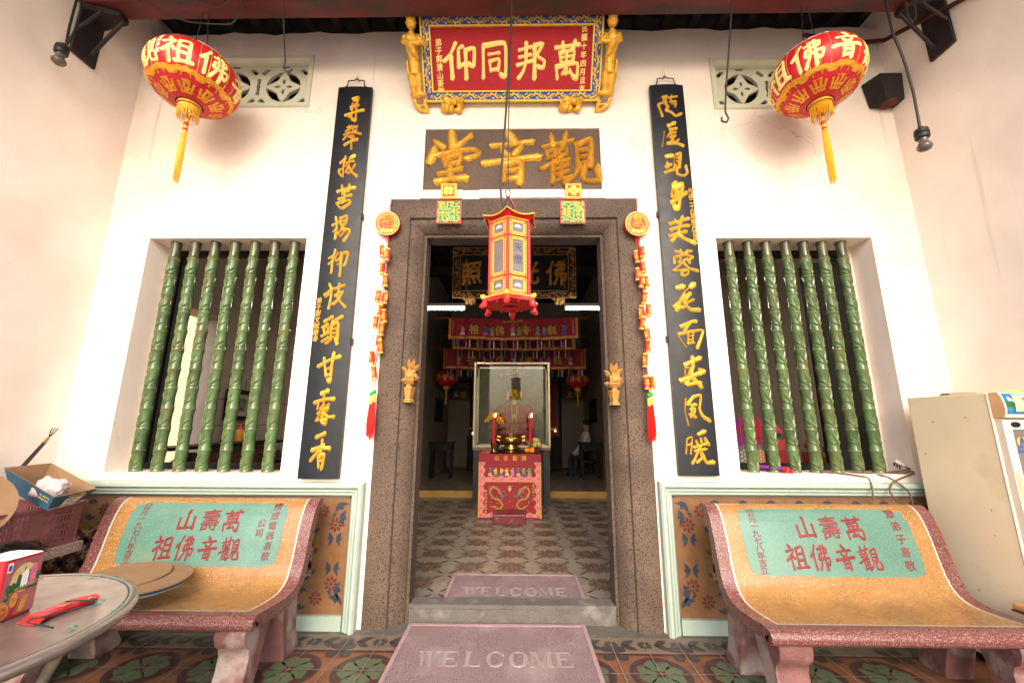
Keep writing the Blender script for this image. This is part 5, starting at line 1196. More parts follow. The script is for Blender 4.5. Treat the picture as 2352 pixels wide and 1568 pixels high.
    for sx in (-1, 1):
        e0 = hw - .05; e1 = hw - .21
        for nm, poly in (('front', [(.03, .36), (.024, .31), (.04, .265), (.075, .24), (.085, .20), (.07, .13), (.035, .06), (.0, .0), (.135, .0), (.165, .06), (.20, .14), (.225, .22), (.26, .30), (.27, .36)]), ('rear', [(.36, .36), (.37, .26), (.40, .14), (.43, .05), (.435, .0), (.60, .0), (.615, .03), (.585, .075), (.56, .13), (.545, .22), (.54, .36)])):
            mb = MB(); cxx = (x0 + x1) / 2; pl = [(yf + a, b) for a, b in poly]; a_, b_ = cxx + sx * e0, cxx + sx * e1; n = len(pl); ins = .014
            cy = sum(p[0] for p in pl) / n; cz = sum(p[1] for p in pl) / n
            sh = lambda k: [(cy + (p[0] - cy) * k, p[1]) for p in pl]
            rings = [(a_, sh(.90)), (a_ + (b_ - a_) * .12, pl), (a_ + (b_ - a_) * .88, pl), (b_, sh(.90))]; vs = [Vector((x, p[0], p[1])) for x, r in rings for p in r]
            fs = [(i * n + j, i * n + (j + 1) % n, (i + 1) * n + (j + 1) % n, (i + 1) * n + j) for i in range(3) for j in range(n)] + [tuple(range(n)), tuple(3 * n + j for j in range(n))[::-1]]
            mb.add(vs, fs); link('leg', mb, LEGCON, t, smooth=True)
bench(-2.74, -1.34, 2.25, 'terrazzo bench with brown cardboard discs lying on its seat', ('精成電器喜敬', '公司'))
bench(1.215, 2.62, 2.175, 'terrazzo bench with an empty seat beside the cream refrigerator', ('眾弟子喜敬',))

# ================================================================ DOOR MATS
def serif(mb, word, P, x, y, h, w, z0, z1):
    adv = w / len(word)
    for k, ch in enumerate(word):
        cx = x - w / 2 + adv * (k + .5); cw = adv * .90; T, t_, s_ = .20 * cw, .085 * cw, .17 * cw
        A = lambda u, v: (cx + (u - .5) * cw, y + (v - .5) * h); hh = [0]
        def poly(p): hh[0] += 1; mb.prism([A(*q) for q in p], P, z1 + .0002 * hh[0], 0, z0)
        Tu, tu, sv = .21, .09, .055
        def stem(u0, u1): poly([(u0, 0), (u1, 0), (u1, 1), (u0, 1)]); poly([(u0 - .07, 0), (u1 + .07, 0), (u1 + .07, sv), (u0 - .07, sv)]); poly([(u0 - .07, 1 - sv), (u1 + .07, 1 - sv), (u1 + .07, 1), (u0 - .07, 1)])
        if ch == 'W':
            for a, b, c in ((.0, .26, .2), (.38, .26 - .0, .09), (.38, .66, .2), (.92, .70, .09)):
                poly([(a, 1), (a + c, 1), (b + c * .6, 0), (b, 0)])
            for u in (.1, .48, .96): poly([(u - .14, 1 - sv), (u + .14, 1 - sv), (u + .14, 1), (u - .14, 1)])
        elif ch in 'EL':
            stem(.14, .14 + Tu); poly([(.1, 0), (.88, 0), (.88, .07), (.1, .07)]); poly([(.82, .0), (.9, .0), (.92, .27), (.87, .27)])
            if ch == 'E': poly([(.1, .93), (.84, .93), (.84, 1), (.1, 1)]); poly([(.78, 1), (.85, 1), (.86, .76), (.81, .76)]); poly([(.3, .48), (.66, .48), (.66, .54), (.3, .54)]); poly([(.62, .38), (.67, .38), (.67, .64), (.62, .64)])
        elif ch in 'CO':
            a0, a1 = (PI * .22, PI * 1.80) if ch == 'C' else (0, 2 * PI); n = 22
            for i in range(n):
                p = []
                for a in (a0 + (a1 - a0) * i / n, a0 + (a1 - a0) * (i + 1) / n): p.append([(.5 + .47 * math.cos(a), .5 + .52 * math.sin(a)), (.5 + (.47 - .07 - .16 * abs(math.cos(a)) ** 1.5) * math.cos(a), .5 + .44 * math.sin(a))])
                poly([p[0][0], p[1][0], p[1][1], p[0][1]])
            if ch == 'C': poly([(.84, .68), (.89, .68), (.9, .98), (.85, .98)])
        elif ch == 'M':
            stem(.78, .98); poly([(.04, 0), (.12, 0), (.12, 1), (.04, 1)]); poly([(-.04, 0), (.2, 0), (.2, sv), (-.04, sv)]); poly([(-.04, 1 - sv), (.18, 1 - sv), (.18, 1), (-.04, 1)]); poly([(.06, 1), (.26, 1), (.56, 0), (.46, 0)]); poly([(.46, 0), (.54, 0), (.86, 1), (.78, 1)])
def mat(cx, y0, y1, w, z, rot, lab, ty, tw=.80):
    t = thing('door_mat', lab, 'door mat', (cx, (y0 + y1) / 2, z), 'pink welcome mats at the threshold'); c, s_ = math.cos(rot), math.sin(rot); my = (y0 + y1) / 2
    P = lambda u, v, h: Vector((cx + u * c - (v - my) * s_, my + u * s_ + (v - my) * c, z + h))
    mb = MB(); nx = 40; mb.grid(nx, 26, lambda u, v: P((u - .5) * w, y0 + (y1 - y0) * v, .013 + .0012 * math.sin(u * 13) * math.sin(v * 9))); link('pile', mb, MATPINK, t)
    mb = MB(); e = .022; hw = w / 2
    o = [(-hw - e, y0 - e), (hw + e, y0 - e), (hw + e, y1 + e), (-hw - e, y1 + e)]; i_ = [(-hw + .004, y0 + .004), (hw - .004, y0 + .004), (hw - .004, y1 - .004), (-hw + .004, y1 - .004)]
    for k in range(4): q = (k + 1) % 4; mb.prism([o[k], o[q], i_[q], i_[k]], P, .017, 0, .0)
    link('border', mb, MATEDGE, t)
    mb = MB(); serif(mb, 'WELCOME', P, .01, ty, .155, tw * w, .0125, .0152); link('lettering', mb, MATTXT, t)
a = onZ(945, 1434, .015); b = onZ(1338, 1438, .015); ty = onZ(1140, 1516, .015).y
mat((a.x + b.x) / 2 + .005, a.y - .93, a.y - .02, b.x - a.x - .01, .009, R_(.3), 'pink welcome mat lying on the porch tiles in front of the threshold', ty)
a = onZ(1045, 1318, .065); b = onZ(1320, 1318, .065); ty = onZ(1180, 1359, .065).y
mat((a.x + b.x) / 2, 3.325, a.y - .02, b.x - a.x - .02, .055, 0, 'faded pink welcome mat lying inside the hall behind the threshold', ty, .80)

# ================================================================ ROUND TABLE AND WHAT LIES ON IT
TC = Vector((-1.865, 1.335, .75)); TR = .535
def table():
    t = thing('round_table', 'scuffed grey round folding table with steel rim at left front', 'table', (TC.x, TC.y, 0))
    mb = MB(); mb.lathe([(0, -.022), (TR - .03, -.022), (TR - .014, -.02), (TR - .014, 0), (TR - .03, .0005), (TR - .032, -.0015), (TR * .6, -.0015), (TR * .3, -.0015), (0, -.0015)], TC, 96); link('tabletop', mb, TABLET, t, smooth=True, ang=30)
    mb = MB(); mb.lathe([(TR - .014, -.034), (TR - .004, -.032), (TR + .004, -.02), (TR + .003, -.008), (TR - .005, .0015), (TR - .02, .002), (TR - .026, -.0005)], TC, 96); link('rim', mb, STEEL, t, smooth=True, ang=60)
    mb = MB(); rnd = random.Random(9)                       # flaking green paint
    for a, r, n, sc in ((-.95, TR - .001, 14, .03), (.15, TR * .86, 10, .03), (1.15, TR * .93, 9, .04), (1.45, TR * .93, 7, .035), (.62, TR * .80, 10, .03), (.42, TR * .95, 6, .02)):
        for i in range(n):
            aa = a + rnd.uniform(-sc, sc) * 2.2; rr = r + rnd.uniform(-sc, sc) * .55
            hz = .0016 if rr < TR - .03 else .0044; rr = min(rr, TR - .008)
            cx, cy = TC.x + rr * math.cos(aa), TC.y + rr * math.sin(aa); s0 = rnd.uniform(.002, .007); ph = rnd.uniform(0, 6); k0 = (rnd.uniform(.6, 1.4), rnd.uniform(.6, 1.2))
            mb.prism([(cx + s0 * k0[0] * (1 + .35 * math.sin(3 * q + ph)) * math.cos(q * PI / 4.5), cy + s0 * k0[1] * (1 + .35 * math.cos(2 * q + ph)) * math.sin(q * PI / 4.5)) for q in range(9)], floorp(TC.z), hz, 0, side=False)
    link('green_paint_flakes', mb, M('flaking_green_paint', (.10, .42, .22), .6), t)
    for a in (-.55, -2.3, .9, 2.5):
        d = Vector((math.cos(a), math.sin(a), 0)); mb = MB(); top = TC + d * .40 - Vector((0, 0, .03)); q = a + (1.35 if math.sin(a) < 0 and math.cos(a) > 0 or math.sin(a) > 0 and math.cos(a) < 0 else -1.35); bot = TC + Vector((math.cos(q), math.sin(q), 0)) * .36; bot.z = .012
        mb.tube([top, bot], .0165, 10); link('leg', mb, RUSTL, t, smooth=True)
    mb = MB(); mb.tube([TC + Vector((-.42, -.1, -.05)), TC + Vector((.42, -.1, -.05))], .014, 8); mb.tube([TC + Vector((-.42, .1, -.05)), TC + Vector((.42, .1, -.05))], .014, 8); link('under_bar', mb, RUSTL, t)
table()
def tin():
    C = Vector((-1.68, 1.408, 0)); d2 = Vector((.01, 1, 0)).normalized(); d1 = Vector((-1, .01, 0)).normalized()
    s_ = .118; z0, z1 = .752, .94; t = thing('biscuit_tin', 'open red square biscuit tin standing on the round table', 'tin', C + (d1 + d2) * s_ / 2 + Vector((0, 0, z0)))
    r = .02; ring = []
    cs = [C, C + d2 * s_, C + d2 * s_ + d1 * s_, C + d1 * s_]
    dirs = [d1, d2, -d1, -d2]
    for k in range(4):
        p = cs[k]; i0 = (cs[k - 1] - p).normalized(); i1 = (cs[(k + 1) % 4] - p).normalized(); o = p + i0 * r + i1 * r
        for q in range(6): a = PI / 2 * q / 5; ring.append(o - i1 * r * math.cos(a) * 1 - i0 * r * math.sin(a) if False else o - i1 * (r * math.cos(a)) - i0 * (r * math.sin(a)))
    n = len(ring); mid = C + (d1 + d2) * s_ / 2
    def lv(z, k): return [mid + (p - mid) * k + Vector((0, 0, z)) for p in ring]
    mb = MB(); L = [lv(z0, .985), lv(z0 + .004, 1), lv(z1 - .006, 1), lv(z1 - .003, 1.012), lv(z1, 1.006)]
    vs = [v for l in L for v in l]; mb.add(vs, [(i * n + j, i * n + (j + 1) % n, (i + 1) * n + (j + 1) % n, (i + 1) * n + j) for i in range(len(L) - 1) for j in range(n)] + [tuple(range(n))]); link('tin_body', mb, TINRED, t, smooth=True)
    mb = MB(); top = lv(z1, 1.0); ic = [mid + Vector((.05 * math.cos(2 * PI * j / n + math.atan2((ring[0] - mid).y, (ring[0] - mid).x)), .05 * math.sin(2 * PI * j / n + math.atan2((ring[0] - mid).y, (ring[0] - mid).x)), z1 + .002)) for j in range(n)]; ib = [p - Vector((0, 0, .05)) for p in ic]
    sgn = 1 if (ring[1] - mid).cross(ring[2] - mid).z > 0 else -1
    if sgn < 0: ic = [ic[-j % n] for j in range(n)]; ib = [ib[-j % n] for j in range(n)]
    mb.add(top + ic + ib, [(j, (j + 1) % n, n + (j + 1) % n, n + j) for j in range(n)] + [(n + j, n + (j + 1) % n, 2 * n + (j + 1) % n, 2 * n + j) for j in range(n)]); mb.add(ib, [tuple(range(n))]); link('rim_plate', mb, PAPER, t)
    P_ = plane(C + Vector((0, 0, z0)), d2, (0, 0, 1)); Q_ = plane(C + d1 * s_ + Vector((0, 0, z0)), -d1, (0, 0, 1)); mb = MB(); k_ = s_ / .185; H = .21; kv = (z1 - z0) / H; s_ = .185; P = lambda u, v, h: P_(u * k_, v * kv, h); Q = lambda u, v, h: Q_(u * k_, v * kv, h)
    def fl(p, h, mi, pl=P): mb.prism(p, pl, h, mi, side=False)
    fl([(.012, .01), (s_ - .012, .01), (s_ - .012, H - .008), (.02, H - .008)], .0006, 0)
    fl(circ(.10, .135, .055, 24, .05), .0009, 1); fl(circ(.105, .12, .065, 24, .03), .001, 1)
    fl([(.04, .09), (.055, .125), (.07, .12), (.075, .15), (.09, .145), (.10, .175), (.11, .15), (.125, .16), (.14, .185), (.15, .15), (.17, .14), (.17, .09)], .0013, 3)
    fl([(.09, .10), (.09, .15), (.105, .165), (.12, .15), (.12, .10)], .0016, 4); fl([(.125, .10), (.125, .165), (.14, .18), (.155, .165), (.155, .10)], .0018, 5)
    for u, v, r0, ry in ((.035, .03, .026, .026), (.075, .062, .016, .024)): fl(circ(u, v, r0, 20, ry), .0016, 2)
    for k in range(16): a = 2 * PI * k / 16; fl(petal(.035, .03, a, .004, .024, .002), .0019, 6)
    fl([(.06, .01), (.085, .06), (.10, .062), (.085, .01)], .0012, 6); fl([(.10, .015), (.115, .07), (.14, .066), (.125, .015)], .0014, 2); fl([(.012, .055), (.05, .105), (.065, .095), (.03, .045)], .0013, 7); fl(circ(.022, .05, .014, 14, .012), .0015, 7)
    put(mb, 'S', P, .052, .105, .05, .075, .0022, .003, 3, wgt=.03); latin(mb, 'weet Time', P, .068, .09, .026, .0022, .003, 7, .02, .12)
    fl([(.018, H - .045), (.04, H - .045), (.04, H - .015), (.036, H - .012), (.018, H - .012)], .0014, 4); fl([(.022, H - .04), (.036, H - .04), (.036, H - .02), (.022, H - .02)], .0018, 8)
    fl([(.075, 0), (.09, 0), (.09, H - .006), (.075, H - .006)], .0008, 6, Q); fl([(.095, 0), (.101, 0), (.101, H - .006), (.095, H - .006)], .0009, 5, Q)
    for k, (u, v, mi) in enumerate(((.03, .10, 1), (.05, .085, 7), (.02, .085, 7), (.035, .115, 3), (.05, .11, 3))): fl(circ(u, v, .02, 12, .012), .001 + .0003 * k, mi, Q)
    link('printed_label', mb, [TINPUR, TINCRM, BISC, DGREEN, PAPER, SILK[0], BORDR, OCHRE, BLUE], t)
tin()
def packets():
    pts = [(38, 1431), (80, 1437), (100, 1423), (219, 1381), (213, 1375), (150, 1388), (72, 1419)]; W_ = [onZ(x, y, .751) for x, y in pts]
    t = thing('red_packets', 'stack of printed red paper packets lying on the round table', 'paper packets', onZ(140, 1405, .75))
    mb = MB(); P = floorp(.75)
    for k, (sh, s_) in enumerate((((0, 0), 1), ((.006, .006), .97), ((.002, .010), .96), ((.008, .012), .95), ((.004, .016), .94))):
        c = W_[4].lerp(W_[0], .5); mb.prism([(c.x + (p.x - c.x) * s_ + sh[0], c.y + (p.y - c.y) * s_ + sh[1]) for p in W_], P, .004 + .003 * k, 0, .0015 + .003 * k)
    rnd = random.Random(2); c0, c1 = W_[6], W_[3]
    for k in range(26):
        f = rnd.uniform(.08, .95); p = c0.lerp(c1, f); q = p + (W_[2] - W_[6]) * rnd.uniform(.05, .5) * (1 - f * .6); mb.prism(petal(q.x, q.y, rnd.uniform(0, 6), -.009, .009, .0045), P, .0172 + .0002 * k, 1 + k % 4, side=False)
    link('packet', mb, [INKRED, OCHRE, SILK[4], SILK[3], SILK[0]], t)
    mb = MB(); B = lambda x, y, z: onZ(x, y, z); mb.tube([B(150, 1380.5, .772), B(185, 1378, .774), B(212, 1378, .774), B(217, 1381, .773), B(214, 1386, .772), B(180, 1396, .771), B(100, 1415, .771), B(72, 1421, .771), B(62, 1426, .771), B(68, 1430, .771), B(95, 1435, .771), B(122, 1441, .769)], .0026, 6)
    solo('wire_clip', mb, CABLE, 'bent black wire lying across the red packets on the table', 'wire', smooth=True)
packets()

# ================================================================ SLAB, CRATE, BOX AND CARDBOARD ON THE LEFT
def slab():
    t = thing('stone_slab_bench', 'grey terrazzo slab bench along the left wall under the crate', 'bench', (-3.1, 2.0, 0))
    mb = MB(); mb.bbox((-3.44, 1.2, .585), (-2.79, 2.745, .645), .006); link('slab_top', mb, M('grey_pink_terrazzo', (.24, .165, .15), .5, spk=((.55, .48, .44), 120, .6, .06), var=.15), t)
    for y in (1.45, 2.50):
        mb = MB(); mb.bbox((-3.36, y, 0), (-2.88, y + .12, .584), .008); link('leg', mb, M('dark_maroon_leg', (.11, .04, .042), .6, var=.3) if y < 2 else bpy.data.materials['dark_maroon_leg'], t)
slab()
def crate():
    t = thing('plastic_crate', 'maroon slotted plastic crate on the slab bench by left wall', 'crate', (-3.1, 2.3, .647)); x0, x1, y0, y1, z0, z1 = -3.38, -2.81, 1.98, 2.715, .648, .885
    def wall(P, L, nm):
        nu = int(L / .012); nv = 20; mb = MB(); H = z1 - z0
        def solid(u, v):
            if v < .10 or v > .88: return True
            if u < .055 or u > L - .055: return True
            cell = L / 3; q = (u % cell)
            if q < .035 or q > cell - .035: return True
            return not ((u % .0205) < .0135 and (v * H % .046) < .034)
        nu = int(L / .0034); nv = 40
        for j in range(nv):
            i = 0
            while i < nu:
                if solid((i + .5) * L / nu, (j + .5) / nv):
                    k = i
                    while k < nu and solid((k + .5) * L / nu, (j + .5) / nv): k += 1
                    u0, u1, v0, v1 = i * L / nu, k * L / nu, H * j / nv, H * (j + 1) / nv
                    mb.hexa([P(u0, v0, 0), P(u1, v0, 0), P(u1, v0, -.006), P(u0, v0, -.006), P(u0, v1, 0), P(u1, v1, 0), P(u1, v1, -.006), P(u0, v1, -.006)]); i = k
                else: i += 1
        return mb
    fx = .03
    for nm, P, L in (('side_panel', plane((x1 - .012, y0, z0), (0, 1, 0), (.06, 0, 1)), y1 - y0), ('side_panel', plane((x0 + .012, y1, z0), (0, -1, 0), (-.06, 0, 1)), y1 - y0), ('side_panel', plane((x0, y0, z0), (1, 0, 0), (0, 0, 1)), x1 - x0), ('side_panel', plane((x1, y1 - .008, z0), (-1, 0, 0), (0, 0, 1)), x1 - x0)):
        link(nm, wall(P, L, nm), CRATEM, t)
    mb = MB(); e = .014
    for a, b in (((x0 - e, y0 - e, z1 - .012), (x1 + e, y0 + .004, z1 + .006)), ((x0 - e, y1 - .004, z1 - .012), (x1 + e, y1 + e, z1 + .006)), ((x0 - e, y0 + .005, z1 - .012), (x0 + .004, y1 - .005, z1 + .006)), ((x1 - .004, y0 + .005, z1 - .012), (x1 + e, y1 - .005, z1 + .006))): mb.bbox(a, b, .003)
    link('rim', mb, CRATEM, t); mb = MB(); mb.box((x0, y0 + .002, z0 + .001), (x1 - .016, y1 - .012, z0 + .008)); link('base', mb, CRATEM, t)
crate()
def box():
    T = [Vector(p) for p in ((-2.62, 2.36, .97), (-2.69, 2.665, .972), (-3.34, 2.94, 1.10), (-3.35, 2.68, 1.095))]; Bm = [Vector(p) for p in ((-2.69, 2.40, .893), (-2.76, 2.62, .893), (-3.30, 2.86, .95), (-3.30, 2.70, .948))]
    t = thing('fruit_box', 'open blue and brown cardboard fruit box sitting on the crate', 'cardboard box', (Bm[0] + Bm[2]) / 2); mb = MB(); c = sum(T, Vector()) / 4; cb = sum(Bm, Vector()) / 4
    ti = [p + (c - p).normalized() * .012 for p in T]; bi = [p + (cb - p).normalized() * .012 + Vector((0, 0, .006)) for p in Bm]
    for k in range(4):
        q = (k + 1) % 4; mb.add([Bm[k], Bm[q], T[q], T[k]], [(0, 1, 2, 3)], 1); mb.add([bi[k], bi[q], ti[q], ti[k]], [(0, 3, 2, 1)], 0); mb.add([T[k], T[q], ti[q], ti[k]], [(0, 1, 2, 3)], 2)
    mb.add(bi, [(0, 1, 2, 3)], 0); mb.add(Bm, [(3, 2, 1, 0)], 0); link('box_walls', mb, [CARD, BOXBLU, CARDD], t)
    def face(a, b, ta, tb): 
        return lambda u, v, h: (a.lerp(b, u)).lerp(ta.lerp(tb, u), v) + (b - a).cross(ta - a).normalized() * h
    mb = MB(); F = face(Bm[0], Bm[1], T[0], T[1]); 
    mb.prism([(.30, .06), (.78, .06), (.78, .72), (.30, .72)], F, .007, 0, side=False); mb.prism([(.0, .0), (.999, .0), (.999, .06), (.0, .06)], F, .001, 0, side=False)
    for k in (.28, .5): mb.prism([(.30, k), (.78, k), (.78, k + .012), (.30, k + .012)], F, .0078, 3, side=False)
    mb.prism([(.60, .06), (.608, .06), (.608, .72), (.60, .72)], F, .008, 3, side=False)
    Fu = lambda u, v, h: F(1 - u, 1 - v, h)                   # the box is packed upside down
    SX = lambda x, y, s_, k: (lambda u, v, h: Fu(x + (u) * s_, y + v * s_ * k, h))
    latin(mb, 'VARIETY', SX(.42, .74, .055, 3.2), 0, 0, 1, .0082, .0088, 3, .02); latin(mb, 'NAVEL', SX(.42, .53, .055, 3.2), 0, 0, 1, .0082, .0088, 2, .02); latin(mb, 'VALENCIA', SX(.41, .33, .045, 3.2), 0, 0, 1, .0082, .0088, 2, .02); latin(mb, 'LOT', SX(.24, .74, .05, 3.2), 0, 0, 1, .0082, .0088, 3, .02)
    mb.prism([(.70, .58), (.73, .58), (.73, .66), (.70, .66)], F, .0085, 2, side=False)
    for k in range(3): latin(mb, 'Produce of Canada', SX(.20 + .04 * k, .22 - .09 * k, .05, 2.2), 0, 0, 1, .0082, .0088, 1, .01)
    G = face(Bm[3], Bm[0], T[3], T[0]); Gu = lambda u, v, h: G(1 - u, 1 - v, h); GX = lambda y: (lambda u, v, h: Gu(.05 + u * .022, y + v * .17, h))
    latin(mb, 'Office : 16 Monteith', GX(.42), 0, 0, 1, .002, .0028, 1, .01); latin(mb, 'Farms : New / Can', GX(.22), 0, 0, 1, .002, .0028, 1, .01)
    link('printing', mb, [PAPER, GOLDP, INKRED, INK], t)
    bm = bmesh.new(); bmesh.ops.create_icosphere(bm, subdivisions=4, radius=1); cc = (T[0] + T[1] + bi[2] + bi[3]) / 4
    for v in bm.verts:
        n = noise.noise(v.co * 1.2 + Vector((4, 1, 0))) * .5 + abs(noise.noise(v.co * 2.3)) * .35 - .1; d = v.co * (1 + n); v.co = Vector((-2.86 + d.x * .095, 2.545 + d.y * .06, .975 + d.z * .07))
    mb = MB(); mb.bm(bm); solo('plastic_bag', mb, PLASTW, 'crumpled pinkish plastic bag inside the cardboard fruit box', 'plastic bag', smooth=True)
box()
def cardboard(c, n, up, r, lab, mat2=CARD, th=.006, ry=None, grp=None):
    n = Vector(n).normalized(); a = Vector(up).cross(n).normalized(); b = n.cross(a); P = lambda u, v, h: Vector(c) + a * u + b * v + n * h
    mb = MB(); rr_ = random.Random(int(r * 1e4)); e_ = circ(0, 0, r, 48, ry); e_ = [(u * (1 + rr_.uniform(-.006, .006)), v * (1 + rr_.uniform(-.006, .006))) for u, v in e_]; B_ = lambda u, v, h: P(u, v, h + .10 * u * u * (1 if r < .2 else -.6)); mb.prism(e_, B_, th, 1, 0); mb.prism(e_, B_, th + .0006, 0, side=False); return solo('cardboard_disc', mb, [mat2, CARDD], lab, 'cardboard', grp)
cardboard((-2.905, 2.19, .945), (.80, -.50, .35), (0, 0, 1), .185, 'brown round cardboard disc leaning upright against the fruit box')
c1 = onZ(342, 1334, .425); sl = (0, 0, 1)
mb = MB(); mb.bbox((-2.52, 2.32, .432), (-2.25, 2.52, .508), .006); solo('carton', mb, CARD, 'low brown carton propping up the cardboard discs on left bench', 'carton')
cardboard((-2.10, 2.41, .512), (.03, -.02, 1), (0, 1, 0), .225, 'blue backed cardboard disc lowest on the left bench seat', BOXBLU, .005)
cardboard((-2.11, 2.44, .522), (.02, -.01, 1), (0, 1, 0), .23, 'brown cardboard disc in the middle of the pile on left bench', CARD, .007)
cardboard((-2.215, 2.46, .536), (.03, -.03, 1), (0, 1, 0), .20, 'smaller brown cardboard disc on top of the pile on left bench', CARD, .006)
mb = MB(); a = onY(55, 1068, 2.80); b = onY(101, 1017, 2.92); c = onY(112, 1004, 2.94); mb.tube([a + (a - b) * .5, a, b], [.013, .013, .011], 8, 0); mb.tube([b, c], [.012, .008], 8, 1); e = onY(122, 992, 2.96)
for dx in (-.02, 0, .02): mb.tube([c, c.lerp(e, .6) + Vector((dx * .6, 0, 0)), e + Vector((dx, 0, .01)), e + Vector((dx + .008, 0, .025)), e + Vector((dx + .022, -.01, .03))], .0032, 5, 0)
solo('claw_tool', mb, [DARKIRON, CARDD], 'dark rod with three small wire claws leaning on left wall', 'tool', smooth=True)
mb = MB(); rnd = random.Random(4); c = onX(45, 1250, -2.78)
for k in range(34):
    a0 = rnd.uniform(-.05, .05); p = [Vector((-2.80 + rnd.uniform(-.02, .02), 2.22 + a0, .655 + rnd.uniform(0, .03)))]; p += [p[0] + Vector((.02 + rnd.uniform(0, .03), .08, .04 + rnd.uniform(-.02, .03))), p[0] + Vector((.03 + rnd.uniform(0, .03), .17 + rnd.uniform(-.03, .03), .01 + rnd.uniform(-.01, .04))), p[0] + Vector((.04, .22 + rnd.uniform(-.04, .03), -.03 + rnd.uniform(-.02, .03)))]; mb.tube(spl(p, 4), .0032, 5)
solo('wire_bundle', mb, CABLE, 'tangled bundle of thin black wires in front of the crate', 'wire bundle', smooth=True)

# ================================================================ REFRIGERATOR
def fridge():
    x0, x1, yb, yf, H = 2.785, 3.245, 2.93, 2.43, 1.58; t = thing('refrigerator', 'cream upright refrigerator with glass door in the right corner', 'refrigerator', ((x0 + x1) / 2, (yb + yf) / 2, 0))
    mb = MB(); mb.bbox((x0, yf + .0, .05), (x1, yb, H), .006); mb.box((x0 + .03, yf + .03, 0), (x1 - .03, yb - .03, .049), 1); link('cabinet', mb, [CREAM, BLACKW], t); mb = MB(); mb.bbox((x0 - .003, yf + .003, .06), (x0 + .001, yf + .010, 1.57), .0015); link('edge_trim', mb, WHITEF, t); mb = MB(); mb.box((x0 - .001, yf + .0105, .06), (x0 + .001, yf + .0125, 1.57)); mb.box((x0 - .001, yf + .03, .155), (x0 + .001, yb - .01, .158)); link('panel_gap', mb, D_GRT, t)
    mb = MB(); zt = H - .002; zb = 1.43; pr = [(yf - .002, zb), (yf - .058, zb + .005), (yf - .070, zb + .04), (yf - .070, zb + .08), (yf - .060, zb + .125), (yf - .048, zt), (yf - .002, zt)]; n = len(pr)
    for xa, xb, mi in ((x0 + .002, x0 + .004, 0), (x1 - .004, x1 - .002, 0)):
        mb.add([(xa, y, z) for y, z in pr] + [(xb, y, z) for y, z in pr], [tuple(range(n)), tuple(range(n, 2 * n))[::-1]] + [(i, (i + 1) % n, n + (i + 1) % n, n + i) for i in range(n)], mi)
    mb.add([(x0 + .004, y, z) for y, z in pr] + [(x1 - .004, y, z) for y, z in pr], [(i, i + 1, n + i + 1, n + i) for i in range(n - 1)], 1); hd = link('canopy', mb, [PEACH, WHITEF], t)
    fp = pr[1:6]; sl = [0]
    for a, b in zip(fp, fp[1:]): sl.append(sl[-1] + math.hypot(b[0] - a[0], b[1] - a[1]))
    def FP(u, v, h):
        s_ = v * sl[-1]; i = 0
        while i < len(sl) - 2 and s_ > sl[i + 1]: i += 1
        f = (s_ - sl[i]) / (sl[i + 1] - sl[i]); return Vector((x0 + .012 + u * (x1 - x0 - .024), fp[i][0] + (fp[i + 1][0] - fp[i][0]) * f - h, fp[i][1] + (fp[i + 1][1] - fp[i][1]) * f))
    mb = MB(); rnd = random.Random(1)
    def ms(u, v):
        w = .03 * math.sin(u * 40) + .02 * math.sin(u * 91)
        if v < .13 or v > .94: return 4
        if v < .32: return 3 if math.sin(v * 160 + u * 9) > .4 else 0
        if v < .40: return 3
        if v < .62 + w: return 1
        if .64 + w < v < .74 + .08 * math.sin(u * 21 + 1) and (.05 < u < .3 or .6 < u < .9): return 2
        return 0
    mb.grid(80, 40, lambda u, v: FP(u, v, .002), ms); link('lake_sign', mb, [SKYB, FORG, PAPER, M('printed_water', (.02, .2, .3), .3, var=.4, vs_=60), WHITEF], hd)
    mb = MB(); N = lambda u, v, h: FP(.10 + u * .62, .24 + v * .66, h + .004); mb.grid(14, 10, lambda u, v: N(u + .04 * v * (1 - v), v, .002 + .004 * v * v), mi=0)
    for k, ch in enumerate('免費'): put(mb, ch, N, .24 + .30 * k, .70, .14, .28, .007, .008, 1, .006)
    for k, ch in enumerate('FOOD'): put(mb, ch, N, .36 + .17 * k, .26, .16, .24, .006, .007, 1, .006)
    link('paper_note', mb, [NOTE, INKRED], hd)
    mb = MB(); zt = 1.422; y = yf - .002; d0 = .036                 # door
    for a, b in (((x0 + .008, y - d0, .12), (x0 + .055, y, zt)), ((x1 - .055, y - d0, .12), (x1 - .008, y, zt)), ((x0 + .0555, y - d0, zt - .055), (x1 - .0555, y, zt)), ((x0 + .0555, y - d0, .12), (x1 - .0555, y, .22))): mb.bbox(a, b, .004)
    dr = link('door', mb, WHITEF, t)
    mb = MB(); mb.box((x0 + .05, y - .03, .2), (x1 - .05, y - .026, zt - .05)); gl = link('glass_pane', mb, INTGLASS, dr)
    mb = MB(); P = wallp(y - .031); cx, cz = x0 + .098, 1.295
    for s_ in (1, -1): mb.prism([(cx + s_ * q[0], cz + q[1]) for q in ((.004, .032), (.02, .026), (.029, .012), (.028, -.006), (.02, -.02), (.016, -.006), (.012, .012))], P, .0008, 0, side=False); mb.prism([(cx + s_ * q[0], cz + q[1]) for q in ((.0, .034), (.010, .012), (.016, -.004), (.022, -.026), (.034, -.036), (.030, -.038), (.018, -.03), (.008, -.026), (0, -.03), (0, -.026), (.010, -.02), (.012, -.006), (.006, .004), (.004, -.004), (.002, .01), (0, .006))], P, .0014, 1, side=False)
    for k in range(8): mb.prism([(cx - .04 + .011 * k, cz - .056), (cx - .031 + .011 * k, cz - .056), (cx - .031 + .011 * k, cz - .044), (cx - .04 + .011 * k, cz - .044)], P, .001, 1, side=False)
    link('door_emblem', mb, [GOLDP, BLUE], dr)
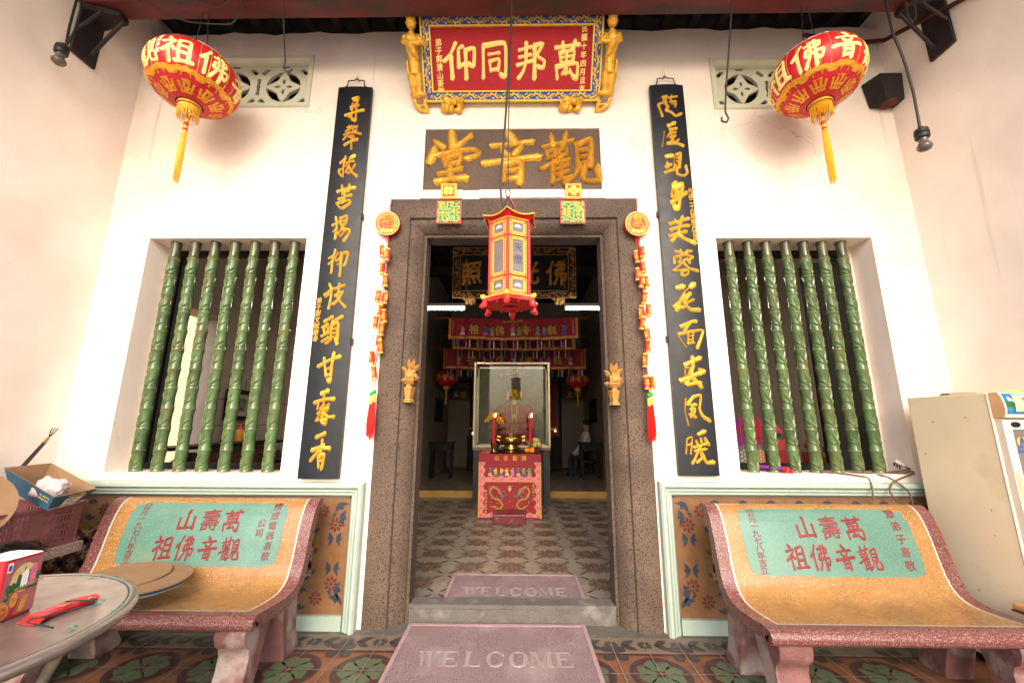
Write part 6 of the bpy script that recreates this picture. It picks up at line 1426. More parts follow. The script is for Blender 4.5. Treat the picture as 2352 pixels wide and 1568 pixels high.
    mb = MB(); mb.bbox((x0 + .012, y - d0 - .002, .93), (x0 + .035, y - d0 + .01, 1.13), .003); link('handle', mb, PEACH, dr); mb = MB(); mb.lathe([(.016, 0), (.016, .006), (.01, .008)], (0, 0, 0), 14, mat=None); mb.v = [Vector((x0 + .075 + v.x * 1.6, y - d0 - v.z, zt - .027 + v.y)) for v in mb.v]; link('lock', mb, BLACKW, dr)
    mb = MB()
    for z in (.45, .75, 1.06): mb.box((x0 + .08, y - .024, z), (x1 - .08, y - .02, z + .012))
    link('shelf', mb, WHITEF, dr)
    mb = MB(); mb.hexa([(2.86, 2.72, H + .002), (3.0, 2.66, H + .002), (3.06, 2.76, H + .002), (2.92, 2.84, H + .002), (2.88, 2.72, H + .02), (3.0, 2.68, H + .02), (3.04, 2.76, H + .016), (2.92, 2.82, H + .024)])
    solo('folded_card', mb, CARDD, 'dark scrap of card lying on top of the refrigerator', 'card'); mb = MB(); mb.bbox((3.05, 2.45, H + .001), (3.16, 2.58, H + .028), .008); solo('yellow_packet', mb, NOTE, 'small yellow packet on the refrigerator top above the note', 'packet')
fridge()
mb = MB(); c = onZ(2322, 1385, .47); mb.bbox((c.x, c.y - .30, .445), (c.x + .32, c.y, .475), .012, 0); t = thing('wooden_stool', 'small brown wooden stool with chipped red edge at right corner', 'stool', (c.x + .16, c.y - .15, 0)); link('seat', mb, M('varnished_brown_wood', (.42, .20, .07), .35, var=.25, stretch=(1, 8, 1)), t)
mb = MB(); mb.box((c.x - .002, c.y - .302, .436), (c.x + .322, c.y + .002, .445)); link('red_edge', mb, BEAMRED, t)
for dx in (.03, .27):
    for dy in (-.27, -.03): mb = MB(); mb.bbox((c.x + dx, c.y + dy, 0), (c.x + dx + .03, c.y + dy - .03, .436), .004); link('leg', mb, BEAMRED, t)
def cord():
    t = thing('power_cord', 'brown power cord with three pin plug lying on right window sill', 'power cord', (2.6, 3.05, 1.04)); mb = MB()
    mb.tube(spl([Vector(p) for p in ((2.36, 3.16, 1.052), (2.24, 3.13, 1.052), (2.25, 3.08, 1.052)) ] + [onY(1990, 1095, 3.045), onY(2003, 1120, 2.985), onY(2006, 1150, 2.975)], 6), .006, 7)
    mb.tube(spl([Vector((2.36, 3.16, 1.052)), Vector((2.50, 3.12, 1.052)), onY(2030, 1092, 3.055), onY(2062, 1108, 2.985), onY(2088, 1130, 2.975), onY(2098, 1160, 2.97)], 6), .006, 7)
    mb.tube(spl([onY(2060, 1150, 2.97), onY(2044, 1128, 2.98), onY(2050, 1108, 2.99), onY(2075, 1096, 3.03), onY(2098, 1087, 3.06), onY(2095, 1082, 3.08), onY(2070, 1086, 3.08), onY(2040, 1084, 3.10), onY(2070, 1081, 3.10), onY(2090, 1077, 3.10), onY(2080, 1072, 3.10)], 6), .006, 7); link('cable', mb, M('brown_cord', (.12, .075, .055), .5), t, smooth=True)
    a = onY(2068, 1065, 3.11); mb = MB(); mb.hexa([a + Vector(v) for v in ((-.03, 0, .012), (.026, 0, -.018), (.026, .03, -.018), (-.03, .03, .012), (-.026, 0, .034), (.032, 0, .004), (.032, .03, .004), (-.026, .03, .034))]); pl = link('plug', mb, CREAMP, t)
    mb = MB()
    for k in range(3): q = a + Vector((-.02 + .018 * k, .012, .004 - .011 * k)); mb.box(q + Vector((-.014, 0, -.02)), q + Vector((-.007, .006, .004)))
    link('pin', mb, BLACKW, pl)
cord()

# ================================================================ SEEN THROUGH THE RIGHT WINDOW
SL = 1.042
def counter():
    mb = MB(); mb.bbox((1.4, 3.43, .0), (3.2, 4.15, .985), .01); solo('dark_counter', mb, BLACKW, 'dark counter behind the right window holding incense and offerings', 'counter')
counter()
def incense(px, lab, mats, base):
    c = onY(px, 1072, 3.52); c.z = .99; t = thing('incense_holder', lab, 'incense holder', c, 'incense holders behind right window'); r = .055
    mb = MB(); mb.lathe([(0, 0), (r, 0), (r, .02), (r * .98, .022), (r * .98, .19), (r, .192), (r * 1.02, .23), (r * .9, .23)], c, 20, mifn=lambda i: 1 if i in (3,) else 0); cy = lambda u, v, h: c + Vector(((r + h) * math.sin(u / r), -(r + h) * math.cos(u / r), v))
    for k in range(7):
        for j in range(5):
            u = -.075 + .025 * k; v = .045 + .032 * j + (.016 if k % 2 else 0)
            if v < .19: mb.prism([(u, v - .013), (u + .011, v), (u, v + .013), (u - .011, v)], cy, .001, 2, side=False); mb.prism([(u, v - .006), (u + .005, v), (u, v + .006), (u - .005, v)], cy, .0016, 3, side=False)
    link('cup', mb, [GREYCUP, base, DIAMC, DIAMO], t); mb = MB(); rnd = random.Random(px)
    for k in range(60): a = k * 2.4; q = .045 * math.sqrt(k / 60); p = c + Vector((q * math.cos(a), q * math.sin(a), .05)); mb.tube([p, p + Vector((q * .3 * math.cos(a), q * .3 * math.sin(a), .36 + rnd.uniform(0, .06)))], .003, 4, k % 2)
    link('joss_sticks', mb, mats, t)
incense(1706, 'dark latticed cup of purple incense sticks behind right window', [PURP, JOSS], GREYCUP)
incense(1742, 'brown latticed cup of red incense sticks behind right window', [JOSS, INKRED], DIAMO)
def lotus(p, s_, lab, mat_b):
    t = thing('lotus_lamp', lab, 'lotus ornament', p, 'red lotus ornaments behind right window'); mb = MB(); w = .055 * s_
    mb.bbox(p + Vector((-w, -w, 0)), p + Vector((w, w, .10 * s_)), .006); link('pedestal', mb, mat_b, t); mb = MB(); z = .10 * s_
    mb.lathe([(.03 * s_, z), (.02 * s_, z + .02), (.045 * s_, z + .04), (.05 * s_, z + .05)], p, 14); link('stem', mb, DGREEN, t); mb = MB()
    for ring in range(3):
        for k in range(9):
            a = k * 2 * PI / 9 + ring * .35; e = .9 - ring * .42; d = Vector((math.cos(a), math.sin(a), 0)); b = p + Vector((0, 0, z + .05)); mb.tube([b + d * .012, b + d * .035 * s_ * e + Vector((0, 0, .012 + .012 * ring)), b + d * .055 * s_ * e + Vector((0, 0, .03 + .02 * ring))], [.008, .014 * s_, .003], 6)
    link('petals', mb, PINKF, t, smooth=True)
for i, (px, py, Yv, s_, mb_, lab) in enumerate(((1785, 1008, 3.62, 1.0, BORDR, 'largest pink lotus on a red box behind the right window'), (1862, 1038, 3.62, .9, BORDR, 'pink lotus on red stand in the middle of right window'), (1905, 1050, 3.62, .85, AMBER, 'pink lotus on glowing amber stand behind the right window'))):
    p = onY(px, py, Yv); p.z = .987
    H = onY(px, py, Yv).z - .987 - .1 * s_
    mb = MB(); mb.bbox((p.x - .085, p.y - .06, .987), (p.x + .085, p.y + .06, .987 + max(.05, H)), .008)
    solo('offering_box', mb, REDC if i < 2 else AMBER, ('red offering box under the largest lotus', 'red offering box under the middle lotus', 'amber offering box under the lotus next to the dark shutter')[i], 'box'); p.z += max(.05, H) + .001; lotus(p, s_, lab, mb_)
for i, (px, py, q) in enumerate(((1800, 1072, 0), (1812, 1084, .012), (1798, 1084, 0))):
    a = onY(px + 10, py, 3.06 + .02 * i); a.z = 1.042 + .012 + (.022 if i == 0 else 0); b = a + Vector((-.13, .22, 0)); mb = MB(); mb.tube([a, a.lerp(b, .12)], .013, 10, 0); mb.tube([a.lerp(b, .12), b], .0128, 10, 1); d = (a - b).normalized(); mb.tube([a + d * .001, a + d * .003], .009, 8, 2)
    solo('joss_roll', mb, [INKRED, PURP, CARD], ('red and purple paper roll lying on top of two others on the sill', 'red and purple paper roll on the right of the sill pile', 'red and purple paper roll on the left of the sill pile')[i], 'paper roll', 'paper rolls on the right window sill')

# ================================================================ SEEN THROUGH THE LEFT WINDOW
def pic():
    t = thing('framed_picture', 'black framed picture hanging on the wall behind left window bars', 'picture', (XL + .02, 4.95, 1.4)); y0, y1, z0, z1 = 4.70, 5.18, 1.42, 1.78; X = XL + .02
    mb = MB(); w = .045
    for a, b in (((y0, z0), (y1, z0 + w)), ((y0, z1 - w), (y1, z1)), ((y0, z0 + w), (y0 + w, z1 - w)), ((y1 - w, z0 + w), (y1, z1 - w))): mb.box((X, a[0], a[1]), (X + .03, b[0], b[1]))
    link('frame', mb, BLACKW, t); mb = MB(); mb.box((X, y0 + w, z0 + w), (X + .008, y1 - w, z1 - w)); link('mount', mb, M('cream_mount', (.5, .44, .36), .6), t); mb = MB(); mb.box((X + .008, y0 + .12, z0 + .10), (X + .010, y1 - .12, z1 - .10)); link('photo', mb, M('faded_grey_photo', (.18, .17, .15), .5, var=.6, vs_=14), t)
pic()
def rack():
    t = thing('wooden_rack', 'dark wooden rack crowded with small things behind left window', 'rack', (-3.2, 4.6, 0)); mb = MB(); mb.box((XL + .01, 3.7, 1.13), (XL + .32, 5.6, 1.16)); mb.box((XL + .01, 3.7, .05), (XL + .3, 5.6, .9)); link('board', mb, BLACKW, t); mb = MB(); rnd = random.Random(8)
    for k in range(46): y = 3.75 + k * .04; mb.box((XL + .2 + rnd.uniform(-.05, .05), y, .90), (XL + .28, y + rnd.uniform(.02, .035), .94 + rnd.uniform(.03, .16)))
    link('row_of_blocks', mb, M('dark_red_brown_wood', (.10, .035, .022), .5, var=.6, vs_=30), t); mb = MB(); mb.lathe([(0, 0), (.045, 0), (.05, .02), (.05, .15), (.035, .18), (.036, .21), (0, .215)], (XL + .2, 4.78, 1.161), 16, mifn=lambda i: 1 if i in (2, 5) else 0); solo('glass_jar', mb, [M('reddish_jar', (.30, .08, .05), .2), AMBER], 'reddish jar standing on the rack below the framed picture', 'jar', smooth=True)
rack()

# ================================================================ INSIDE THE HALL
Zi = .05; yA = 6.16
def hall_plaque():
    a = onY(1043, 573, 5.5); b = onY(1320, 573, 5.5); z1 = a.z; z0 = onY(1050, 683, 5.5).z; c = (a.x + b.x) / 2; w = b.x - a.x; up = Vector((0, .10, z0 - z1)) ; P = plane((c, 5.5, (z0 + z1) / 2), (1, 0, 0), (0, -.12, 1)); hh = (z1 - z0) / 2; t = thing('hall_plaque', 'dark plaque with gold characters in carved frame inside the hall', 'plaque', (c, 5.5, z0)); fw = .105
    mb = MB(); mb.prism([(-w / 2 + .05, -hh + .05), (w / 2 - .05, -hh + .05), (w / 2 - .05, hh - .05), (-w / 2 + .05, hh - .05)], P, 0, 0, -.03); link('board', mb, M('blue_black_board', (.012, .016, .022), .4), t)
    mb = MB(); o = [(-w / 2, -hh), (w / 2, -hh), (w / 2, hh), (-w / 2, hh)]; i_ = [(-w / 2 + fw, -hh + fw), (w / 2 - fw, -hh + fw), (w / 2 - fw, hh - fw), (-w / 2 + fw, hh - fw)]
    for k in range(4):
        q = (k + 1) % 4; mb.prism([o[k], o[q], i_[q], i_[k]], P, .02, 1, -.03)
        for A, B_ in ((o[k], o[q]), (i_[k], i_[q])): mb.tube([P(*A, .025), P(*B_, .025)], .007, 6, 0)
    rnd = random.Random(6)
    for k in range(300):
        e = rnd.random() * (2 * w + 4 * hh); d = rnd.uniform(.02, fw - .02)
        if e < w: u, v = -w / 2 + e, hh - d
        elif e < 2 * w: u, v = -w / 2 + e - w, -hh + d
        elif e < 2 * w + 2 * hh: u, v = -w / 2 + d, -hh + e - 2 * w
        else: u, v = w / 2 - d, -hh + e - 2 * w - 2 * hh
        if abs(u) < w / 2 and abs(v) < hh: mb.prism(petal(u, v, rnd.uniform(0, 6), -.02, .02, .009), P, .021 + rnd.uniform(.003, .016), 0, .018)
    link('carved_frame', mb, [GOLDM, M('carved_ground_brown', (.10, .04, .02), .6)], t); hg = M('warm_hall_gold', (.80, .40, .06), .4, .3, var=.1)
    for k, ch in enumerate('照普光佛'): mb = MB(); put(mb, ch, P, (-.36 + .24 * k) * w * .98, 0, .30, .34, .001, .014, wgt=.025); link('character', mb, hg, t, smooth=True)
    mb = MB()
    for k in range(11): put(mb, '光緒叁拾貳年仲冬月吉日'[k], P, w / 2 - .16, hh - .17 - k * .041, .034, .034, .001, .004, wgt=.012)
    for j, s_ in enumerate(('上座縣府知事品銜侯選布政司', '沐恩信士林恩光敬立')):
        for k, ch in enumerate(s_): put(mb, ch, P, -w / 2 + .19 - .05 * j, hh - .16 - .06 * j - k * .037, .03, .03, .001, .004, wgt=.012)
    link('small_lettering', mb, GOLDM, t)
    for s_ in (-1, 1):
        mb = MB(); rnd = random.Random(3)
        for k in range(26): mb.ball(P(s_ * .64 + rnd.uniform(-.08, .08), -hh - .03 + rnd.uniform(-.05, .03), rnd.uniform(0, .04)), rnd.uniform(.015, .03), 6)
        link('lion_bracket', mb, GOLDM, t, smooth=True)
hall_plaque()
def tube_lamp(x0, x1, lab):
    y, z = 5.2, 2.90; t = thing('tube_lamp', lab, 'ceiling lamp', ((x0 + x1) / 2, y, z), 'lit tube lamps in the hall'); mb = MB(); mb.bbox((x0, y - .02, z + .028), (x1, y + .04, z + .075), .006); mb.box((x0, y - .012, z - .02), (x0 + .02, y + .012, z + .03)); mb.box((x1 - .02, y - .012, z - .02), (x1, y + .012, z + .03)); link('batten', mb, WHITEF, t); mb = MB(); mb.tube([(x0 + .021, y, z), (x1 - .021, y, z)], .0115, 10); link('tube', mb, TUBE, t)
    mb = MB(); mb.tube([((x0 + x1) / 2, y, z + .075), ((x0 + x1) / 2, y, 5.1)], .004, 5); link('suspension_rod', mb, CABLE, t)
tube_lamp(-1.85, -.70, 'lit white tube lamp hanging left in the dark hall'); tube_lamp(.625, 1.8, 'lit white tube lamp hanging right in the dark hall')

def banner(Y, px0, px1, py0, py1, sag, lab, seed):
    a = onY(px0, py0, Y); b = onY(px1, py0, Y); z0 = onY((px0 + px1) / 2, py1, Y).z; x0, x1, z1 = a.x, b.x, a.z; t = thing('silk_banner', lab, 'banner', ((x0 + x1) / 2, Y, z0), 'embroidered red banners across the hall'); w = x1 - x0; h = z1 - z0
    def P(u, v, k): f = u / w; return Vector((x0 + u, Y - k + .018 * math.sin(f * 60 + seed) + .03 * math.sin(f * 17 + seed), z0 + v - sag * math.sin(PI * f) * (1 - .0 * v)))
    mb = MB(); mb.grid(140, 8, lambda u, v: P(u * w, v * h, 0)); link('cloth', mb, REDD, t, smooth=True); mb = MB(); e = .045
    for i in range(60):
        u0, u1 = w * i / 60, w * (i + 1) / 60; mb.prism([(u0, .01), (u1, .01), (u1, e + .02), (u0, e + .02)], P, .006, 0, side=False); mb.prism([(u0, .03), (u1, .03), (u1, .036), (u0, .036)], P, .008, 1, side=False); mb.prism([(u0, .045), (u1, .045), (u1, .051), (u0, .051)], P, .0082, 1, side=False)
    for u0 in (0, w - e): mb.prism([(u0, 0), (u0 + e, 0), (u0 + e, h), (u0, h)], P, .007, 0, side=False)
    for u0 in (e + .03, w - e - .05): mb.prism([(u0, .1), (u0 + .012, .1), (u0 + .012, h - .05), (u0, h - .05)], P, .007, 1, side=False)
    link('border', mb, [M('orange_braid', (.50, .16, .025), .6, var=.3, vs_=60) if 'orange_braid' not in bpy.data.materials else bpy.data.materials['orange_braid'], GOLDM], t); mb = MB(); rnd = random.Random(seed)
    cw = h * .42
    for k, ch in enumerate('祖佛音觀'): put(mb, ch, P, w * (.20 + .20 * k), h * .47, cw, cw, .006, .009, wgt=.03)
    for k in range(6): put(mb, '堂音觀山壽萬'[k], P, w * (.435 + .026 * k), h * .90, .055, .05, .006, .008, wgt=.02)
    for k in range(70): mb.prism(petal(rnd.uniform(.12, w - .12), rnd.uniform(.1, h - .1), rnd.uniform(0, 6), -.016, .016, .003), P, .005, 0, side=False)
    link('lettering', mb, [M('olive_gold_thread', (.46, .30, .04), .5, var=.2) if 'olive_gold_thread' not in bpy.data.materials else bpy.data.materials['olive_gold_thread']], t); mb = MB()
    for k, f in enumerate((.11, .29, .34, .50, .55, .69, .74, .89)): embroid(mb, P, w * f, h * .26, h * .42, rnd, k)
    link('embroidered_figures', mb, SILK + [HAIRC, SKIN], t)
    mb = MB()
    for k in range(int(w / .075)):
        u = .04 + .075 * k; mb.prism([(u - .012, -.16), (u + .012, -.15), (u + .012, -.01), (u - .012, -.01)], P, -.012, k % 6, side=False) if k % 3 else None
    link('ribbons', mb, SILK, t)
    mb = MB(); mb.tube([(x0 - .25, Y + .03, z1 + .005), (x1 + .25, Y + .03, z1 + .005)], .016, 8); link('pole', mb, BEAMRED, t)
def embroid(mb, P, u, v, h, rnd, k):
    c1, c2 = rnd.randrange(6), rnd.randrange(6); s_ = rnd.choice((-1, 1))
    mb.prism([(u - .26 * h, v - .1 * h), (u + .26 * h, v - .1 * h), (u + .13 * h, v + .5 * h), (u - .12 * h, v + .5 * h)], P, .008, c1, side=False)
    mb.prism([(u - .17 * h, v + .2 * h), (u + .17 * h, v + .2 * h), (u + .15 * h, v + .72 * h), (u - .15 * h, v + .72 * h)], P, .010, c2, side=False); mb.prism(petal(u + s_ * .2 * h, v + .5 * h, .9 * s_ + (PI if s_ < 0 else 0), -.12 * h, .2 * h, .08 * h), P, .0115, c2, side=False)
    mb.prism(circ(u, v + .86 * h, .12 * h, 12), P, .011, 7, side=False); mb.prism(arc(u, v + .89 * h, .13 * h, 0, PI, 8), P, .0125, 6, side=False); mb.prism(circ(u, v + 1.04 * h, .05 * h, 8), P, .0128, 6, side=False)
banner(7.4, 1031, 1326, 729, 778, .035, 'nearest red embroidered banner above the glass case', 1)
banner(8.25, 1041, 1323, 772, 803, .03, 'narrow red banner half hidden behind the nearest banner', 4)
banner(8.9, 1019, 1345, 800, 847, .03, 'lowest and widest red banner behind the glass case top', 9)

# altar table with embroidered cloth
def altar():
    x0, x1, zt = -.575, .345, .945; t = thing('altar_table', 'altar table with red embroidered front cloth in the hall', 'altar', (-.115, yA + .3, Zi)); mb = MB(); mb.bbox((x0 - .01, yA + .012, zt - .03), (x1 + .01, yA + .62, zt), .004); mb.box((x0 + .005, yA + .02, Zi), (x1 - .005, yA + .6, zt - .031), 1); link('table', mb, [BLACKW, BEAMRED], t)
    w = x1 - x0; P = lambda u, v, h: Vector((x0 + u, yA - h - .006 * math.sin(u * 22) * (1 - v / .9), Zi + v)); H = zt - Zi; mb = MB(); mb.grid(60, 24, lambda u, v: P(u * w, .005 + v * (H - .004), 0)); c = link('front_cloth', mb, REDC, t, smooth=True); mb = MB(); vt = .20
    v1 = H - .115; vm = .50
    for i in range(40):
        for (va, vb, mi) in ((vm, vm + .018, 0),):
            u0, u1 = w * i / 40, w * (i + 1) / 40; mb.prism([(u0, va), (u1, va), (u1, vb), (u0, vb)], P, .004, mi, side=False)
    for u0, u1 in ((0, .022), (w - .022, w)): mb.prism([(u0, .0), (u1, .0), (u1, v1), (u0, v1)], P, .004, 0, side=False)
    for (va, vb) in ((vm + .018, v1), (.012, vm)):              # wavy pink borders
        for s_ in (0, 1):
            n = 26; pts = [];
            for i in range(n):
                f0, f1 = i / n, (i + 1) / n; z0, z1 = va + (vb - va) * f0, va + (vb - va) * f1; e = lambda f: .075 + .014 * math.sin(f * (vb - va) * 55)
                q = [(.024, z0), (e(f0), z0), (e(f1), z1), (.024, z1)]; q2 = [(e(f0), z0), (e(f0) + .01, z0), (e(f1) + .01, z1), (e(f1), z1)]
                for qq, mi, hh in ((q, 1, .003), (q2, 0, .0035)): mb.prism([((w - a) if s_ else a, b) for a, b in qq], P, hh, mi, side=False)
            for i in range(int((vb - va) / .05)): mb.prism(circ((w - .048) if s_ else .048, va + .03 + .05 * i, .011, 8), P, .005, 2 + i % 2, side=False)
        n = 44
        for i in range(n):
            f0, f1 = i / n, (i + 1) / n; u0, u1 = .024 + (w - .048) * f0, .024 + (w - .048) * f1; e = lambda f: va + .05 + .012 * math.sin(f * 40); mb.prism([(u0, va), (u1, va), (u1, e(f1)), (u0, e(f0))], P, .0032, 1, side=False); mb.prism([(u0, e(f0)), (u1, e(f1)), (u1, e(f1) + .009), (u0, e(f0) + .009)], P, .0038, 0, side=False)
        for i in range(12): mb.prism(circ(.09 + (w - .18) * i / 11, va + .026, .010, 8), P, .005, 2 + i % 2, side=False)
    link('embroidered_border', mb, [M('orange_gold_braid', (.62, .27, .03), .5, var=.2), SILK[0], SILK[2], SILK[3]], c); mb = MB()
    for k, ch in enumerate('祖佛勒彌'): put(mb, ch, P, w * (.29 + .145 * k), H - .058, .068, .072, .003, .006, 0, .03)
    for k, ch in enumerate('正月初一日'): put(mb, ch, P, w - .115, vm - .04 - .048 * k, .04, .042, .003, .006, 0, .02)
    for k, ch in enumerate('許會洋合家喜敬'): put(mb, ch, P, .115, vm - .13 - .047 * k, .036, .04, .003, .006, 0, .02)
    link('lettering', mb, bpy.data.materials['orange_gold_braid'], c); mb = MB(); rnd = random.Random(12)
    for k in range(8): embroid(mb, P, .17 + (w - .34) * k / 7, vm + .10, .115, rnd, k)
    for s_ in (1, -1):                                          # two dragons facing a flame
        body = [(.0 + .13, .30), (.17, .37), (.25, .40), (.29, .33), (.24, .25), (.15, .22), (.10, .15), (.16, .10), (.24, .14)]; pp = spl([Vector(q) for q in body], 5)
        for i in range(len(pp) - 1):
            a, b = pp[i], pp[i + 1]; d = (b - a).normalized(); n = Vector((-d.y, d.x)) * (.017 * (1 - .4 * i / len(pp))); mb.prism([(w / 2 + s_ * q.x, q.y + .03) for q in (a - n, b - n, b + n, a + n)], P, .006 + .0001 * i, 8, side=False)
        for i in range(16): mb.prism(petal(w / 2 + s_ * rnd.uniform(.05, .31), rnd.uniform(.08, .45), rnd.uniform(0, 6), -.022, .022, .006), P, .0085 + .0001 * i, 8 if i % 3 else 2, side=False)
        mb.prism(petal(w / 2 + s_ * .11, .31, 1.2 * s_, -.04, .04, .022), P, .0105, 2, side=False)
    mb.prism(petal(w / 2, .41, PI / 2, -.05, .05, .028), P, .0105, 8, side=False); mb.prism(petal(w / 2, .40, PI / 2, -.025, .03, .014), P, .0115, 3, side=False)
    for i in range(60): mb.prism(petal(rnd.uniform(.12, w - .12), rnd.uniform(.06, .46), rnd.uniform(0, 6), -.013, .013, .003), P, .005, 8, side=False)
    link('embroidery', mb, SILK + [HAIRC, SKIN, M('old_gold_thread', (.34, .21, .035), .5, var=.3, vs_=60)], c)
altar()
mb = MB(); a = onZ(1131, 1205, Zi); b = onZ(1208, 1206, Zi); mb.bbox((a.x, a.y, Zi), (b.x, a.y + .34, Zi + .13), .012); 
solo('kneeling_stool', mb, M('scuffed_maroon_vinyl', (.13, .012, .02), .35, var=.2, dirt=((.30, .18, .17), 9, .54, .75)), 'low scuffed maroon kneeling block before the altar cloth', 'kneeler')

def case():
    x0, x1, y0, y1 = -.757, .55, 7.1, 7.72; zb = .985; zt = 2.46; t = thing('glass_case', 'tall glass display case with aluminium frame behind the altar', 'display case', (-.1, 7.4, zb)); mb = MB(); r = .018
    for x in (x0, x1):
        for y in (y0, y1): mb.bbox((x - r, y - r, zb), (x + r, y + r, zt), .004)
    for z in (zb + r, zt - r):
        for y in (y0, y1): mb.bbox((x0 + r + .001, y - r * .9, z - r), (x1 - r - .001, y + r * .9, z + r), .004)
        for x in (x0, x1): mb.bbox((x - r * .9, y0 + r + .001, z - r), (x + r * .9, y1 - r - .001, z + r), .004)
    for x in (x0, x1):
        for y in (y0 + .2, y0 + .26, y0 + .42): mb.box((x - .008, y, zb + .05), (x + .008, y + .02, zt - .25))
    link('frame', mb, ALU, t); mb = MB(); mb.box((x0 + r, y0 - .003, zb + 2 * r), (x1 - r, y0 + .003, zt - 2 * r)); link('glass_pane', mb, GLASS, t)
    for x in (x0, x1): mb = MB(); mb.box((x - .003, y0 + r, zb + 2 * r), (x + .003, y1 - r, zt - 2 * r)); link('glass_pane', mb, GLASS, t)
    mb = MB(); mb.box((x0 + r, y1 - .003, zb + 2 * r), (x1 - r, y1 + .003, zt - 2 * r)); link('back_panel', mb, M('tan_back_panel', (.17, .125, .085), .45, var=.2), t)
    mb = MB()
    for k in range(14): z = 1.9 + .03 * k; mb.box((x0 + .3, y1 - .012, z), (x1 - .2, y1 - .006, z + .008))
    link('slat_strip', mb, M('brown_slats', (.18, .13, .10), .5), t)  # thin brown strips across the back panel
    t2 = thing('black_cabinet', 'black cabinet carrying the glass case behind the altar', 'cabinet', (-.1, 7.4, Zi)); mb = MB(); mb.bbox((x0 - .01, y0 - .05, zb - .04), (x1 + .01, y1 + .05, zb - .002), .004); link('top_board', mb, M('brown_ply', (.25, .17, .11), .6), t2); mb = MB()
    for x in (x0 + .0, x1 - .12): mb.bbox((x, y0 - .03, Zi), (x + .12, y0 + .08, zb - .041), .005)
    mb.box((x0 + .1, y0 + .05, Zi), (x1 - .1, y1, zb - .041)); link('body', mb, M('grey_black_wood', (.035, .037, .042), .5, var=.3), t2)
    # gilded seated statue in a red robe
    c = Vector((-.06, 7.45, zb + .01)); t3 = thing('robed_statue', 'gilded face statue in red robe inside the glass case', 'statue', c); mb = MB()
    mb.lathe([(.0, 0), (.36, 0), (.40, .1), (.37, .25), (.30, .42), (.25, .58), (.20, .68), (.11, .74), (.07, .77)], c, 20); mb.v = [Vector((v.x, c.y + (v.y - c.y) * .55, v.z)) for v in mb.v]
    for s_ in (-1, 1): mb.tube([c + Vector((s_ * .19, -.02, .68)), c + Vector((s_ * .33, -.06, .52)), c + Vector((s_ * .30, -.14, .36)), c + Vector((s_ * .08, -.2, .34))], [.08, .095, .09, .06], 10)
    rb_ = MB()
    for k in range(40):
        a_ = -PI / 2 + (k % 8 - 3.5) * .26; zz = .08 + .11 * (k // 8); rr = .385 - .10 * (k // 8) * .6
        rb_.ball(c + Vector((rr * math.cos(a_), rr * .55 * math.sin(a_) - .006, zz + (.03 if k % 2 else 0))), .022, 8, sc=(1.2, .35, 1.2))
    for s_ in (-1, 1): rb_.tube(spl([c + Vector((s_ * .05, -.13, .72)), c + Vector((s_ * .04, -.2, .55)), c + Vector((s_ * .03, -.23, .42))], 4), .014, 6)
    rb_.tube([c + Vector((.33 * math.cos(-PI * q / 12), .33 * .58 * math.sin(-PI * q / 12), .36)) for q in range(13)], .02, 6); rb_.ball(c + Vector((0, -.22, .52)), .045, 10, sc=(1, .5, 1))
    link('gold_embroidery', rb_, GOLDM, t3, smooth=True)
    link('robe', mb, M('red_brocade_robe', (.36, .03, .04), .5, var=.35, vs_=14), t3, smooth=True); mb = MB()
    hd = c + Vector((0, -.03, .92)); mb.tube([c + Vector((0, -.02, .74)), hd - Vector((0, 0, .08))], .06, 10); mb.ball(hd, .115, 16, sc=(1, .95, 1.18)); mb.tube([hd + Vector((0, -.105, .02)), hd + Vector((0, -.135, -.02)), hd + Vector((0, -.11, -.03))], [.012, .02, .012], 6); mb.tube([hd + Vector((-.04, -.102, -.062)), hd + Vector((0, -.112, -.068)), hd + Vector((.04, -.102, -.062))], .011, 6)
    for s_ in (-1, 1): mb.ball(hd + Vector((s_ * .042, -.095, .03)), .02, 8, sc=(1.3, .6, .6)); mb.tube([hd + Vector((s_ * .12, 0, .04)), hd + Vector((s_ * .125, 0, -.10))], [.025, .018], 6); mb.ball(hd + Vector((s_ * .05, -.085, -.03)), .03, 8)
    link('gilded_head', mb, GOLD, t3, smooth=True); mb = MB(); mb.bbox(hd + Vector((-.13, -.08, .09)), hd + Vector((.13, .08, .33)), .02); mb.tube([hd + Vector((-.30, -.02, .335)), hd + Vector((.30, -.02, .335))], .028, 8); h = link('headdress', mb, M('purple_headdress', (.12, .06, .06), .5, var=.3), t3); mb = MB()
    mb.tube([hd + Vector((-.16, -.05, .37)), hd + Vector((.16, -.05, .37))], .014, 6)
    for s_ in (-1, 1): mb.ball(hd + Vector((s_ * .25, -.04, .34)), .03, 8, sc=(1.6, 1, .8)); mb.tube(spl([hd + Vector((s_ * .12, -.05, .38)), hd + Vector((s_ * .07, -.05, .43)), hd + Vector((s_ * .04, -.05, .40))], 5), .01, 6)
    mb.tube([hd + Vector((.05 * math.cos(q * .5), -.05, .45 + .05 * math.sin(q * .5))) for q in range(13)], .011, 6); mb.ball(hd + Vector((0, -.05, .45)), .022, 8); link('gold_crown', mb, GOLDM, h, smooth=True)
case()

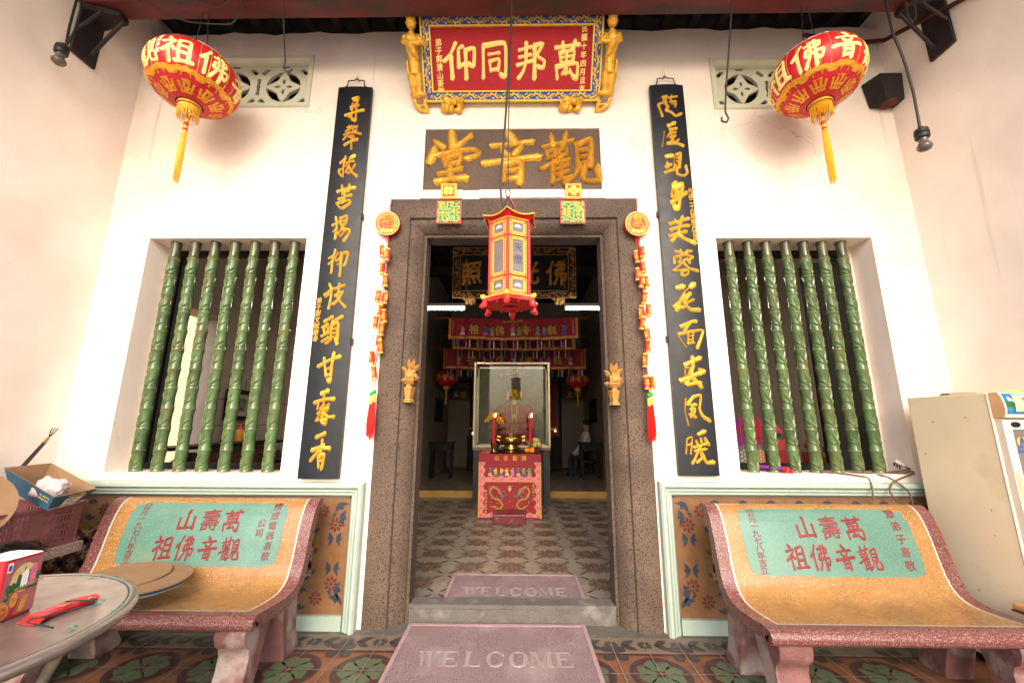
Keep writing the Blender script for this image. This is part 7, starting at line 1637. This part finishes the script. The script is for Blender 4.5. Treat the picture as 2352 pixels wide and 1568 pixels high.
def on_altar():
    zt = .946; rnd = random.Random(5)
    c = Vector((-.10, yA + .22, zt)); t = thing('incense_burner', 'polished brass incense burner in the middle of the altar', 'incense burner', c); mb = MB(); mb.lathe([(0, 0), (.145, 0), (.15, .02), (.12, .035), (.13, .06), (.155, .07), (.15, .09), (.11, .10), (.105, .12), (.15, .14), (.175, .17), (.18, .20), (.165, .235), (.15, .25), (.165, .27), (.17, .28), (.15, .28), (.145, .26)], c, 36)
    for s_ in (-1, 1): mb.tube(spl([c + Vector((s_ * .165, 0, .18)), c + Vector((s_ * .215, 0, .20)), c + Vector((s_ * .215, 0, .25)), c + Vector((s_ * .165, 0, .24))], 5), .014, 8)
    link('bowl', mb, BRASS, t, smooth=True); mb = MB()
    for k in range(14): p = c + Vector((rnd.uniform(-.08, .08), rnd.uniform(-.05, .05), .25)); mb.tube([p, p + Vector((rnd.uniform(-.02, .02), 0, .22))], .003, 4)
    link('joss_sticks', mb, CARDD, t)
    for px, lab in ((1134, 'lit red candle in brass holder on the left of the altar'), (1219, 'lit red candle in brass holder on the right of the altar')):
        c = onY(px, 1035, yA + .12); c.z = zt; t = thing('altar_candle', lab, 'candle', c, 'lit red candles on the altar'); mb = MB(); mb.lathe([(0, 0), (.032, 0), (.034, .01), (.014, .03), (.012, .07), (.022, .075), (.012, .085), (.014, .13), (.02, .14), (.02, .15), (.01, .15)], c, 16); link('holder', mb, BRASS, t, smooth=True); mb = MB(); mb.lathe([(.016, .14), (.021, .16), (.022, .30), (.018, .46), (.016, .53), (.008, .535)], c, 14); mb.tube([c + Vector((-.018, .0, .14)), c + Vector((-.016, .0, .62)), c + Vector((-.013, 0, .68))], [.009, .008, .003], 6); link('wax', mb, CANDLE, t, smooth=True); mb = MB(); f = c + Vector((.012, -.004, .54)); mb.tube([f, f + Vector((.002, 0, .012)), f + Vector((.006, 0, .03)), f + Vector((.012, 0, .06))], [.004, .012, .010, .001], 8); link('flame', mb, FLAME, t, smooth=True)
    c = Vector((-.36, yA + .42, zt)); t = thing('flower_vase', 'vase of yellow chrysanthemums at left of the brass burner', 'vase', c); mb = MB(); mb.lathe([(0, 0), (.06, 0), (.05, .04), (.075, .12), (.07, .18), (.045, .22), (.06, .25)], c, 18); link('vase', mb, M('dark_brown_vase', (.05, .03, .03), .25), t, smooth=True); mb = MB()
    for k in range(70):
        a = rnd.uniform(0, 6.28); e = rnd.uniform(.02, .15); p = c + Vector((e * math.cos(a), e * .7 * math.sin(a), .24 + rnd.uniform(0, .25))); d = Vector((rnd.uniform(-1, 1), rnd.uniform(-1, 1), rnd.uniform(-.3, 1))).normalized() * .06; n = d.cross(Vector((.3, .2, .9))).normalized() * .014; mb.add([p, p + d * .5 + n, p + d, p + d * .5 - n], [(0, 1, 2, 3)])
    link('leaves', mb, LEAF, t)
    for dx, dz, r in ((-.09, .52, .05), (-.13, .48, .045), (-.02, .55, .05), (.07, .50, .055), (.10, .46, .05), (.03, .58, .04), (-.07, .57, .04)):
        mb = MB(); p = c + Vector((dx, -.06, dz))
        for k in range(60):
            a = k * 2.4; z = 1 - 1.5 * k / 60; q = math.sqrt(max(0, 1 - z * z)); d = Vector((q * math.cos(a), q * math.sin(a), z)); n = d.cross(Vector((.2, .9, .3))).normalized() * r * .2; mb.add([p + d * r * .3 - n * .4, p + d * r * .7 - n, p + d * r, p + d * r * .7 + n], [(0, 1, 2, 3)])
        link('flower_head', mb, YELFLO, t)
    for dx, lab in ((.165, 'left of two oranges'), (.235, 'right of two oranges')):
        c = Vector((dx - .02, yA + .12, zt)); mb = MB(); mb.ball(c + Vector((0, 0, .046)), .046, 16, sc=(1, 1, .94)); solo('orange_fruit', mb, ORANGE, lab + ' between the burner and the right candle', 'orange', 'oranges on the altar', smooth=True)
    t = None; c = Vector((.27, yA + .40, zt)); mb = MB(); mb.lathe([(0, 0), (.06, 0), (.06, .02), (.03, .04), (.11, .06), (.12, .07)], c, 20); solo('fruit_dish', mb, M('red_glaze_dish', (.3, .03, .03), .3), 'red footed dish under the fruit at right of altar', 'dish', smooth=True)
    for k, (dx, dy, dz) in enumerate(((-.07, -.02, .115), (.0, -.05, .115), (.07, -.01, .115), (.03, .05, .115), (.0, -.01, .185), (.045, -.01, .18))):
        mb = MB(); mb.ball(c + Vector((dx, dy, dz)), .043, 12); solo('pear_fruit', mb, PEAR, 'yellow green fruit piled in the dish behind the right candle', 'fruit', 'fruit piled in the altar dish', smooth=True)
    mb = MB(); mb.box((-.57, yA + .08, zt), (-.42, yA + .3, zt + .02)); solo('folded_paper', mb, INKRED, 'red printed paper packet at the left end of the altar top', 'paper'); mb = MB(); mb.tube(spl([Vector((-.54, yA + .14, zt + .032)), Vector((-.50, yA + .12, zt + .045)), Vector((-.46, yA + .13, zt + .032)), Vector((-.42, yA + .12, zt + .045)), Vector((-.40, yA + .16, zt + .034))], 5), .011, 6); solo('paper_coil', mb, CARD, 'curled tan paper strip lying on the red packet', 'paper', smooth=True)
on_altar()

# rear of the hall
def hall_lantern(px, py, lab):
    c = onY(px, py, 9.7); t = thing('hall_lantern', lab, 'lantern', c - Vector((0, 0, .5)), 'dim red lanterns in the rear hall'); A, B = .27, .21; mb = MB(); mb.lathe([(A * math.cos(-1.3 + 2.6 * i / 16), B * math.sin(-1.3 + 2.6 * i / 16)) for i in range(17)], c, 28); link('shade', mb, LANRED, t, smooth=True); mb = MB()
    for k in range(5): a = R_(-90 + (k - 2) * 36); f = lambda u, v, h: c + Vector(((A + h) * math.cos(a + u / A), (A + h) * math.sin(a + u / A), v)); put(mb, '祖佛音觀萬'[k], f, 0, 0, .12, .14, .006, .008, wgt=.03)
    link('lettering', mb, GOLDM, t); mb = MB(); mb.lathe([(.07, -B - .06), (.075, -B + .01)], c, 16); mb.tube([c - Vector((0, 0, B + .06)), c - Vector((0, 0, B + .42))], .018, 8); link('tassel', mb, TASSEL, t); mb = MB(); mb.tube([c + Vector((0, 0, B)), c + Vector((0, 0, 2.2))], .006, 5); link('hanging_wire', mb, CABLE, t)
hall_lantern(1026, 868, 'dim red lantern left of the glass case'); hall_lantern(1326, 872, 'dim red lantern right of the glass case')
def name_board(px0, px1, txt, lab):
    a = onY(px0, 893, 11.9); b = onY(px1, 918, 11.9); mb = MB(); t = thing('name_board', lab, 'sign board', ((a.x + b.x) / 2, 11.9, b.z), 'purple name boards over the rear doorways'); mb.bbox((a.x, 11.88, b.z), (b.x, 11.93, a.z), .008); link('board', mb, M('plum_board', (.10, .03, .04), .5) if 'plum_board' not in bpy.data.materials else bpy.data.materials['plum_board'], t); mb = MB()
    for k, ch in enumerate(txt): put(mb, ch, wallp(11.88), a.x + (b.x - a.x) * (.36 + .36 * k), (a.z + b.z) / 2, .17, .18, .002, .006, wgt=.03)
    link('lettering', mb, GOLDM, t); mb = MB(); x0, x1 = a.x - .02, b.x + .02; mb.box((x0 - .06, 11.9, .16), (x0, 11.98, a.z + .25)); mb.box((x1, 11.9, .16), (x1 + .06, 11.98, a.z + .25)); mb.box((x0, 11.9, a.z + .2), (x1, 11.98, a.z + .25)); link('door_posts', mb, BLACKW, t)
name_board(1030, 1078, '真悟', 'plum name board with two gold characters left of the case'); name_board(1290, 1341, '正明', 'plum name board with two gold characters right of the case')
def side_table(x0, x1, y, lab):
    t = thing('side_table', lab, 'table', ((x0 + x1) / 2, y, .16), 'carved black side tables in the rear hall'); mb = MB(); mb.bbox((x0, y - .2, .93), (x1, y + .2, .97), .006); mb.box((x0 + .03, y - .18, .80), (x1 - .03, y + .18, .93)); link('tabletop', mb, BLACKW, t)
    for sx in (x0 + .03, x1 - .07):
        for sy in (y - .18, y + .14): mb = MB(); mb.bbox((sx, sy, .16), (sx + .04, sy + .04, .80), .004); link('leg', mb, BLACKW, t)
    mb = MB(); mb.box((x0 + .05, y - .17, .26), (x1 - .05, y - .15, .29)); link('stretcher', mb, BLACKW, t)
side_table(-2.02, -1.48, 9.6, 'carved black side table against the left rear wall'); side_table(1.42, 1.93, 9.6, 'carved black side table beside the seated person')
for px, lab in ((995, 'dark tablet hanging on the left rear wall'), (1382, 'dark tablet hanging on the right rear wall')):
    s_ = -1 if px < 1100 else 1; X = -2.03 if s_ < 0 else 1.93; mb = MB(); mb.box((X - .02, 10.0, 1.42), (X + .02, 10.9, 2.0)); mb.tube([(X, 10.3, 2.0), (X, 10.45, 2.12), (X, 10.6, 2.0)], .008, 5); solo('wall_tablet', mb, BLACKW, lab, 'wall tablet', 'dark tablets on the rear hall walls')
def rear_altar():
    t = thing('offering_altar', 'dark rear altar with red hangings and glints at the back of the hall', 'altar', (-.1, 11.4, .16)); mb = MB(); mb.bbox((-1.35, 11.0, .16), (1.15, 11.8, 1.05), .01); link('table', mb, BLACKW, t)
    for x in (-1.15, .95): mb = MB(); mb.bbox((x - .09, 11.2, 1.0), (x + .09, 11.3, 2.5), .01); link('hanging', mb, REDD, t)
    mb = MB(); mb.grid(30, 8, lambda u, v: Vector((-.95 + 1.7 * u, 11.4 + .03 * math.sin(u * 40), 2.5 - .45 * v - .2 * abs(math.sin(u * PI)) * v))); link('valance', mb, M('orange_valance', (.45, .16, .04), .6), t); mb = MB()
    for x, z in ((-1.2, 1.08), (1.0, 1.15), (.86, 1.1), (-1.05, 1.1)): mb.ball((x, 10.98, z + .05), .018, 8)
    link('votive_light', mb, M('votive_glow', (1, .5, .25), .5, var=0, emit=8), t)
    rnd = random.Random(3); mb = MB()
    for k in range(40): mb.ball((rnd.uniform(-1.3, 1.1), 11.0, 1.05 + rnd.uniform(0, .25)), rnd.uniform(.02, .05), 7)
    link('offerings', mb, GOLDM, t, smooth=True)
rear_altar()
# a person sitting by the right rear wall
def person():
    base = Vector((1.72, 10.35, .16)); t = thing('person', 'person in white shirt and dark trousers sitting by right rear wall', 'person', base)
    J = [((0, 0, .50), .14), ((0, .0, .68), .135), ((0, .0, .86), .15), ((0, -.01, .98), .10), ((0, -.015, 1.06), .05), ((0, -.03, 1.14), .08), ((0, -.03, 1.24), .085),
         ((-.10, -.02, .46), .10), ((-.42, -.18, .47), .075), ((-.44, -.22, .08), .045), ((-.52, -.30, .03), .04), ((-.02, -.10, .46), .10), ((-.34, -.36, .47), .075), ((-.34, -.38, .08), .045), ((-.42, -.46, .03), .04),
         ((-.05, .19, .93), .06), ((-.12, .22, .68), .048), ((-.26, .02, .56), .036), ((-.36, -.06, .53), .03), ((-.05, -.20, .93), .06), ((-.14, -.26, .68), .048), ((-.30, -.26, .56), .036), ((-.38, -.26, .53), .03)]
    E = [(0, 1), (1, 2), (2, 3), (3, 4), (4, 5), (5, 6), (0, 7), (7, 8), (8, 9), (9, 10), (0, 11), (11, 12), (12, 13), (13, 14), (2, 15), (15, 16), (16, 17), (17, 18), (2, 19), (19, 20), (20, 21), (21, 22)]
    me = bpy.data.meshes.new('body'); me.from_pydata([Vector(p) for p, _ in J], E, []); o = bpy.data.objects.new('body', me); COL.objects.link(o); o.parent = t
    sk = o.modifiers.new('skin', 'SKIN'); bpy.context.view_layer.update()
    if not me.skin_vertices: me.attributes.new('s', 'FLOAT', 'POINT')
    for i, (_, r) in enumerate(J): me.skin_vertices[0].data[i].radius = (r, r)
    me.skin_vertices[0].data[0].use_root = True; o.modifiers.new('sub', 'SUBSURF').levels = 2; o.modifiers['sub'].render_levels = 2
    bpy.context.view_layer.update(); dg = bpy.context.evaluated_depsgraph_get(); ev = bpy.data.meshes.new_from_object(o.evaluated_get(dg)); o.modifiers.clear(); o.data = ev
    ev.materials.clear()
    for m in (SKIN, SHIRT, TROUS): ev.materials.append(m)
    for p in ev.polygons:
        c = p.center; p.use_smooth = True; p.material_index = 0 if c.z > 1.04 or (c.x < -.28 and .49 < c.z < .62 and False) else (2 if c.z < .57 and not (c.z > .5 and c.x < -.2 and abs(c.y) > .2) else 1)
    mb = MB(); h = base + Vector((0, -.03, 1.235)); mb.ball(h + Vector((.012, 0, .03)), .098, 14, sc=(1, .92, .85)); link('hair', mb, HAIRC, t, smooth=True)
    mb = MB(); mb.tube([h + Vector((-.085, 0, -.03)), h + Vector((-.115, 0, -.055)), h + Vector((-.09, 0, -.065))], [.01, .016, .01], 6); mb.tube([h + Vector((-.08, -.025, -.095)), h + Vector((-.085, .025, -.095))], .008, 5)
    for s_ in (-1, 1): mb.ball(h + Vector((0, s_ * .085, -.04)), .022, 8, sc=(.8, .5, 1.3)); mb.ball(h + Vector((-.078, s_ * .032, -.02)), .011, 6)
    link('face', mb, SKIN, t, smooth=True)
    mb = MB(); mb.bbox(base + Vector((-.2, -.22, .30)), base + Vector((.2, .2, .36)), .01); s2 = thing('low_stool', 'dark stool under the person by the right rear wall', 'stool', base + Vector((.05, 0, 0))); link('seat', mb, BLACKW, s2)
    for sx in (-.17, .14):
        for sy in (-.19, .15): mb = MB(); mb.bbox(base + Vector((sx, sy, 0)), base + Vector((sx + .035, sy + .035, .299)), .004); link('leg', mb, BLACKW, s2)
person()
